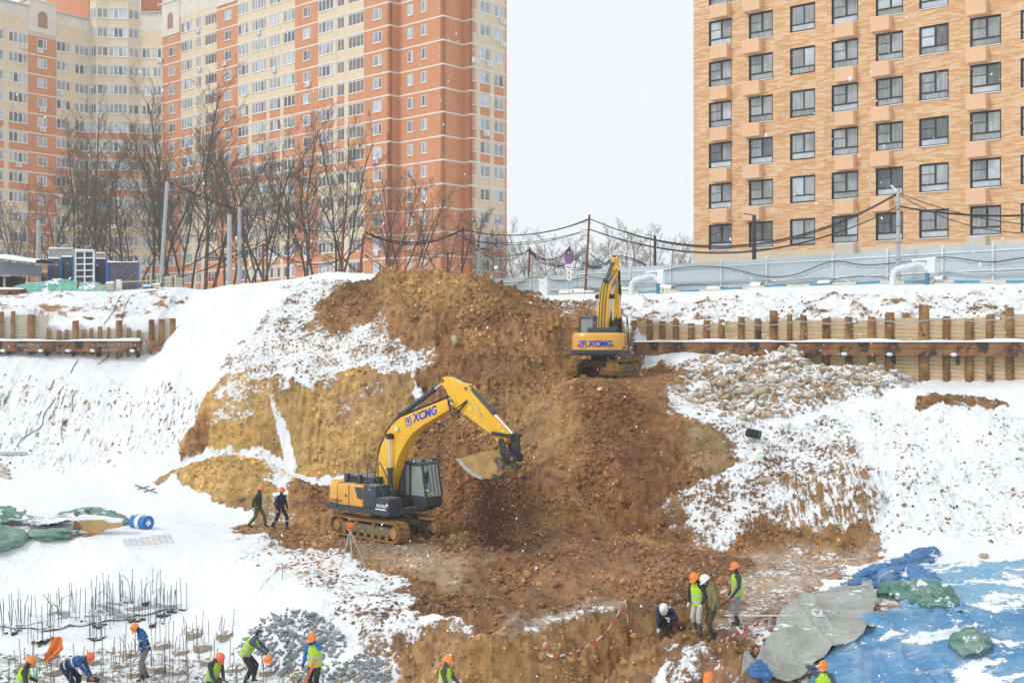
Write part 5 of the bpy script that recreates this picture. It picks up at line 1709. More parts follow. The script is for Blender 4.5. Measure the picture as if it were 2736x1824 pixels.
    hood(-.995, .1, .3, 1.28, 1.21, 2.0, 'side_hood', M['ex_amber'], .08)
    mb = MB(); mb.prism([(-.62, 2.0), (-.45, 1.55), (-.17, 1.52), (-.17, 2.0)], -1.292, -1.283, lambda a, b, d: (a, d, b)); mb.build('dark_panel', M['ex_grey'], h2)
    mb = MB(); mb.box((-1.15, -1.286, 1.62), (.12, .012, .1)); mb.build('latch', M['ex_black'], h2)
    mb = MB(); mb.box((-.97, -1.284, 1.62), (.012, .01, .8)); mb.build('panel_gap', M['ex_black'], h2)
    hood(-1.75, -.1, -.75, .55, 2.062, 2.36, 'engine_cover', M['ex_grey'], .07)
    mb = MB()
    for j in range(14):
        mb.box((-1.62 + j * .08, -.755, 2.24), (.035, .02, .14))
    mb.build('cover_grille', M['ex_black'], ex)
    for (x, y) in ((-1.66, -.72), (-.9, -.72)):
        hood(x - .1, x + .1, y - .14, y + .05, 2.05, 2.42, 'cover_foot', M['ex_grey'], .03)
    hood(-.155, .58, -1.27, -.5, 1.21, 2.12, 'fuel_tank', M['ex_grey'], .07)
    tb = hood(.585, 1.3, -1.26, -.52, 1.12, 1.68, 'toolbox', M['ex_grey'], .07)
    mb = MB(); mb.box((1.22, -1.262, 1.42), (.1, .02, .1), bev=.01); mb.build('work_light', M['white_steel'], tb)
    hood(.1, 1.0, -.5, .28, 1.05, 1.5, 'slew_deck', M['ex_black'], .03)
    mb = MB()
    for s in range(4):
        mb.tube(spline([(.25, -.2 + s * .1, 1.5), (.45, -.22 + s * .1, 1.85), (.62, -.2 + s * .1, 1.6), (.7, -.18 + s * .1, 1.35)], 4), .026, 6)
    mb.build('hose_bundle', M['ex_black'], ex, smooth=True)
    for y in (-.34, .34):
        side([(-.55, 1.2), (.0, 1.2), (-.05, 1.8), (-.2, 1.95), (-.4, 1.9)], y - .03, y + .03, 'boom_bracket', M['ex_grey'], bev=.01)
    rail = MB()
    for y in (-1.2, -.65):
        rail.tube(spline([(.05, y, 2.1), (.05, y, 2.85), (.12, y, 2.93), (.25, y, 2.85), (1.05, y, 1.72)], 5), .024, 6)
    rail.tube([(.06, -1.2, 2.6), (.06, -.65, 2.6)], .02, 6)
    rail.build('handrail', M['ex_grey'], ex, smooth=True)
    mb = MB(); mb.tube([(-.35, .42, 2.3), (-.35, .42, 2.95)], .07, 12); mb.tube([(-.35, .42, 2.95), (-.35, .42, 3.02)], .03, 8); st = mb.build('exhaust_stack', M['ex_grey'], ex, smooth='auto')
    mb = MB(); mb.tube([(-.35, .42, 3.02), (-.35, .42, 3.12), (-.35, .42, 3.16)], [.075, .07, .04], 12); mb.build('beacon', M['ex_orange'], ex, smooth='auto')
    # --- cab
    cb = thing_part('cab', ex)
    y0, y1 = .34, 1.28
    sidep = [(.22, 1.12), (1.62, 1.12), (1.76, 1.3), (1.74, 2.2), (1.5, 2.86), (1.34, 2.95), (.36, 2.95), (.22, 2.8)]
    mb = MB(); mb.prism([(.22, 1.12), (1.62, 1.12), (1.76, 1.3), (1.75, 1.62), (.22, 1.62)], y0, y1, lambda a, b, d: (a, d, b)); o = mb.build('lower_body', M['ex_grey'], cb); bevel_obj(o, .04)
    mb = MB(); mb.prism([(.2, 2.84), (1.52, 2.84), (1.42, 2.95), (1.2, 3.0), (.4, 3.0), (.24, 2.95)], y0 - .02, y1 + .02, lambda a, b, d: (a, d, b)); o = mb.build('roof', M['ex_grey'], cb); bevel_obj(o, .04)
    for y in (y0 + .035, y1 - .035):
        for (p, q_) in (((.25, 1.6), (.25, 2.86)), ((.85, 1.6), (.85, 2.86)), ((1.74, 1.6), (1.5, 2.86))):
            mb = MB(); mb.bar((p[0], y, p[1]), (q_[0], y, q_[1]), .07, .09); mb.build('pillar', M['ex_grey'], cb)
    mb = MB(); mb.add([(1.745, y0 + .07, 1.62), (1.745, y1 - .07, 1.62), (1.51, y1 - .07, 2.84), (1.51, y0 + .07, 2.84), (1.73, y0 + .07, 1.62), (1.73, y1 - .07, 1.62), (1.495, y1 - .07, 2.84), (1.495, y0 + .07, 2.84)], [(0, 1, 2, 3), (7, 6, 5, 4), (0, 4, 5, 1), (3, 2, 6, 7), (0, 3, 7, 4), (1, 5, 6, 2)]); mb.build('windscreen', M['cab_glass'], cb)
    mb = MB(); mb.add([(1.772, y0 + .1, 1.3), (1.772, y1 - .1, 1.3), (1.762, y1 - .1, 1.6), (1.762, y0 + .1, 1.6)], [(0, 1, 2, 3)]); mb.build('lower_windscreen', M['ex_black'], cb)
    mb = MB(); mb.box((1.76, y0 + .27, 1.74), (.012, .15, .13)); mb.build('sticker', M['ex_green'], cb)
    for y in (y0 + .03, y1 - .03):
        mb = MB(); mb.prism([(.3, 1.64), (.8, 1.64), (.8, 2.82), (.3, 2.82)], y - .008, y + .008, lambda a, b, d: (a, d, b)); mb.build('side_window', M['cab_glass'], cb)
        mb = MB(); mb.prism([(.9, 1.64), (1.68, 1.64), (1.47, 2.82), (.9, 2.82)], y - .008, y + .008, lambda a, b, d: (a, d, b)); mb.build('side_window', M['cab_glass'], cb)
    mb = MB(); mb.box((.24, (y0 + y1) / 2, 2.25), (.016, y1 - y0 - .14, 1.1)); mb.build('rear_window', M['cab_glass'], cb)
    mb = MB(); mb.box((.231, (y0 + y1) / 2, 2.87), (.012, .5, .08)); mb.build('name_strip', M['sign_white'], cb)
    mb = MB(); mb.box((.7, .8, 1.75), (.5, .5, .2), bev=.05); mb.box((.48, .8, 2.15), (.14, .48, .75), bev=.05); mb.build('seat', M['ex_black'], cb)
    for dy in (-.15, .05, .25):
        mb = MB(); mb.bar((1.76, .8 + dy, 1.64), (1.53, .8 + dy, 2.82), .015, .015); mb.build('guard_bar', M['ex_black'], cb)
    mb = MB(); mb.tube([(1.78, .4, 2.6), (1.95, .25, 2.62), (1.95, .2, 2.55)], .018, 6); mb.tube([(1.95, .2, 2.7), (1.95, .2, 1.2), (1.78, .38, 1.15)], .016, 6); mb.build('mirror_arm', M['ex_black'], cb)
    mb = MB(); mb.box((1.96, .14, 2.42), (.07, .2, .42), bev=.03); mb.build('mirror', M['ex_black'], cb)
    mb = MB(); mb.box((1.45, .5, 3.04), (.1, .14, .1), bev=.02); mb.box((1.45, 1.1, 3.04), (.1, .14, .1), bev=.02); mb.build('roof_light', M['ex_black'], cb)
    # --- lettering
    def logo(parent, Mx, size, m):
        mb = MB()
        s = size
        t = s * .11
        for (cx, cy, w, h) in ((0, s / 2 - t / 2, s, t), (0, -s / 2 + t / 2, s, t), (s / 2 - t / 2, 0, t, s - 2 * t), (-s / 2 + t / 2, 0, t, s - 2 * t)):
            mb.box((cx, cy, 0), (w, h, .004), Mx)
        mb.prism([(-.28 * s, .2 * s), (0, -.28 * s), (.28 * s, .2 * s)], -.002, .002, lambda a, b, d: Mx @ Vector((a, b, d)))
        mb.box((0, .3 * s, 0), (.62 * s, t * .6, .004), Mx)
        mb.build('logo', m, parent)
    def letters(parent, Mx, s, size, m, shear=.2, offs=.012):
        me = text_mesh(s, size, m, shear, offs)
        me.transform(Mx)
        o = link('lettering', me, parent)
        return o
    R90 = Matrix.Rotation(math.radians(90), 4, 'X')
    ang = math.atan2(.80, 2.56) + dboom
    q = B((2.25, 4.93))
    Mb = Matrix.Translation((q[0], -.246, q[1])) @ Matrix.Rotation(-ang, 4, 'Y') @ R90
    letters(boom, Mb, 'XCMG', .46, M['ex_blue'], .25, .016)
    q = B((1.36, 4.62))
    logo(boom, Matrix.Translation((q[0], -.246, q[1])) @ Matrix.Rotation(-ang, 4, 'Y') @ R90, .33, M['ex_blue'])
    letters(h1, Matrix.Translation((-1.75, -1.29, 1.36)) @ R90, 'XE180DN', .17, M['ex_black'], 0, .0)
    letters(tb, Matrix.Translation((.93, -1.268, 1.36)) @ R90, 'XCMG', .17, M['sign_white'], .2, .004)
    logo(tb, Matrix.Translation((.68, -1.268, 1.37)) @ R90, .12, M['sign_white'])
    mb = MB(); mb.box((.85, -1.264, 1.23), (.6, .006, .05)); mb.build('white_strip', M['sign_white'], tb)
    Mr = Matrix(((0, 0, -1, -2.655), (-1, 0, 0, -.22), (0, 1, 0, 1.56), (0, 0, 0, 1)))
    letters(cw, Mr, 'XCMG', .40, M['ex_blue'], .2, .016)
    Mr2 = Mr.copy(); Mr2[1][3] = .62
    logo(cw, Mr2, .33, M['ex_blue'])
    # --- undercarriage
    uc = thing_part('undercarriage', ex)
    uc.rotation_euler = (0, 0, track_yaw)
    mb = MB(); mb.tube([(0, 0, .72), (0, 0, 1.02)], .62, 24); mb.build('slew_ring', M['ex_black'], uc, smooth='auto')
    mb = MB(); mb.box((0, 0, .58), (1.3, 1.1, .3)); 
    for sx in (-1, 1):
        for sy in (-1, 1):
            mb.bar((sx * .45, sy * .35, .6), (sx * .95, sy * .85, .5), .34, .24)
    o = mb.build('car_body', M['ex_frame'], uc); bevel_obj(o, .02)
    shoe = MB()
    shoe.box((0, 0, 0), (.178, .6, .035))
    for gx in (-.06, .0, .06):
        shoe.box((gx, 0, .03), (.022, .58, .03))
    shoe_me = shoe.mesh('track_shoe', M['ex_mud'])
    R, half = .36, 1.72
    loop = []
    sag = .03
    per = 4 * half + 2 * math.pi * R
    nsh = 46
    def loop_pt(s):
        s %= per
        if s < 2 * half:
            x = -half + s
            return (x, 2 * R + .02 - sag * math.sin(math.pi * (x + half) / (2 * half)), 0.0)
        s -= 2 * half
        if s < math.pi * R:
            a = s / R
            return (half + R * math.sin(a), R + .02 + R * math.cos(a), a)
        s -= math.pi * R
        if s < 2 * half:
            return (half - s, .02, math.pi)
        s -= 2 * half
        a = s / R
        return (-half - R * math.sin(a), R + .02 - R * math.cos(a), math.pi + a)
    for sy in (-1, 1):
        tr = thing_part('track', ex, under=None)
        tr.rotation_euler = (0, 0, track_yaw)
        c_ = Vector((0, sy * 1.06, 0)); c_.rotate(Matrix.Rotation(track_yaw, 3, 'Z'))
        tr.location = c_
        for i in range(nsh):
            x, z, a = loop_pt(per * i / nsh)
            link('track_shoe', shoe_me, tr, (x, 0, z + .02), (0, a, 0))
        mb = MB()
        mb.prism([(-1.55, .3), (-1.3, .2), (1.3, .2), (1.5, .3), (1.5, .48), (1.2, .56), (-1.2, .56), (-1.5, .5)], -.2, .2, lambda a, b, d: (a, d, b)); o = mb.build('track_frame', M['ex_frame'], tr); bevel_obj(o, .03)
        for sx, rr_ in ((1, .31), (-1, .3)):
            mb = MB(); mb.tube([(sx * half, -.13, R + .02), (sx * half, .13, R + .02)], rr_, 24); mb.tube([(sx * half, -.25, R + .02), (sx * half, .25, R + .02)], rr_ * .66, 20); mb.build('idler' if sx > 0 else 'sprocket', M['ex_mud'], tr, smooth='auto')
        for i in range(7):
            mb = MB(); mb.tube([(-1.3 + i * .43, -.2, .15), (-1.3 + i * .43, .2, .15)], .1, 12); mb.build('roller', M['ex_frame'], tr, smooth='auto')
        for x in (-.5, .55):
            mb = MB(); mb.prism([(x - .12, .55), (x + .12, .55), (x + .06, .7), (x - .06, .7)], -.26, -.06, lambda a, b, d: (a, d, b)); mb.build('carrier_roller', M['ex_frame'], tr)
    return ex, K

def thing_part(name, parent, under=None):
    o = bpy.data.objects.new(name, None)
    COL.objects.link(o)
    o.parent = parent
    o.empty_display_size = .1
    return o

E1 = W(1040, 912, 47.6)
e1z = gz(E1.x, E1.y) + .02
ex1, K1 = excavator((E1.x, E1.y, e1z), math.atan2(-.656, .755), math.radians(-2), 'yellow tracked excavator dumping soil on the pit floor, seen from its right side', 0, 0, 0, False)
E2 = W(1612, 912, 57.5)
e2z = gz(E2.x, E2.y) + .12
ex2, K2 = excavator((E2.x, E2.y, e2z), math.radians(90 - 13), math.radians(-8), 'yellow tracked excavator up on the brown heap, seen from behind', math.radians(-4), math.radians(-38), math.radians(10), True)
ex2.scale = (.95, .95, .97)
# ---------------------------------------------------------------- people
def cloth(name, c, c2=None, bump=.35, sc=9, snow=.10):
    return mat(name, c, c2 or tuple(x * .72 for x in c), 5, .85, bump=bump, bscale=sc, snow=snow, snow_scale=16)
PM = {
    'skin': mat('skin', (.60, .36, .27), (.52, .29, .21), 12, .6),
    'black': cloth('black_cloth', (.02, .021, .024), (.035, .035, .038)),
    'charcoal': cloth('charcoal_cloth', (.05, .055, .062)),
    'navy': cloth('navy_cloth', (.018, .032, .075), (.012, .02, .045)),
    'blue': cloth('work_blue_cloth', (.03, .11, .30), (.02, .08, .22)),
    'bright_blue': cloth('bright_blue_cloth', (.02, .20, .58), (.02, .14, .42)),
    'olive': cloth('olive_cloth', (.21, .20, .085), (.16, .15, .06)),
    'dark_olive': cloth('dark_olive_cloth', (.07, .075, .035), (.05, .055, .028)),
    'forest': cloth('dark_green_cloth', (.045, .06, .045), (.032, .042, .034)),
    'camo': mat('camouflage_cloth', (.20, .17, .065), (.085, .085, .035), 14, .9, bump=.3, bscale=10),
    'grey': cloth('grey_cloth', (.22, .225, .22), (.16, .165, .165)),
    'jeans': cloth('faded_jeans', (.26, .30, .33), (.20, .23, .26)),
    'pale': cloth('pale_grey_cloth', (.52, .49, .44), (.42, .40, .36)),
    'red': cloth('red_cloth', (.34, .03, .035), (.24, .02, .025)),
    'slate': cloth('slate_blue_cloth', (.08, .11, .155), (.06, .085, .12)),
    'brown': cloth('brown_olive_cloth', (.10, .085, .055), (.075, .062, .042)),
    'beige': cloth('beige_cloth', (.42, .36, .26), (.34, .28, .2)),
    'rubber': mat('grey_rubber', (.075, .09, .10), (.055, .065, .075), 6, .45),
    'boot': mat('black_boot', (.025, .025, .026), (.05, .045, .04), 8, .6),
    'glove': mat('pale_work_glove', (.62, .60, .52), (.5, .48, .42), 12, .9),
    'glove_orange': mat('orange_glove', (.80, .23, .03), (.65, .18, .03), 12, .8),
    'hivis': mat('hi_vis_yellow', (.46, .72, .03), (.36, .58, .04), 7, .8, bump=.7, bscale=10, c3=(.30, .38, .12), s3=7, t3=.62),
    'tape': mat('reflective_grey', (.52, .54, .55), (.44, .46, .47), 10, .4, snow=.05),
    'h_orange': mat('orange_helmet', (.90, .24, .03), (.84, .20, .025), 6, .35, coat=.4),
    'h_red': mat('red_orange_helmet', (.85, .16, .06), (.75, .13, .05), 6, .35, coat=.4),
    'h_white': mat('white_helmet', (.80, .80, .77), (.74, .74, .71), 6, .35, coat=.4),
}
def ik(a, c, l1, l2, hint):
    d = c - a
    L = min(d.length, (l1 + l2) * .999)
    d.normalize()
    x = (l1 * l1 - l2 * l2 + L * L) / (2 * L)
    h = math.sqrt(max(0, l1 * l1 - x * x))
    hv = hint - d * hint.dot(d)
    hv.normalize()
    return a + d * x + hv * h, a + d * L

def person(label, loc, yaw, look, hip=(0, 0, .965), lean=4, roll=0, twist=0, head=(8, 0), arms=None, feet=None, helmet='h_orange', vest=False, scale=1.0, hood=True, band=False, group=None, knee_band=False, jl=None):
    """arms: (left, right) as ((hand xyz), hint) ; feet: (left, right) as (x, y, z). Local frame: x ahead, y left, z up"""
    root = thing('person', label, 'person', loc, yaw, group)
    root.scale = (scale,) * 3
    names = ['jacket', 'trousers', 'boots', 'gloves', 'skin', 'hood', 'jacket_low']
    mats = [PM[look.get(n, look.get('jacket'))] for n in names]
    mats[4] = PM['skin']
    ix = {n: i for i, n in enumerate(names)}
    prim, caps = MB(), []
    def cap(p0, p1, r0, r1, m, n=10):
        p0, p1 = Vector(p0), Vector(p1)
        d = (p1 - p0)
        L = d.length
        t = d.normalized() if L > 1e-5 else Vector((0, 0, 1))
        pts, rs = [], []
        for a in (80, 55, 30, 10):
            pts.append(p0 - t * r0 * math.sin(math.radians(a))); rs.append(r0 * math.cos(math.radians(a)))
        for a in (10, 30, 55, 80):
            pts.append(p1 + t * r1 * math.sin(math.radians(a))); rs.append(r1 * math.cos(math.radians(a)))
        prim.tube(pts, rs, n)
        caps.append((p0, p1, r0, r1, ix[m]))
    H = Vector(hip)
    T = Matrix.Rotation(math.radians(twist), 3, 'Z') @ Matrix.Rotation(math.radians(lean), 3, 'Y') @ Matrix.Rotation(math.radians(roll), 3, 'X')
    def tp(x, y, z):
        return H + T @ Vector((x, y, z))
    # torso: oval rings
    rings = [(-.10, .185, .15, 'jacket_low'), (.0, .19, .155, 'jacket_low'), (.10, .18, .15, 'jacket_low'), (.2, .18, .145, 'jacket'), (.32, .195, .15, 'jacket'), (.43, .195, .14, 'jacket'), (.50, .165, .115, 'jacket'), (.55, .09, .085, 'jacket'), (.60, .065, .07, 'hood')]
    rows = []
    for z, ry, rx, m in rings:
        rows.append([tp(rx * math.cos(a), ry * math.sin(a), z) for a in [2 * math.pi * k / 16 for k in range(17)]])
    b = len(prim.v)
    for rw_ in rows:
        prim.v.extend([tuple(p) for p in rw_[:16]])
    for i in range(len(rows) - 1):
        for k in range(16):
            prim.f.append((b + i * 16 + k, b + i * 16 + (k + 1) % 16, b + (i + 1) * 16 + (k + 1) % 16, b + (i + 1) * 16 + k)); prim.m.append(0)
    prim.f.append(tuple(b + k for k in range(15, -1, -1))); prim.m.append(0)
    prim.f.append(tuple(b + (len(rows) - 1) * 16 + k for k in range(16))); prim.m.append(0)
    for (z0, _, _, m0), (z1, _, _, m1) in zip(rings[:-1], rings[1:]):
        for y in (-.07, .07):
            caps.append((tp(0, y * (1 if z1 < .5 else .3), z0), tp(0, y * (1 if z1 < .5 else .3), z1), .12 if z1 < .5 else .07, .12 if z1 < .5 else .07, ix[m0]))
    # head
    nk = tp(0, 0, .56)
    Hd = T @ Matrix.Rotation(math.radians(head[1]), 3, 'Z') @ Matrix.Rotation(math.radians(head[0]), 3, 'Y')
    hc = nk + Hd @ Vector((.02, 0, .155))
    cap(nk - T @ Vector((0, 0, .04)), hc - Hd @ Vector((.01, 0, .06)), .068, .07, 'hood' if hood else 'skin')
    M4 = Matrix.Translation(hc) @ Hd.to_4x4()
    prim.ell((0, 0, 0), (.098, .08, .12), M4, 14, 10)
    prim.ell((.096, 0, -.015), (.02, .016, .024), M4, 8, 6)      # nose
    prim.ell((.07, 0, -.095), (.03, .035, .025), M4, 8, 6)       # chin
    for s in (-1, 1):
        prim.ell((-.005, s * .082, -.01), (.022, .012, .032), M4, 8, 6)
    caps.append((hc, hc, .1, .1, ix['skin']))
    # arms
    if arms is None:
        arms = (((.05, .28, -.52), None), ((.05, -.28, -.52), None))
    sh_l = .29
    hands = []
    for s, (hp, hint) in zip((1, -1), arms):
        S = tp(0, s * .19, .46)
        hand = S + T @ Vector(hp) - T @ Vector((0, s * .19, 0)) if hint != 'abs' else Vector(hp)
        hn = Vector((-.5, s * .6, -.3)) if hint in (None, 'abs') else Vector(hint)
        E, Wr = ik(S, hand, sh_l, .26, hn)
        cap(S, E, .072, .058, 'jacket'); cap(E, Wr, .056, .045, 'jacket')
        d = (Wr - E).normalized()
        side = Vector((0, 0, 1)).cross(d) if abs(d.z) < .9 else Vector((1, 0, 0)).cross(d)
        side.normalize()
        nrm = d.cross(side)
        pc = Wr + d * .06
        cap(Wr + d * .02, pc + d * .025, .036, .04, 'gloves', 8)
        for k, ln in zip((-1.5, -.5, .5, 1.5), (.052, .062, .058, .045)):
            f0 = pc + d * .035 + side * k * .018
            f1 = f0 + d * ln * .6 + nrm * .012
            f2 = f1 + d * ln * .35 + nrm * .035
            cap(f0, f1, .0125, .012, 'gloves', 6); cap(f1, f2, .012, .0105, 'gloves', 6)
        th0 = Wr + d * .045 + side * .03
        cap(th0, th0 + d * .04 + side * .025 + nrm * .015, .0145, .012, 'gloves', 6)
        hands.append((pc, d))
    # legs
    if feet is None:
        feet = ((.02, .12, 0), (-.02, -.12, 0))
    for s, ft in zip((1, -1), feet):
        Jh = H + Vector((0, s * .095, -.03))
        ank = Vector(ft[:3]) + Vector((0, 0, .1))
        fy = math.radians(ft[3]) if len(ft) > 3 else s * .12
        pitch = ft[4] if len(ft) > 4 else 0
        Kn, A = ik(Jh, ank, .44, .43, Vector((1, s * .12, 0)))
        bh = look.get('boot_h', .5)
        cap(Jh, Kn, .106, .082, 'trousers'); 
        mid = Kn.lerp(A, 1 - bh)
        cap(Kn, mid, .082, .076, 'trousers'); cap(mid, A, .064, .052, 'boots')
        fd = Vector((math.cos(fy), math.sin(fy), -pitch)).normalized()
        heel = A - fd * .045 + Vector((0, 0, -.06)); toe = A + fd * .17 + Vector((0, 0, -.062))
        cap(heel, toe, .042, .036, 'boots', 8); cap(A, A + fd * .09 + Vector((0, 0, -.045)), .05, .042, 'boots', 8)
        if knee_band:
            q = Kn.lerp(A, .35); d = (A - Kn).normalized()
            mb = MB(); mb.tube([q - d * .025, q + d * .025], .078, 12); mb.build('reflective_band', PM['tape'], root)
    if jl:
        pass
    # one continuous skin over all of it
    me = prim.mesh('body', mats[0])
    tmp = bpy.data.objects.new('tmp', me)
    COL.objects.link(tmp)
    rm = tmp.modifiers.new('r', 'REMESH')
    rm.mode = 'VOXEL'
    rm.voxel_size = .0155
    sm = tmp.modifiers.new('s', 'SMOOTH')
    sm.factor = .5
    sm.iterations = 2
    dg = bpy.context.evaluated_depsgraph_get()
    ev = tmp.evaluated_get(dg)
    body = bpy.data.meshes.new_from_object(ev)
    bpy.data.objects.remove(tmp)
    body.name = 'body'
    body.materials.clear()
    for m in mats:
        body.materials.append(m)
    n = len(body.polygons)
    cen = np.empty(n * 3)
    body.polygons.foreach_get('center', cen)
    cen = cen.reshape(-1, 3)
    best = np.full(n, 1e9)
    mi = np.zeros(n, int)
    for p0, p1, r0, r1, k in caps:
        a, bb = np.array(p0), np.array(p1)
        e = bb - a
        L2 = max(1e-9, e @ e)
        t = np.clip(((cen - a) @ e) / L2, 0, 1)
        d = np.linalg.norm(cen - a - t[:, None] * e, axis=1) - (r0 + (r1 - r0) * t)
        w = d < best
        best[w] = d[w]; mi[w] = k
    if hood:
        loc_h = (cen - np.array(hc)) @ np.array(Hd)
        hd = mi == ix['skin']
        face = (loc_h[:, 0] > .035) & (np.abs(loc_h[:, 1]) < .066) & (loc_h[:, 2] < .07)
        mi[hd & ~face] = ix['hood']
    body.polygons.foreach_set('material_index', mi.astype(np.int32))
    body.polygons.foreach_set('use_smooth', np.ones(n, bool))
    link('body', body, root)
    ft_ = MB()
    for s in (-1, 1):
        ft_.ell((.088, s * .032, .012), (.014, .014, .009), M4, 8, 6)
    ft_.ell((.092, 0, -.055), (.012, .024, .007), M4, 8, 6)
    ft_.build('face_features', PM['black'], root, smooth=True)
    if helmet:
        mb = MB()
        dome = []
        for i in range(8):
            th = math.radians(4 + i * 12.3)
            dome.append([(M4 @ Vector((-.008 + .137 * math.sin(th) * math.cos(a), .116 * math.sin(th) * math.sin(a), .035 + .135 * math.cos(th)))) for a in [2 * math.pi * k / 20 for k in range(21)]])
        mb.grid(dome)
        mb.add([M4 @ Vector((-.008, 0, .17))] + dome[0][:20], [(0, 1 + k, 1 + (k + 1) % 20) for k in range(20)])
        rim = dome[-1]
        brim = []
        for k in range(21):
            a = 2 * math.pi * k / 20
            ext = .018 + .05 * max(0, math.cos(a)) ** 1.5
            brim.append(M4 @ Vector((-.008 + (.137 + ext) * math.cos(a), (.116 + .015) * math.sin(a), .018 - .014 * max(0, math.cos(a)))))
        mb.grid([rim, brim, [p + Hd @ Vector((0, 0, -.008)) for p in brim]])
        hm = mb.build('helmet', PM[helmet], root, smooth=True)
        r_ = MB(); r_.tube([M4 @ Vector((x, 0, z)) for x, z in ((.12, .07), (.09, .14), (0, .176), (-.1, .135), (-.13, .07))], .011, 6); r_.build('helmet_ridge', PM[helmet], hm, smooth=True)
    if vest:
        vr = [(-.09, .205, .172), (.0, .205, .172), (.12, .2, .168), (.24, .2, .165), (.35, .2, .165), (.43, .175, .155), (.50, .13, .135), (.545, .085, .1)]
        mb = MB()
        rows = [[tp(rx * math.cos(a), ry * math.sin(a), z) for a in [2 * math.pi * k / 20 for k in range(21)]] for z, ry, rx in vr]
        mb.grid(rows)
        vo = mb.build('hi_vis_vest', PM['hivis'], root, smooth=True)
        for z, ry, rx in ((.035, .208, .175), (.20, .204, .17)):
            mb = MB()
            mb.grid([[tp(rx * math.cos(a), ry * math.sin(a), z + dz) for a in [2 * math.pi * k / 20 for k in range(21)]] for dz in (-.028, .028)])
            mb.build('reflective_band', PM['tape'], vo, smooth=True)
    if band:
        for z in (.06, .3):
            mb = MB()
            mb.grid([[tp(.165 * math.cos(a), .207 * math.sin(a), z + dz) for a in [2 * math.pi * k / 20 for k in range(21)]] for dz in (-.022, .022)])
            mb.build('reflective_band', PM['tape'], root, smooth=True)
    return root, hands, M4

D = math.radians
def at_ground(px, py, z=None):
    return G(px, py) if z is None else P(px, py, z)
def put(px, py):
    g = G(px, py)
    return (g.x, g.y, g.z - .02)
def low(px, py, z):
    g = P(px, py, z)
    return (g.x, g.y, min(z, gz(g.x, g.y)))

STRIDE = ((-.34, .09, .04, 0, .35), (.36, -.09, 0, 0))
person('walking person in dark green jacket and camouflage trousers with orange helmet', put(689, 1408), D(-8), dict(jacket='forest', trousers='camo', boots='boot', gloves='glove', hood='black', boot_h=.25), hip=(0, 0, .925), lean=5, head=(10, 0),
       feet=((.30, .1, 0, 0), (-.36, -.09, .04, 0, .35)), arms=(((.0, .3, -.5), None), ((-.12, -.28, -.5), None)))
person('walking person in navy work suit with orange gloves and orange helmet', put(750, 1414), D(-32), dict(jacket='navy', trousers='navy', boots='boot', gloves='glove_orange', hood='black', boot_h=.25), hip=(0, 0, .925), lean=4, head=(4, -8), helmet='h_red',
       feet=((.26, .1, 0, 0), (-.38, -.1, .04, 0, .35)), arms=(((.1, .3, -.5), None), ((.06, -.29, -.5), None)), knee_band=True)
# far-right group on the wet bench
person('crouching person in navy suit and white helmet touching the ground', put(1780, 1692), D(-108), dict(jacket='navy', trousers='navy', boots='boot', gloves='glove', hood='navy', boot_h=.4), hip=(-.18, 0, .40), lean=46, head=(38, 0), helmet='h_white', band=True,
       feet=((.12, .16, 0), (-.02, -.17, 0)), arms=(((.42, .18, .52), 'abs'), ((.50, -.14, .12), 'abs')), scale=1.02)
person('person in hi-vis vest over red and black jacket with pale trousers and grey boots', put(1866, 1694), D(-138), dict(jacket='black', jacket_low='red', trousers='pale', boots='rubber', gloves='glove', hood='black', boot_h=.75), lean=9, head=(30, 5), vest=True, feet=((.06, .13, 0), (-.05, -.12, 0)),
       arms=(((.16, .25, -.46), None), ((.08, -.29, -.5), None)))
person('person in olive winter suit and white helmet looking down', put(1905, 1710), D(-172), dict(jacket='olive', trousers='dark_olive', boots='boot', gloves='charcoal', hood='black', boot_h=.72), lean=11, head=(26, 0), helmet='h_white', feet=((.05, .13, 0), (-.04, -.11, 0)), arms=(((.1, .26, -.5), None), ((.08, -.27, -.5), None)), scale=1.03)
_, hs13, _ = person('person in hi-vis vest and faded jeans holding a roll of barrier tape', put(1970, 1669), D(-168), dict(jacket='charcoal', trousers='jeans', boots='boot', gloves='black', hood='black', boot_h=.6), lean=3, head=(12, 10), vest=True, feet=((.05, .12, 0), (-.07, -.12, 0)), arms=(((.22, .24, -.47), None), ((.1, -.28, -.5), None)), scale=1.0)
# down in the pile pit
person('bent-over person in blue and navy suit cutting a pile head', low(185, 1850, -1.9), D(-4), dict(jacket='blue', jacket_low='navy', trousers='navy', boots='boot', gloves='glove_orange', hood='navy', boot_h=.3), hip=(-.1, 0, .86), lean=66, head=(6, 0), helmet='h_red', band=True,
       feet=((.15, .15, 0), (-.05, -.16, 0)), arms=(((.62, .1, .52), 'abs'), ((.66, -.12, .6), 'abs')))
person('standing person in blue jacket and grey trousers looking down among rebar', low(388, 1797, -1.8), D(-150), dict(jacket='blue', jacket_low='navy', trousers='grey', boots='boot', gloves='beige', hood='navy', boot_h=.4), lean=14, head=(42, 0), band=True, feet=((.1, .12, 0), (-.08, -.12, 0)), arms=(((.18, .26, -.46), None), ((.12, -.28, -.48), None)), scale=.98)
person('person in hi-vis vest half hidden at the lower left corner', low(52, 1890, -1.95), D(20), dict(jacket='charcoal', trousers='black', boots='boot', gloves='glove', hood='black'), hip=(0, 0, .55), lean=18, head=(10, 0), vest=True, feet=((.25, .15, 0), (-.15, -.15, 0)), arms=(((.4, .2, -.25), None), ((.35, -.2, -.3), None)))
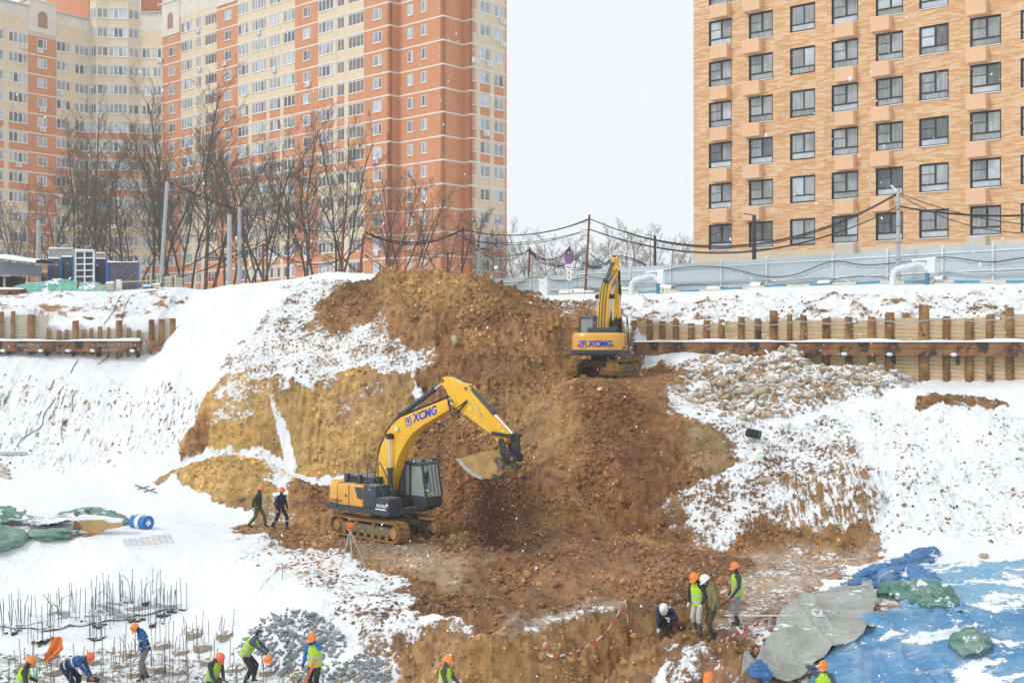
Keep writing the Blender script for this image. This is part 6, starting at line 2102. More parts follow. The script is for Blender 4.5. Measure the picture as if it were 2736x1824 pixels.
person('kneeling person in hi-vis vest and charcoal jacket bowing over rebar', low(566, 1862, -1.95), D(-38), dict(jacket='charcoal', trousers='black', boots='boot', gloves='glove', hood='black'), hip=(0, 0, .60), lean=20, head=(34, 10), vest=True, helmet='h_red', feet=((.22, .15, 0), (-.2, -.14, 0)), arms=(((.38, .1, -.36), None), ((.36, -.12, -.4), None)))
person('person in hi-vis vest and black cap reaching out to grip rebar', low(664, 1813, -1.85), D(-6), dict(jacket='slate', trousers='black', boots='boot', gloves='glove', hood='black', boot_h=.3), hip=(-.1, 0, .88), lean=34, head=(-4, -12), vest=True, helmet=None, feet=((.1, .13, 0), (-.06, -.14, 0)), arms=(((.62, .06, .92), 'abs'), ((.6, -.16, .92), 'abs')))
_, hs8, _ = person('person in hi-vis vest and bright blue jacket with hand at mouth', low(842, 1853, -1.9), D(-112), dict(jacket='bright_blue', trousers='black', boots='boot', gloves='black', hood='black', boot_h=.4), lean=5, head=(18, -12), vest=True, feet=((.05, .12, 0), (-.05, -.12, 0)), arms=(((.17, -.03, 1.52), 'abs'), ((.08, -.33, -.48), None)))
person('person in hi-vis vest and brown jacket at the foot of the earth bank', low(1186, 1905, -1.95), D(-20), dict(jacket='brown', trousers='black', boots='boot', gloves='glove', hood='brown', boot_h=.4), lean=6, head=(8, -5), vest=True, feet=((.1, .12, 0), (-.1, -.12, 0)), arms=(((.36, .2, -.36), None), ((.34, -.2, -.4), None)))
person('person in hi-vis vest and beige hood below the group of four', low(1903, 1962, -2.15), D(-140), dict(jacket='beige', trousers='black', boots='boot', gloves='glove', hood='beige', boot_h=.4), lean=8, head=(20, 10), vest=True, feet=((.05, .12, 0), (-.05, -.12, 0)))
person('person in hi-vis vest and slate shirt raising a hand to the helmet', low(2200, 1942, -2.1), D(-104), dict(jacket='slate', trousers='slate', boots='boot', gloves='glove', hood='black', boot_h=.4), lean=4, head=(22, -10), vest=True, feet=((.05, .12, 0), (-.05, -.12, 0)), arms=(((.1, .3, -.5), None), ((.14, -.2, 1.66), 'abs')))
# helmet left hanging on a bar, tape roll, tool
hp_ = P(716, 1762, -1.0)
mb = MB()
dome = [[Vector((.14 * math.sin(t) * math.cos(a), .118 * math.sin(t) * math.sin(a), .14 * math.cos(t))) for a in [2 * math.pi * k / 18 for k in range(19)]] for t in [D(3 + 12.4 * i) for i in range(8)]]
mb.grid(dome)
mb.grid([dome[-1], [Vector((p.x * 1.13 + (.03 if p.x > 0 else 0), p.y * 1.1, p.z - .015)) for p in dome[-1]]])
hh = mb.build('helmet', PM['h_orange'], smooth=True)
hh.location = (hp_.x, hp_.y, hp_.z)
hh.rotation_euler = (.1, .25, D(-60))
tag(hh, 'orange helmet hung on an upright bar with nobody wearing it', 'helmet')
# ---------------------------------------------------------------- tarpaulins
def tarp_mat(name, c1, c2, snow_amt, ss=.55, faded=None):
    m, nt, b = nodes_of(name)
    geo = N(nt, "ShaderNodeNewGeometry")
    pos = geo.outputs['Position']
    col = mixc(nt, ramp(nt, noise(nt, pos, 1.1, 5, .6), .35, .65), c1, c2)
    if faded:
        col = mixc(nt, mathn(nt, 'MULTIPLY', ramp(nt, noise(nt, pos, .45, 4, .6), .5, .66), .8), col, faded)
    col = mixc(nt, mathn(nt, 'MULTIPLY', ramp(nt, noise(nt, pos, 9, 6, .7), .58, .72), .35), col, (.62, .6, .56))
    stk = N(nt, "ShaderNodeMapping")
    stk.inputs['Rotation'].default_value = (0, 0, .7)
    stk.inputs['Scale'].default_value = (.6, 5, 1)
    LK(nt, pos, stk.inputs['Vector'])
    col = mixc(nt, mathn(nt, 'MULTIPLY', ramp(nt, noise(nt, stk.outputs[0], 1.1, 6, .65, .5), .52, .72), .55), col, (.56, .58, .58))
    col = mixc(nt, mathn(nt, 'MULTIPLY', ramp(nt, noise(nt, stk.outputs[0], 1.7, 5, .65, .8), .57, .68), .5), col, tuple(x * .45 for x in c1))  # dirt streaks, also crease shade painted into the cloth colour
    n = mathn(nt, 'ADD', mathn(nt, 'MULTIPLY', noise(nt, scaled(nt, pos, (.7, 1.3, 1)), ss, 6, .6, .6), 1.0), mathn(nt, 'MULTIPLY', noise(nt, pos, 5, 5, .7), .22))
    f = ramp(nt, n, 1.02 - snow_amt, 1.05 - snow_amt)
    LK(nt, mixc(nt, f, col, SNOW), b.inputs['Base Color'])
    LK(nt, mathn(nt, 'ADD', mathn(nt, 'MULTIPLY', f, .4), .45), b.inputs['Roughness'])
    bn = N(nt, "ShaderNodeBump")
    bn.inputs['Strength'].default_value = .6
    bn.inputs['Distance'].default_value = .07
    LK(nt, mathn(nt, 'ADD', noise(nt, scaled(nt, pos, (1, 2.2, 1)), 3.0, 6, .6, 1.2), mathn(nt, 'MULTIPLY', f, .6)), bn.inputs['Height'])
    LK(nt, bn.outputs[0], b.inputs['Normal'])
    return m
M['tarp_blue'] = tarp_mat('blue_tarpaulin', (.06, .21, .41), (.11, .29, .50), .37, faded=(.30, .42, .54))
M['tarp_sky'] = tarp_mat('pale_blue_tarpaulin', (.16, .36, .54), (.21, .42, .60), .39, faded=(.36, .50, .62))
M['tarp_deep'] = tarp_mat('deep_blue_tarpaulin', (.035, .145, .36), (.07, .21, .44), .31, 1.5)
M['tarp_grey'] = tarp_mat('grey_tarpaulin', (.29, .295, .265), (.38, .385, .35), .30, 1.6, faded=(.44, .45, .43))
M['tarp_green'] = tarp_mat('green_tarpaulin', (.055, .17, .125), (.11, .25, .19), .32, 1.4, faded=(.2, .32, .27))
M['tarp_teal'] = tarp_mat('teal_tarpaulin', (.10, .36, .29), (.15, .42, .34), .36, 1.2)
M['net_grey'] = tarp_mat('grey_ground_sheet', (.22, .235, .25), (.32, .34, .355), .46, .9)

def sheet(name, corners, m, label, lift=.05, nu=90, nv=60, wr=.10, seed=0, hump=0.0, edge=.25, group=None):
    """a crumpled sheet lying on the soil; corners are photo pixels, far-left first, clockwise"""
    c = [G(*q) for q in corners]
    u, v = np.meshgrid(np.linspace(0, 1, nu), np.linspace(0, 1, nv))
    X = (c[0].x * (1 - u) + c[1].x * u) * (1 - v) + (c[3].x * (1 - u) + c[2].x * u) * v
    Y = (c[0].y * (1 - u) + c[1].y * u) * (1 - v) + (c[3].y * (1 - u) + c[2].y * u) * v
    k = 4 * np.minimum(np.minimum(u, 1 - u), np.minimum(v, 1 - v))
    X = X + (fbm(u * 5 + seed, v * 5, 1, 3, seed + 3) - .5) * edge * 2 * (1 - np.clip(k, 0, 1))
    Y = Y + (fbm(u * 5 - seed, v * 5, 1, 3, seed + 4) - .5) * edge * 2 * (1 - np.clip(k, 0, 1))
    Z = gzv_(X, Y)
    for _ in range(6):      # cloth bridges small hollows
        Zs = Z.copy()
        Zs[1:-1, 1:-1] = (Z[:-2, 1:-1] + Z[2:, 1:-1] + Z[1:-1, :-2] + Z[1:-1, 2:]) / 4
        Z = np.maximum(Z, Zs)
    w = fbm(X * .9 + Y * .35, Y * .5 - X * .2, 1.0, 4, seed + 9, ridged=True) ** 2
    w2 = fbm(X, Y, 2.6, 3, seed + 15, ridged=True)
    w3 = fbm(X * .3 - Y * .8, X * .5, 2.0, 3, seed + 21, ridged=True) ** 3
    wk = np.abs(((X * .55 + Y * .42 + (fbm(X, Y, .35, 3, seed + 30) - .5) * 5) % 1) * 2 - 1) ** 6
    Z = Z + lift + wr * (w * .8 + w2 * .25 + w3 * 1.0 + wk * .9) + hump * np.sin(np.pi * np.clip(u, 0, 1)) ** .6 * np.sin(np.pi * np.clip(v, 0, 1)) ** .8
    rows = [[(X[i, j], Y[i, j], Z[i, j]) for j in range(nu)] for i in range(nv)]
    mb = MB(); mb.grid(rows)
    under = [[(x, y, z - .015) for x, y, z in r_] for r_ in rows]
    for a, b in ((rows[0], under[0]), (rows[-1], under[-1]), ([r_[0] for r_ in rows], [r_[0] for r_ in under]), ([r_[-1] for r_ in rows], [r_[-1] for r_ in under])):
        mb.grid([a, b])
    o = mb.build(name, M[m] if isinstance(m, str) else m, smooth=True)
    return tag(o, label, 'tarp', group)

def bundle(name, path, rad, m, label, seed, flat=.6, cat='tarp', crump=.62, group=None):
    """a rolled, crumpled heap of cloth along photo pixels on the soil"""
    pts = [G(*q) for q in path]
    pts = spline([p + Vector((0, 0, rad * flat * .45)) for p in pts], 16)
    n, k = len(pts), 56
    T_, A_ = np.meshgrid(np.linspace(0, 1, n), 2 * np.pi * np.arange(k) / k, indexing='ij')
    CA, SA = np.cos(A_), np.sin(A_)
    L_ = sum((pts[i + 1] - pts[i]).length for i in range(n - 1))
    u_ = T_ * L_ / rad
    wv = u_ * .55 + SA * .7 + (fbm(u_, CA + 3, .8, 2, seed + 8) - .5) * 2.2
    f1 = np.abs(((wv * 1.25 + CA * .6) % 1) * 2 - 1)                    # long creases
    f2 = fbm(u_ * .9 + seed, CA * 1.1 + 5, 1.0, 3, seed, ridged=True)
    f3 = fbm(u_ * 1.4 + CA * 2, SA * 2 + 9 + seed, 1.4, 2, seed + 5)
    env = np.maximum(.1, np.sin(np.pi * np.clip(T_ * .95 + .025, 0, 1)) ** .5) * (.8 + .5 * fbm(u_, 0 * u_, .5, 2, seed + 2))
    RR = rad * env * (1 - crump * .55 + crump * (.45 * f1 + .75 * f2) + .5 * (f3 - .5))
    rows = []
    for i, p in enumerate(pts):
        d = (pts[min(n - 1, i + 1)] - pts[max(0, i - 1)]).normalized()
        sd = Vector((-d.y, d.x, 0)).normalized()
        row = []
        for j in range(k):
            low_ = 1.35 if SA[i, j] < .15 else 1.0      # cloth spreads where it meets the ground
            row.append(p + sd * (RR[i, j] * CA[i, j] * low_) + Vector((0, 0, RR[i, j] * flat * SA[i, j])))
        row.append(row[0])
        rows.append(row)
    mb = MB(); mb.grid(rows)
    mb.add(rows[0][:k], [tuple(range(k))]); mb.add(rows[-1][:k], [tuple(range(k - 1, -1, -1))])
    o = mb.build(name, M[m] if isinstance(m, str) else m, smooth=True)
    return tag(o, label, cat, group)

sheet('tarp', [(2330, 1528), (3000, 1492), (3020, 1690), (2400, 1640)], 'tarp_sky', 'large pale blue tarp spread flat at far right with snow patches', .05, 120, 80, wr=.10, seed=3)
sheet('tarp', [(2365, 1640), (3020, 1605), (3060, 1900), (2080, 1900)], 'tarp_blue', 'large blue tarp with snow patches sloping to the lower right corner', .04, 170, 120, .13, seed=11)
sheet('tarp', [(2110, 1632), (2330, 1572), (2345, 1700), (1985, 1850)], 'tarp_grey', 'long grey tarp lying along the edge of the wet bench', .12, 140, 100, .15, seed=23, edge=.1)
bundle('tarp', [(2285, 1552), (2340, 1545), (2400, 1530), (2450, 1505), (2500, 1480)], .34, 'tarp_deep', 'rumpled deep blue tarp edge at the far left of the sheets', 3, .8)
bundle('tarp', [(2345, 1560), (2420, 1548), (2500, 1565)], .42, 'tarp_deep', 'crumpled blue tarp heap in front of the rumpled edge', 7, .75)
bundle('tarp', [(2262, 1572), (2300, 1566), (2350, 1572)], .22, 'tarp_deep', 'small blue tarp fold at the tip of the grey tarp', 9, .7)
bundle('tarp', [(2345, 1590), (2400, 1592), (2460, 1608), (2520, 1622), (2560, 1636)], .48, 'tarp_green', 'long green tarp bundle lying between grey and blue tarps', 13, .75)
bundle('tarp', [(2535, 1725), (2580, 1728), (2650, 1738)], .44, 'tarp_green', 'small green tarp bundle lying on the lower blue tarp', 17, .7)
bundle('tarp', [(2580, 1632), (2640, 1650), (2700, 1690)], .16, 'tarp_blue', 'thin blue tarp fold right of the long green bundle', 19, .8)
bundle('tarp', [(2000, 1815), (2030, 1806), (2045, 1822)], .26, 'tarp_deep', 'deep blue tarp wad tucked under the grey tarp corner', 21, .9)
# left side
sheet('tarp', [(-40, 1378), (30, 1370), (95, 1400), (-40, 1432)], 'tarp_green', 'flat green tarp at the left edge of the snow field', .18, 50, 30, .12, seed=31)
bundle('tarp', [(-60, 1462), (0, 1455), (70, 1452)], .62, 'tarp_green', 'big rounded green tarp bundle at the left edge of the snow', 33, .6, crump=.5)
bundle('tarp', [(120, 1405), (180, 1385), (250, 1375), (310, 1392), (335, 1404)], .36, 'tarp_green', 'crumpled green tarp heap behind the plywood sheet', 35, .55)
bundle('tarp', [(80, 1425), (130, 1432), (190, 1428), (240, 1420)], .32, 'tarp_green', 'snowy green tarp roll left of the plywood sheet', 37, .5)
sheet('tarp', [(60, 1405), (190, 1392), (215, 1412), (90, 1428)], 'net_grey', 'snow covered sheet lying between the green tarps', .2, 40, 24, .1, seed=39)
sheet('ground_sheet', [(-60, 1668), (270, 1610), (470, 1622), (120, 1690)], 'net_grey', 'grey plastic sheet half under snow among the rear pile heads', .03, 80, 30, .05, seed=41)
M['ply'] = mat('ochre_plywood', (.55, .38, .17), (.45, .30, .13), 2.5, .8, c3=(.2, .16, .12), s3=2, t3=.62, snow=.25)
pl = G(265, 1428)
o = thing('plywood_sheet', 'broken ochre plywood board with a dark drum beside the green tarp heap', 'board', (pl.x, pl.y, pl.z), D(8))
mb = MB(); mb.prism([(-.75, .0), (.1, .02), (.25, .2), (.85, .3), (.95, .42), (.9, .5), (.4, .48), (.2, .62), (-.75, .62)], -.03, .03, lambda a, b, d_: (a, d_ - b * .25, b)); mb.build('board', M['ply'], o)
mb = MB(); mb.tube([(-.95, .1, .3), (-.7, .1, .3)], .3, 16); mb.build('drum_end', M['rust'], o, smooth='auto')
lump_cap(Vector((-.8, .1, .6)), Vector((.9, .1, .5)), .5, .14, 4, 20).build('snow_cap', M['snow'], o, smooth=True)
M['orange_strip'] = mat('orange_plastic_strip', (.85, .20, .03), (.75, .16, .03), 4, .5)
for i, (a_, b_) in enumerate((((222, 1434), (255, 1428)), ((182, 1440), (197, 1441)))):
    p0, p1 = G(*a_), G(*b_)
    mb = MB(); mb.bar(p0 + Vector((0, 0, .05)), p1 + Vector((0, 0, .06)), .12, .03); o = mb.build('plastic_strip', M['orange_strip'])
    tag(o, ('long orange plastic strip on the snow below the plywood', 'short orange plastic scrap on the snow left of the long strip')[i], 'strip')
# blue drum
M['drum_blue'] = mat('blue_drum_paint', (.02, .19, .58), (.025, .16, .48), 3, .45, c3=(.10, .10, .12), s3=6, t3=.68, snow=.2)
bd = G(378, 1412)
o = thing('steel_drum', 'blue steel drum with a white band lying on the snow', 'drum', (bd.x, bd.y, bd.z + .27), D(-35))
mb = MB(); mb.tube([(-.44, 0, 0), (-.43, 0, 0), (-.16, 0, 0), (-.15, 0, 0), (-.13, 0, 0), (.13, 0, 0), (.15, 0, 0), (.16, 0, 0), (.43, 0, 0), (.44, 0, 0)], [.295, .3, .29, .305, .29, .29, .305, .29, .3, .295], 28); mb.build('body', M['drum_blue'], o, smooth='auto')
mb = MB(); mb.tube([(-.12, 0, 0), (.12, 0, 0)], .2935, 28, cap=False); mb.build('white_band', M['sign_white'], o, smooth=True)
mb = MB(); mb.box((.445, 0, 0), (.006, .2, .2), Matrix.Rotation(.5, 4, 'X')); mb.build('paper_label', M['sign_white'], o)
# wire mesh, scrap bars
wm = G(395, 1445)
o = thing('wire_mesh', 'faint square wire mesh lying on the snow below the drum', 'mesh', (wm.x, wm.y, wm.z), D(20))
mb = MB()
for i in range(9):
    for a_, b_ in (((-.9 + i * .225, -1.2, .05), (-.9 + i * .225, 1.2, .05)), ((-.9, -1.2 + i * .3, .055), (.9, -1.2 + i * .3, .055))):
        mb.bar(a_, b_, .008, .008)
mb.build('wires', M['rebar'], o)
def lying(name, a_, b_, w, m, label, cat, lift=.04, h=None):
    p0, p1 = G(*a_), G(*b_)
    mb = MB(); mb.bar(p0 + Vector((0, 0, lift)), p1 + Vector((0, 0, lift)), w, h or w); return tag(mb.build(name, M[m]), label, cat)
lying('plank', (0, 1245), (22, 1260), .16, 'wood_grey', 'topmost of three short planks at the left edge of the snow', 'plank')
lying('plank', (-5, 1258), (25, 1270), .16, 'wood_grey', 'middle of three short planks at the left edge of the snow', 'plank')
lying('plank', (-10, 1268), (28, 1280), .16, 'wood_grey', 'lowest of three short planks at the left edge of the snow', 'plank')
lying('pipe', (0, 1215), (70, 1216), .14, 'galv', 'snowy pipe lying at the left foot of the slope', 'pipe', .08)
for i, (a_, b_) in enumerate((((362, 1298), (418, 1318)), ((368, 1308), (400, 1300)), ((385, 1316), (415, 1306)))):
    lying('scrap_bar', a_, b_, .05, 'rebar', ('longest dark scrap bar near the foot of the sand mound', 'upper dark scrap bar near the foot of the sand mound', 'lower dark scrap bar near the foot of the sand mound')[i], 'bar')
lying('survey_staff', (1935, 1672), (2205, 1675), .035, 'white_steel', 'long white survey staff lying across the bench and grey tarp', 'staff', .3)
# ribbed hose end on the right slope
rh = G(2012, 1180)
o = thing('ribbed_pipe', 'black ribbed pipe end poking out of the snowy right slope', 'pipe', (rh.x, rh.y - .15, rh.z + .3), D(-35))
mb = MB(); pts = [(-.42 + i * .06, 0, .12 - i * .01) for i in range(14)]; mb.tube(pts, [.27 if i % 2 else .2 for i in range(14)], 18); mb.tube([(.36, 0, -.01), (.37, 0, -.012)], .17, 16); o.scale = (.75, .75, .75); mb.build('ribs', mat('black_ribbed_plastic', (.03, .032, .035), (.05, .05, .05), 4, .5, snow=.3), o)
# levelling tripod
tpd = G(935, 1512)
o = thing('survey_tripod', 'aluminium survey tripod with orange head before the excavator track', 'tripod', (tpd.x, tpd.y, tpd.z))
for (x, y) in ((-.32, -.1), (.62, -.25), (.02, .45)):
    mb = MB(); mb.bar((x, y, -.05), (0, 0, 1.32), .05, .03); mb.build('leg', M['galv'], o)
mb = MB(); mb.tube([(0, 0, 1.3), (0, 0, 1.36)], .09, 14); mb.build('head', M['ex_orange'], o)
mb = MB(); mb.box((0, 0, 1.47), (.22, .13, .16), bev=.03); mb.tube([(-.14, 0, 1.5), (.16, 0, 1.5)], .035, 10); mb.build('level', M['h_lvl'] if 'h_lvl' in M else M['ex_orange'], o)
# ---------------------------------------------------------------- barrier tape (red and white)
def stripes():
    m, nt, b = nodes_of('red_white_tape')
    tc = N(nt, "ShaderNodeTexCoord")
    uv = N(nt, "ShaderNodeAttribute", attribute_name='along')
    f = mathn(nt, 'GREATER_THAN', mathn(nt, 'FRACT', mathn(nt, 'MULTIPLY', uv.outputs['Fac'], 2.2)), .5)
    LK(nt, mixc(nt, f, (.80, .78, .76), (.62, .06, .05)), b.inputs['Base Color'])
    b.inputs['Roughness'].default_value = .5
    return m
M['tape'] = stripes()
def tape(path, label, lift=.05, w=.06, direct=False, sagz=None):
    pts = [(G(*q[:2]) + Vector((0, 0, q[2] if len(q) > 2 else lift))) for q in path]
    sp = spline(pts, 8)
    mb = MB(); L = 0
    along = []
    rows = []
    for i, p in enumerate(sp):
        if i:
            L += (p - sp[i - 1]).length
        rows.append([p - Vector((0, 0, w / 2)), p + Vector((.01, .01, w / 2))])
        along += [L, L]
    mb.grid(rows)
    me = mb.mesh('barrier_tape', M['tape'])
    at = me.attributes.new('along', 'FLOAT', 'POINT')
    at.data.foreach_set('value', along)
    return tag(link('barrier_tape', me), label, 'tape')
tape([(1457, 1752, .5), (1462, 1766, .15), (1500, 1766), (1560, 1745, .12), (1620, 1712, .2), (1670, 1664, .6)], 'red and white tape hanging across the ochre bank', .1)
tape([(1670, 1664, .6), (1680, 1690, .15), (1688, 1712, .05)], 'short red and white tape end dropping at the trench', .1)
tape([(1925, 1728, .1), (1970, 1708, .12), (2060, 1665, .12), (2160, 1610, .12), (2270, 1572, .15)], 'red and white tape along the back edge of the grey tarp', .1, .08)
tape([(1968, 1708, .3), (1990, 1712, .1), (2000, 1714, .05)], 'small red and white tape scrap at the grey tarp corner', .1)
tape([(660, 1692, .05), (675, 1640, .25), (700, 1590, .3), (755, 1545, .35), (840, 1525, .3), (920, 1508, .5)], 'faded red and white tape curving down the snow bank', .1, .05)
tape([(1925, 1612, .3), (1945, 1618, .55), (1962, 1612, .85)], 'red and white tape running to the roll in the person\'s hand', .2)
rod = G(755, 1548)
mb = MB(); mb.tube(spline([(0, 0, -.1), (0, 0, .5), (-.02, 0, .55), (-.25, 0, .52)], 3), .012, 6); o = mb.build('bent_rod', M['rebar']); o.location = rod
tag(o, 'thin bent rod holding the tape on the snow', 'rod')
hand = None
tr_ = G(1962, 1669)
mb = MB(); mb.tube([(0, -.03, 0), (0, .03, 0)], .07, 16); o = mb.build('tape_roll', M['sign_red'], smooth='auto'); o.location = (tr_.x - .02, tr_.y - .12, tr_.z + .68); o.rotation_euler = (0, .4, .5)
tag(o, 'red barrier tape roll held by the person in jeans', 'tape roll')
# ---------------------------------------------------------------- pile heads and rebar
M['head'] = mat('chipped_concrete', (.42, .36, .28), (.32, .27, .21), 4, .95, bump=.7, bscale=8, c3=(.5, .33, .16), s3=3, t3=.6, snow=.34)
M['wrapblk'] = mat('black_film', (.025, .027, .03), (.05, .05, .055), 5, .6, snow=.30)
rp = random.Random(31)
HEADS = [(68, 1661, 'k'), (145, 1670, 'k'), (230, 1660, 'k'), (178, 1642, 'k'), (274, 1626, 'k'), (308, 1638, 'k'), (334, 1612, 'k'), (38, 1691, 'k'), (4, 1676, 'k'), (438, 1642, 'k'), (368, 1657, 'k'), (425, 1670, 'k'), (270, 1674, 'k'), (259, 1706, 'k'), (402, 1612, 'k'), (470, 1632, 'k'), (110, 1712, 'k'),
         (70, 1778, 'c'), (244, 1774, 'c'), (232, 1806, 'c'), (319, 1783, 'c'), (359, 1806, 'c'), (344, 1753, 'c'), (482, 1746, 'c'), (434, 1730, 'c'), (138, 1800, 'c'), (520, 1700, 'c'), (540, 1735, 'c'), (559, 1772, 'c'), (631, 1790, 'c'), (714, 1800, 'c'), (470, 1800, 'c'), (420, 1790, 'c'), (600, 1700, 'c'),
         (20, 1850, 'c'), (90, 1860, 'c'), (170, 1870, 'c'), (260, 1862, 'c'), (320, 1872, 'c'), (400, 1866, 'c'), (460, 1872, 'c'), (520, 1860, 'c'), (610, 1868, 'c'), (680, 1872, 'c'), (760, 1868, 'c'), (800, 1880, 'c'), (880, 1878, 'c'), (950, 1885, 'c'), (1010, 1880, 'c'), (1668, 1880, 's'), (1700, 1884, 's'), (1735, 1880, 's'), (2000, 1872, 's'), (2030, 1876, 's')]
words = ['first', 'second', 'third', 'fourth', 'fifth', 'sixth', 'seventh', 'eighth', 'ninth', 'tenth', 'eleventh', 'twelfth', 'thirteenth', 'fourteenth', 'fifteenth', 'sixteenth', 'seventeenth', 'eighteenth', 'nineteenth', 'twentieth', 'twenty-first', 'twenty-second', 'twenty-third', 'twenty-fourth', 'twenty-fifth', 'twenty-sixth', 'twenty-seventh', 'twenty-eighth', 'twenty-ninth', 'thirtieth', 'thirty-first', 'thirty-second', 'thirty-third', 'thirty-fourth']
def order(kind, px, near=None):
    l = sorted([h[0] for h in HEADS if h[2] == kind and (near is None or (h[1] > 1840) == near)])
    return words[l.index(px)]
bars_me = {}
for (px, py, kd) in HEADS:
    g = G(px, py) if py < 1824 else P(px, py, -1.95)
    near_ = py > 1840
    if kd == 'k':
        lab = f'black wrapped pile head with upright bars in the snow, {order("k", px)} from the left'
    elif kd == 's':
        lab = f'cluster of grey bar stubs at the bottom edge, {order("s", px)} from the left'
    else:
        lab = f'chipped concrete pile head with rusty bars {"at the bottom edge" if near_ else "on the pit floor"}, {order("c", px, near_)} from the left'
    o = thing('pile_head', lab, 'pile', (g.x, g.y, g.z - .05), rp.uniform(0, 6), 'pile heads with rebar')
    key = (kd, rp.randint(0, 3))
    if kd == 'k':
        for k in range(5):
            a = rp.random() * 6.283
            mb = MB()
            mb.box((rp.uniform(.12, .26) * math.cos(a), rp.uniform(.12, .26) * math.sin(a), .06), (rp.uniform(.1, .3), .08, rp.uniform(.05, .16)), Matrix.Rotation(rp.uniform(0, 3), 4, 'Z'))
            mb.build('wrapping', M['wrapblk'], o)
    elif kd == 'c':
        mb = MB()
        n = 11
        rows = []
        for z, r0 in ((-.2, .3), (.05, .29), (.17, .27), (.2, .12)):
            rows.append([(r0 * rp.uniform(.82, 1.1) * math.cos(k / n * 6.283), r0 * rp.uniform(.82, 1.1) * math.sin(k / n * 6.283), z + rp.uniform(-.03, .05)) for k in range(n)])
        for r_ in rows:
            r_.append(r_[0])
        mb.grid(rows); mb.add(rows[-1][:n], [tuple(range(n))])
        mb.build('concrete', M['head'], o)
    nb = {'k': 7, 'c': 5, 's': 6}[kd]
    for k in range(nb):
        a = (k + rp.random() * .5) / nb * 6.283
        sp_r = rp.uniform(.16, .42)
        x, y = sp_r * math.cos(a), sp_r * math.sin(a)
        h = {'k': rp.uniform(.75, 1.25), 'c': rp.uniform(.45, 1.15), 's': rp.uniform(.65, .9)}[kd]
        lx, ly = rp.gauss(0, .045), rp.gauss(0, .045)
        bend = rp.random()
        pts = [(x, y, -.1), (x + lx * .4, y + ly * .4, h * .5), (x + lx, y + ly, h)]
        if bend > .8 and kd != 's':
            b2 = rp.uniform(-.45, .45)
            pts = [(x, y, -.1), (x + lx * .3, y + ly * .3, h * .6), (x + lx + b2 * .5, y + ly, h * .85), (x + lx + b2, y + ly + b2 * .4, h * rp.uniform(.7, 1.05))]
        mb = MB(); mb.tube(pts, .0115, 5)
        mb.build('rebar', M['rebar'], o, smooth=True)
# orange flag on a bar, green bottle, orange tool
fg = P(140, 1800, -1.5)
o = thing('flag', 'ragged orange warning flag on a bar behind the bent-over person', 'flag', (fg.x, fg.y, gz(fg.x, fg.y)), 0)
fz = CAMZ - (1700 - 912) / FOC * fg.y - o.location.z
mb = MB(); mb.tube([(-.05, 0, -.05), (-.03, 0, fz * .6), (.0, 0, fz)], .014, 6); mb.build('bar', M['rebar'], o)
rows = []
for i in range(14):
    t = i / 13
    wdt = .32 * math.sin(math.pi * min(1, t * .75 + .2)) * (1 + .07 * math.sin(i * 1.3)) + .03
    rows.append([(-.06 + .01 * j - .05 * t + wdt * j / 7 + (-.16 * t * t), .04 * math.sin(j * 1.3 + i * .5), fz - .72 * t) for j in range(8)])
mb = MB(); mb.grid(rows); mb.build('cloth', M['orange_strip'], o, smooth=True)
bt = P(97, 1806, -1.85)
mb = MB(); mb.tube([(0, 0, 0), (0, 0, .2), (0, 0, .26), (0, 0, .33)], [.05, .05, .02, .018], 12); o = mb.build('plastic_bottle', mat('green_plastic', (.18, .62, .27), (.15, .5, .22), 4, .25), smooth=True); o.location = (bt.x, bt.y, gz(bt.x, bt.y) - .01)
tag(o, 'green plastic bottle standing among bars at lower left', 'bottle')
tl = P(815, 1860, -1.9)
mb = MB(); mb.bar((0, 0, .1), (.42, .05, 1.05), .03, .08); o = mb.build('wrecking_bar', M['orange_strip']); o.location = (tl.x - .12, tl.y - .1, -1.9)
tag(o, 'long flat orange tool held at the side of the person in blue', 'tool')
gr_ = P(215, 1842, -1.3)
o = thing('angle_grinder', 'dark cutting tool in the hands of the bent-over person', 'tool', (0, 0, 0))
lb3 = low(185, 1850, -1.9)
o.location = (lb3[0] + .70, lb3[1] - .06, lb3[2] + .50)
mb = MB(); mb.box((0, 0, 0), (.36, .12, .13), bev=.03); mb.build('motor', M['ex_black'], o)
mb = MB(); mb.tube([(.2, -.02, -.05), (.2, .02, -.05)], .15, 20); mb.build('disc', M['ex_worn'], o)
bh = P(1152, 1830, -1.7)
mb = MB(); mb.tube(spline([(-.02, 0, -.6), (-.03, 0, 0), (0, 0, .45), (.06, 0, .62), (.14, 0, .6)], 4), .022, 8); o = mb.build('hose', M['sign_blue'], smooth=True); o.location = bh
tag(o, 'blue hose hanging behind the person at the earth bank', 'hose')

# ---------------------------------------------------------------- rocks
def rock_mesh(seed, sub=2):
    bm = bmesh.new()
    bmesh.ops.create_icosphere(bm, subdivisions=sub, radius=1)
    r = np.random.RandomState(seed)
    pl_ = [(Vector(r.normal(size=3)).normalized(), r.uniform(.36, .72)) for _ in range(12)]
    for v in bm.verts:
        for n_, d_ in pl_:
            q = v.co.dot(n_)
            if q > d_:
                v.co -= n_ * (q - d_) * .95
        v.co *= 1 + .025 * r.normal()
    bmesh.ops.scale(bm, vec=(1.0, r.uniform(.7, .95), r.uniform(.55, .8)), verts=bm.verts)
    me = bpy.data.meshes.new('rock')
    bm.to_mesh(me)
    bm.free()
    return me
M['rock_tan'] = mat('tan_limestone', (.52, .42, .29), (.40, .32, .23), 1.2, .9, bump=.5, bscale=4, c3=(.38, .22, .10), s3=1.6, t3=.52, snow=.38, snow_scale=3.5)
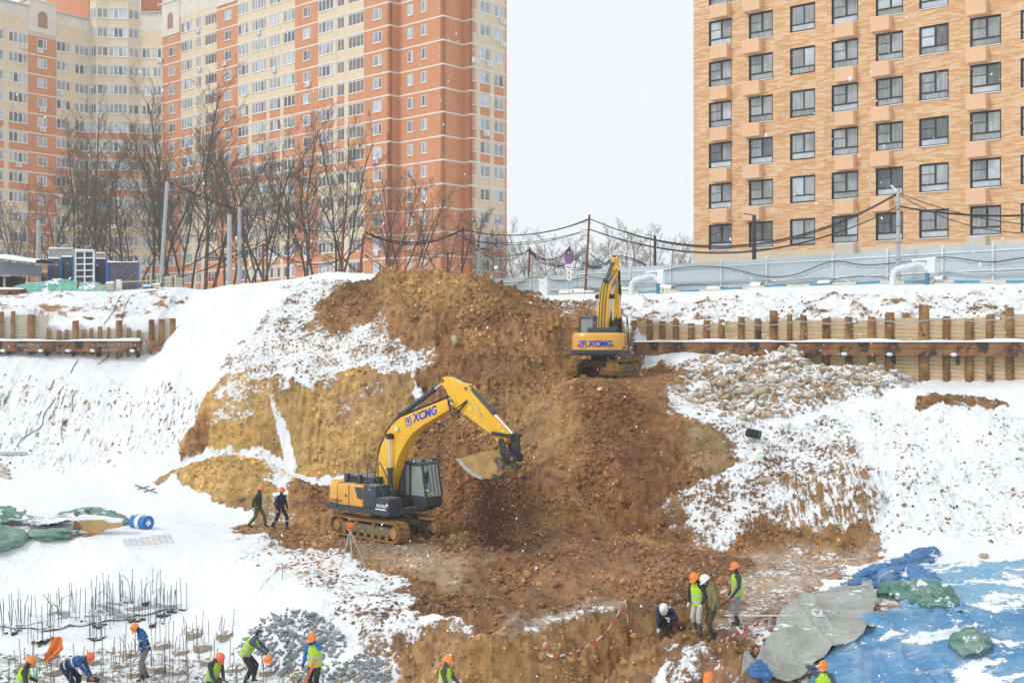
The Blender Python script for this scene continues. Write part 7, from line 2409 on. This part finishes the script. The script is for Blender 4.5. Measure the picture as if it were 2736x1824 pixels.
M['rock_pale'] = mat('pale_limestone', (.55, .51, .44), (.45, .40, .33), 1.2, .9, bump=.5, bscale=4, c3=(.42, .28, .15), s3=1.6, t3=.6, snow=.55, snow_scale=3.5)
M['rock_grey'] = mat('grey_crushed_stone', (.30, .315, .325), (.22, .23, .24), 1.3, .9, bump=.5, bscale=4, c3=(.40, .36, .30), s3=2, t3=.63, snow=.24, snow_scale=4)
ROCKS = {}
for mname in ('rock_tan', 'rock_pale', 'rock_grey'):
    ROCKS[mname] = []
    for s in range(7):
        me = rock_mesh(s * 3 + 1)
        me.materials.append(M[mname])
        ROCKS[mname].append(me)
def in_poly(x, y, poly):
    c = False
    for i in range(len(poly)):
        ax, ay = poly[i]; bx, by = poly[i - 1]
        if (ay > y) != (by > y) and x < (bx - ax) * (y - ay) / (by - ay) + ax:
            c = not c
    return c
def heap(poly, n, size, mats, label, group, seed, gap=12, name='rock', lift=0.0):
    r = random.Random(seed)
    xs = [p[0] for p in poly]; ys = [p[1] for p in poly]
    pts = []
    tries = 0
    while len(pts) < n and tries < n * 60:
        tries += 1
        x, y = r.uniform(min(xs), max(xs)), r.uniform(min(ys), max(ys))
        if not in_poly(x, y, poly):
            continue
        if any(abs(x - a) < gap and abs(y - b) < gap * .55 for a, b in pts[-600:]):
            continue
        pts.append((x, y))
    for x, y in pts:
        g = G(x, y)
        s = (size[0] + (size[1] - size[0]) * r.random() ** 1.6) * (1.5 if r.random() < .12 else 1)
        o = link(name, r.choice(ROCKS[r.choice(mats)]), None, (g.x, g.y, g.z + s * .25 + lift), (r.uniform(-.5, .5), r.uniform(-.5, .5), r.uniform(0, 6.28)), (s, s * r.uniform(.75, 1), s * r.uniform(.75, 1)))
        tag(o, label, 'rock', group)
heap([(1790, 985), (1850, 960), (1950, 945), (2060, 930), (2130, 925), (2200, 950), (2300, 975), (2400, 995), (2470, 1010), (2440, 1035), (2300, 1040), (2180, 1060), (2080, 1090), (2110, 1115), (2000, 1130), (1900, 1110), (1830, 1070), (1800, 1030)], 250, (.15, .42), ['rock_tan', 'rock_tan', 'rock_pale'],
     'snow-dusted tan rock in the rubble heap under the rusty beam', 'rocks of the rubble heap right of the upper excavator', 5, 14)
heap([(612, 1752), (660, 1700), (700, 1660), (760, 1630), (830, 1640), (890, 1680), (930, 1720), (900, 1760), (820, 1775), (760, 1800), (720, 1790), (690, 1745)], 210, (.07, .25), ['rock_grey'],
     'grey crushed rock in the heap behind the person in bright blue', 'rocks of the grey heap in the pit', 8, 11, name='crushed_stone')
spill = [(930, 1770), (980, 1745), (1030, 1770), (1050, 1824), (960, 1830), (900, 1790)]
rs_ = random.Random(9)
mb = MB()
n_ = 0
while n_ < 260:
    x, y = rs_.uniform(890, 1060), rs_.uniform(1740, 1840)
    if not in_poly(x, y, spill):
        continue
    n_ += 1
    g = G(x, y)
    s_ = rs_.uniform(.04, .11)
    src = rs_.choice(ROCKS['rock_grey'])
    Mx = Matrix.Translation((g.x, g.y, g.z + s_ * .3)) @ Matrix.Rotation(rs_.uniform(0, 6), 4, Vector((rs_.random(), rs_.random(), rs_.random() + .1)).normalized()) @ Matrix.Scale(s_, 4)
    mb.add([v.co for v in src.vertices], [tuple(p_.vertices) for p_ in src.polygons], Mx)
tag(mb.build('stone_spill', M['rock_grey']), 'low spill of small grey crushed stone right of the grey heap', 'gravel', kind='stuff')
heap([(760, 1800), (900, 1770), (960, 1824), (780, 1830)], 40, (.1, .22), ['rock_tan', 'rock_grey'], 'brownish rock at the foot of the grey heap', 'brownish rocks in the pit', 10)
for i, (px, py, s, m_, l) in enumerate(((2085, 1640, .22, 'rock_pale', 'x'), (2405, 1752, .17, 'rock_tan', 'brown rock weighing down the lower blue tarp'), (2485, 1682, .16, 'rock_pale', 'pale rock on the snowy tarp below the green bundle'), (2625, 1490, .22, 'rock_tan', 'tan rock behind the far blue tarp'), (1602, 1050, .28, 'rock_pale', 'pale block on the heap below the upper excavator'), (1215, 930, .45, 'rock_tan', 'tan boulder on the slope above the lower excavator boom'), (2045, 1300, .33, 'rock_tan', 'brown clod standing out on the snowy right slope'))):
    if l == 'x':
        continue
    g = G(px, py)
    tag(link('rock', ROCKS[m_][i % 7], None, (g.x, g.y, g.z + s * .4), (0, 0, i), (s, s, s)), l, 'rock')

# ---------------------------------------------------------------- storage yard on the upper left
M['corr'] = mat('corrugated_zinc', (.40, .44, .47), (.33, .36, .39), 1.2, .5, .4, snow=.15)
M['film_ply'] = mat('dark_formwork_board', (.06, .055, .075), (.11, .10, .13), 2.5, .5, c3=(.34, .33, .33), s3=2.2, t3=.6, snow=.1)
M['form_blue'] = mat('blue_formwork_frame', (.03, .14, .42), (.04, .17, .45), 3, .5)
ya = W(20, 912, 79)
sh = thing('corrugated_shed', 'low corrugated metal shed with a snowy sloping roof at the left edge', 'shed', (0, 0, 0))
def yb(px, py, Y):
    return W(px, py, Y)
A0, A1 = yb(-120, 676, 80), yb(128, 706, 78)
rows = [[], []]
for i in range(7):
    pass
mb = MB()
nr = 12
for j in range(nr):
    t0, t1 = j / nr, (j + 1) / nr
    for (ta, off) in ((t0, 0), (t0 + .5 / nr, .03)):
        pass
rows = []
for j in range(nr * 2 + 1):
    t = j / (nr * 2)
    off = .035 if j % 2 else 0
    top_l, top_r = yb(-120, 680, 80), yb(112, 712, 78)
    bot_l, bot_r = yb(-120, 728, 80), yb(112, 740, 78)
    a_, b_ = top_l.lerp(bot_l, t), top_r.lerp(bot_r, t)
    rows.append([a_ + Vector((0, -off, 0)), b_ + Vector((0, -off, 0))])
mb.grid(rows); mb.build('front_cladding', M['corr'], sh)
mb = MB(); mb.bar(A0, A1, 2.2, .08); mb.build('roof', M['corr'], sh)
lump_cap(A0 + Vector((0, -.2, .06)), A1 + Vector((0, -.2, .06)), 2.3, .2, 12, 24).build('roof_snow', M['snow'], sh, smooth=True)
wl = MB(); q = yb(-40, 745, 80.4); wl.box((q.x, q.y + .6, 11.6), (4.5, 1.2, 1.6)); wl.build('interior_shade', M['ex_black'], sh)  # solid black box standing in for the shade inside the shed
mb = MB(); q = yb(12, 750, 79); mb.box((q.x, q.y, 11.5), (.1, .12, 1.5)); mb.build('door_post', M['wood'], sh)
mb = MB(); q = yb(-20, 750, 79); mb.box((q.x - .3, q.y, 11.5), (1.0, .06, 1.4)); mb.build('side_sheet', M['corr'], sh)
mb = MB(); q = yb(118, 730, 78.2); mb.box((q.x, q.y, 11.75), (.3, .3, 1.5)); mb.build('corner_post', M['rust'], sh)
def fpanel(px0, px1, y0, y1, Y, m, label, blue=True, grid=None, lean=0.0):
    a_, b_ = yb(px0, y0, Y), yb(px1, y0, Y)
    zt, zb = a_.z, max(11.1, yb(px0, y1, Y).z)
    w = b_.x - a_.x
    h = zt - 11.0
    o = thing('formwork_panel', label, 'panel', (a_.x + w / 2, Y, 11.0), lean, 'formwork panels stored on edge')
    if grid is None:
        mb = MB(); mb.box((0, 0, h / 2), (w, .09, h)); mb.build('board', M[m], o)
        mb = MB()
        for x in (-w / 2, w / 2):
            mb.box((x, -.01, h / 2), (.07, .14, h))
        mb.build('edge_frame', M['form_blue'] if blue else M['galv'], o)
    else:
        mb = MB()
        for i in range(grid[0] + 1):
            mb.box((-w / 2 + w * i / grid[0], 0, h / 2), (.09, .1, h))
        mb.build('upright', M['white_steel'], o)
        for j in range(grid[1] + 1):
            mb = MB(); mb.box((0, 0, h * (j + .3) / (grid[1] + .5)), (w, .08, .08)); mb.build('crossbar', M['white_steel'], o)
        mb = MB(); mb.box((0, .12, h / 2), (w, .05, h * .98)); mb.build('board', M['film_ply'], o)
    lump_cap(Vector((-w / 2, 0, h)), Vector((w / 2, 0, h)), .2, .09, int(px0), 10).build('snow_cap', M['snow'], o, smooth=True)
fpanel(132, 197, 664, 740, 82, 'concrete', 'tallest grey formwork panel at the back of the stack', False)
fpanel(130, 163, 690, 740, 80, 'film_ply', 'dark formwork panel with blue edge right of the shed')
fpanel(166, 194, 686, 740, 80.6, 'film_ply', 'dark formwork panel between the blue edged panel and grid frame')
fpanel(199, 254, 669, 740, 80, 'film_ply', 'white lattice formwork frame with snowy crossbars', grid=(2, 7), lean=-.25)
fpanel(256, 284, 691, 740, 80.8, 'film_ply', 'narrow dark formwork panel right of the white lattice frame')
fpanel(258, 281, 676, 740, 82.5, 'concrete', 'pale panel top showing behind the narrow dark panel', False)
fpanel(287, 372, 700, 750, 79.5, 'film_ply', 'wide dark formwork panel at the right end of the stack', True, None, -.12)
# teal tarp over stored goods
g0 = [(28, 771), (60, 772), (300, 770), (316, 766)]
tpts = []
rows = []
for i in range(60):
    t = i / 59
    px = 30 + 282 * t
    hgt = .95 * (math.sin(math.pi * min(1, max(.0, t * .96 + .03))) ** .45) * (1 + .1 * math.sin(t * 17))
    row = []
    for j in range(22):
        a = math.pi * j / 21
        n1 = float(fbm(np.array([t * 16.]), np.array([j * .3]), 1.0, 3, 77, ridged=True)[0])
        Yc_ = 76.2
        x = (px - 1368) / FOC * Yc_
        row.append((x, Yc_ - 1.1 * math.cos(a) * (1 + .12 * n1), 10.95 + hgt * (math.sin(a) ** .8) * (.85 + .3 * n1)))
    rows.append(row)
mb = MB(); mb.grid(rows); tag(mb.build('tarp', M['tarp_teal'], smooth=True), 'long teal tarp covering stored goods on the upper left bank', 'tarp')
# caged tank
ibc = yb(458, 760, 76.5)
o = thing('caged_tank', 'cream plastic tank in a rusty cage on the upper left bank', 'tank', (ibc.x, ibc.y, 11.0), D(-8))
mb = MB(); mb.box((0, 0, .62), (1.15, 1.0, 1.05), bev=.08); mb.build('tank', M['plastic_cream'], o, smooth='auto')
mb = MB()
for i in range(7):
    mb.box((-.6 + i * .2, -.54, .6), (.018, .018, 1.15)); mb.box((-.6 + i * .2, .54, .6), (.018, .018, 1.15))
for j in range(6):
    mb.box((0, -.54, .1 + j * .21), (1.22, .018, .018)); mb.box((-.61, 0, .1 + j * .21), (.018, 1.08, .018)); mb.box((.61, 0, .1 + j * .21), (.018, 1.08, .018))
mb.build('cage', M['rebar'], o)
for x in (-.35, .35):
    mb = MB(); mb.box((x, -.56, .62), (.06, .03, 1.2)); mb.build('strap', M['rust_plain'], o)
lump_cap(Vector((-.5, 0, 1.14)), Vector((.5, 0, 1.14)), .9, .14, 6, 10).build('snow_cap', M['snow'], o, smooth=True)
def yobj(name, px, Y, size, m, label, cat, snow=True, rz=0.0, lift=0.0):
    p_ = W(px, 912, Y)
    zg = gz(p_.x, Y)
    o = thing(name, label, cat, (p_.x, Y, zg + lift), rz)
    mb = MB(); mb.box((0, 0, size[2] / 2), size, bev=.02); mb.build('body', M[m], o)
    if snow:
        lump_cap(Vector((-size[0] / 2, 0, size[2])), Vector((size[0] / 2, 0, size[2])), size[1], .1, int(px), 8).build('snow_cap', M['snow'], o, smooth=True)
yobj('block', 296, 74.2, (.45, .4, .55), 'concrete', 'upright grey block at the right end of the teal tarp', 'block')
yobj('block', 318, 75.0, (.3, .3, .6), 'white_steel', 'small white block behind the upright grey block', 'block')
yobj('crate', 396, 75.5, (.5, .4, .18), 'form_blue', 'flat blue crate on the snow left of the caged tank', 'crate')
yobj('crate', 420, 76, (.5, .4, .3), 'plastic_cream', 'small cream crate beside the caged tank', 'crate')
yobj('log_pile', 25, 74, (2.0, .5, .35), 'rust', 'rusty beam end under snow below the shed', 'beam')
def ystick(a_, b_, Y, w, m, label, cat='plank'):
    mb = MB(); mb.bar(yb(*a_, Y), yb(*b_, Y), w, w); tag(mb.build('plank', M[m]), label, cat)
ystick((250, 775), (300, 752), 74.6, .1, 'wood', 'snowy plank leaning right of the teal tarp')
ystick((228, 760), (258, 780), 74.4, .06, 'galv', 'grey bar leaning before the teal tarp', 'bar')
ystick((207, 772), (211, 748), 74.4, .09, 'rust_plain', 'red post standing before the teal tarp', 'post')
ystick((320, 753), (430, 749), 77.0, .07, 'wood', 'long plank on the snow left of the caged tank')
# red arch of a playground beyond the bank, cables down the left slope
pa = W(563, 745, 88)
mb = MB(); mb.tube([(1.0 * math.cos(t), 0, 1.2 + .55 * math.sin(t)) for t in [math.pi * i / 14 for i in range(15)]], .12, 8); mb.tube([(-1, 0, 0), (-1, 0, 1.2)], .1, 8); mb.tube([(1, 0, 0), (1, 0, 1.2)], .1, 8)
o = mb.build('play_arch', M['sign_red'], smooth=True); o.location = (pa.x, pa.y, 11.0 + .95); o.scale = (.45, .45, .42)
tag(o, 'red arch of a playground behind the caged tank', 'arch')
def slope_cable(path, label, r_=.02):
    pts = [G(*q) + Vector((0, -.02, .03)) for q in path]
    tag((lambda mb: (mb.tube(spline(pts, 5), r_, 5), mb)[1])(MB()).build('cable', M['cable'], smooth=True), label, 'cable')
slope_cable([(346, 756), (330, 790), (300, 840), (278, 872)], 'grey cable running down the upper left bank to the plank wall')
slope_cable([(372, 758), (360, 790), (335, 822), (326, 862)], 'second grey cable on the upper left bank, right of the first')
slope_cable([(208, 965), (195, 985), (190, 1000)], 'short cable end below the left wall beam')
slope_cable([(290, 955), (262, 975)], 'cable hanging below the left wall near the lettering')
slope_cable([(170, 1035), (140, 1080), (118, 1110), (112, 1140), (90, 1155), (60, 1175), (40, 1205)], 'long thin cable snaking down the left snow slope', .022)
slope_cable([(205, 1045), (194, 1065), (193, 1100)], 'short cable on the left snow slope right of the long one')
slope_cable([(182, 1122), (166, 1140), (166, 1175)], 'lowest short cable on the left snow slope')
# ---------------------------------------------------------------- loose clods, falling soil, snowflakes, haze
def shape_soup(name, pos, size, rots, base_v, base_f, m, colors=None, squash=None):
    n = len(pos)
    V = np.array(base_v)[None] * np.ones((n, 1, 1))
    if squash is not None:
        V = V * squash[:, None, :]
    V = V * (1 + .25 * NR.normal(size=(n, V.shape[1], 1)).clip(-1.6, 1.6)) * size[:, None, None]
    a, b, c = rots[:, 0], rots[:, 1], rots[:, 2]
    ca, sa, cb, sb, cc, sc_ = np.cos(a), np.sin(a), np.cos(b), np.sin(b), np.cos(c), np.sin(c)
    R = np.empty((n, 3, 3))
    R[:, 0, 0] = cc * cb; R[:, 0, 1] = cc * sb * sa - sc_ * ca; R[:, 0, 2] = cc * sb * ca + sc_ * sa
    R[:, 1, 0] = sc_ * cb; R[:, 1, 1] = sc_ * sb * sa + cc * ca; R[:, 1, 2] = sc_ * sb * ca - cc * sa
    R[:, 2, 0] = -sb; R[:, 2, 1] = cb * sa; R[:, 2, 2] = cb * ca
    V = np.einsum('nij,nvj->nvi', R, V) + pos[:, None, :]
    nv = V.shape[1]
    F = (np.array(base_f)[None] + (np.arange(n) * nv)[:, None, None]).reshape(-1, 3)
    me = bpy.data.meshes.new(name)
    me.vertices.add(n * nv)
    me.vertices.foreach_set('co', V.reshape(-1))
    me.loops.add(len(F) * 3)
    me.loops.foreach_set('vertex_index', F.ravel())
    me.polygons.add(len(F))
    me.polygons.foreach_set('loop_start', np.arange(0, len(F) * 3, 3))
    me.update(calc_edges=True)
    if colors is not None:
        ca_ = me.attributes.new('soil', 'FLOAT_COLOR', 'POINT')
        ca_.data.foreach_set('color', np.repeat(np.concatenate([colors, np.ones((n, 1))], 1), nv, 0).ravel().astype(np.float32))
    me.materials.append(m)
    return link(name, me)
t_ = (1 + 5 ** .5) / 2
ICO_V = np.array([(-1, t_, 0), (1, t_, 0), (-1, -t_, 0), (1, -t_, 0), (0, -1, t_), (0, 1, t_), (0, -1, -t_), (0, 1, -t_), (t_, 0, -1), (t_, 0, 1), (-t_, 0, -1), (-t_, 0, 1)]) / 1.9
ICO_F = [(0, 11, 5), (0, 5, 1), (0, 1, 7), (0, 7, 10), (0, 10, 11), (1, 5, 9), (5, 11, 4), (11, 10, 2), (10, 7, 6), (7, 1, 8), (3, 9, 4), (3, 4, 2), (3, 2, 6), (3, 6, 8), (3, 8, 9), (4, 9, 5), (2, 4, 11), (6, 2, 10), (8, 6, 7), (9, 8, 1)]
OCT_V = np.array([(1, 0, 0), (-1, 0, 0), (0, 1, 0), (0, -1, 0), (0, 0, 1), (0, 0, -1)], float)
OCT_F = [(0, 2, 4), (2, 1, 4), (1, 3, 4), (3, 0, 4), (2, 0, 5), (1, 2, 5), (3, 1, 5), (0, 3, 5)]
def clod_mat():
    m, nt, b = nodes_of('earth_clod')
    geo = N(nt, "ShaderNodeNewGeometry")
    a_c = N(nt, "ShaderNodeAttribute", attribute_name='soil').outputs['Color']
    col = mixc(nt, ramp(nt, noise(nt, geo.outputs['Position'], 6, 4, .6), .35, .7), a_c, mixc(nt, 1.0, a_c, (.55, .52, .5), 'MULTIPLY'))
    sp = N(nt, "ShaderNodeSeparateXYZ")
    LK(nt, geo.outputs['Normal'], sp.inputs[0])
    f = ramp(nt, mathn(nt, 'ADD', sp.outputs[2], mathn(nt, 'MULTIPLY', mathn(nt, 'SUBTRACT', noise(nt, geo.outputs['Position'], 8, 3), .5), 1.6)), .98, 1.15)
    LK(nt, mixc(nt, mathn(nt, 'MULTIPLY', f, .45), col, (.72, .70, .68)), b.inputs['Base Color'])
    b.inputs['Roughness'].default_value = .95
    b.inputs['Specular IOR Level'].default_value = .15
    return m
M['clod'] = clod_mat()
# where bare earth shows, weighted so that every part of the slope gets its share
cell = (YG[:, None] * np.gradient(SG)[None, :]) * np.gradient(YG)[:, None] * np.sqrt(1 + sl ** 2)
vis = (GY > 28) & (GY < 75) & (np.abs(GX / GY) < .47)
bare = np.clip(1.0 - gsnow * 1.15, 0, 1) * (.25 + .75 * np.clip(grough, 0, 1)) + .03 * ((gsnow > .45) & (gsnow < .9))
clump = np.clip((fbm(GX, GY, .55, 3, 90) - .38) * 4, .12, 1.6)
wgt = (cell * bare * clump * vis).ravel()
cs = np.cumsum(wgt)
nC = 30000
pick = np.searchsorted(cs, NR.rand(nC) * cs[-1])
pos = verts[pick].copy()
pos[:, 0] += NR.uniform(-.04, .04, nC)
pos[:, 1] += NR.uniform(-.04, .04, nC)
size = .035 + .05 * NR.rand(nC) ** 2 + .13 * (NR.rand(nC) ** 11)
col = gsoil.reshape(-1, 3)[pick] * (.65 + .75 * NR.rand(nC, 1))
size = np.where(gsnow.ravel()[pick] > .5, np.minimum(size, .09), size)
o = shape_soup('earth_clods', pos, size, NR.uniform(0, 6.28, (nC, 3)), ICO_V, ICO_F, M['clod'], col, NR.uniform(.6, 1.1, (nC, 3)))
tag(o, 'loose brown clods of earth strewn over the slopes and pit floor', 'clods', kind='stuff')
# soil pouring from the bucket
kb = Vector((K1((5.2, 2.85))[0], 0, K1((5.2, 2.85))[1]))
Mw = Matrix.Translation(ex1.location) @ Matrix.Rotation(ex1.rotation_euler.z, 4, 'Z')
nF = 6500
tt = NR.rand(nF) ** .75
lx_ = NR.normal(5.35, .4, nF) + .8 * tt * NR.normal(.2, .8, nF)
ly_ = NR.normal(0, .28, nF) * (1 + .5 * tt)
zl_ = 2.8 - 2.75 * tt
pos = np.array([tuple(Mw @ Vector((a, b_, c))) for a, b_, c in zip(lx_, ly_, zl_)])
col = np.array((.21, .10, .043)) * (.55 + .7 * NR.rand(nF, 1))
o = shape_soup('falling_soil', pos, .014 + .035 * NR.rand(nF) ** 3, NR.uniform(0, 6.28, (nF, 3)), OCT_V, OCT_F, M['clod'], col)
tag(o, 'brown soil crumbs pouring from the tipped excavator bucket', 'soil', kind='stuff')
# soil heaped in the bucket's path on the floor
# snowflakes in the air
nS = 8000
Yf = (NR.rand(nS) ** (1 / 2.4)) * 56 + 7
pos = np.stack([NR.uniform(-.52, .52, nS) * Yf, Yf, CAMZ + NR.uniform(-.36, .36, nS) * Yf], 1)
gzv = gzv_(pos[:, 0], np.maximum(pos[:, 1], 12.1))
keep = pos[:, 2] > gzv + .1
pos = pos[keep]
nS = len(pos)
m, nt, b = nodes_of('snowflake')
b.inputs['Base Color'].default_value = (.9, .92, .94, 1)
b.inputs['Roughness'].default_value = .9
b.inputs['Subsurface Weight'].default_value = .0
rots = np.stack([NR.normal(.35, .25, nS), NR.normal(.2, .3, nS), NR.uniform(0, 6.28, nS)], 1)
o = shape_soup('snowflakes', pos, .008 + .011 * NR.rand(nS) ** 2, rots, ICO_V, ICO_F, m, None, np.stack([np.full(nS, .75), np.full(nS, .75), NR.uniform(1.0, 1.7, nS)], 1))
tag(o, 'white snowflakes drifting through the air', 'snowflakes', kind='stuff')
HAZE = 0.0005
hz = MB()
hz.box((0, 160, 38), (460, 420, 85))
mh, nt, b = nodes_of('snowy_air')
nt.nodes.remove(b)
vo = N(nt, "ShaderNodeVolumePrincipled")
vo.inputs['Color'].default_value = (.96, .97, .98, 1)
vo.inputs['Density'].default_value = HAZE
vo.inputs['Anisotropy'].default_value = .2
LK(nt, vo.outputs[0], nt.nodes['Material Output'].inputs['Volume'])
if HAZE > 0:
    hzo = hz.build('haze', mh)
    tag(hzo, 'thin white snowy air over the whole site', 'haze', kind='stuff')
SC.cycles.volume_bounces = 1
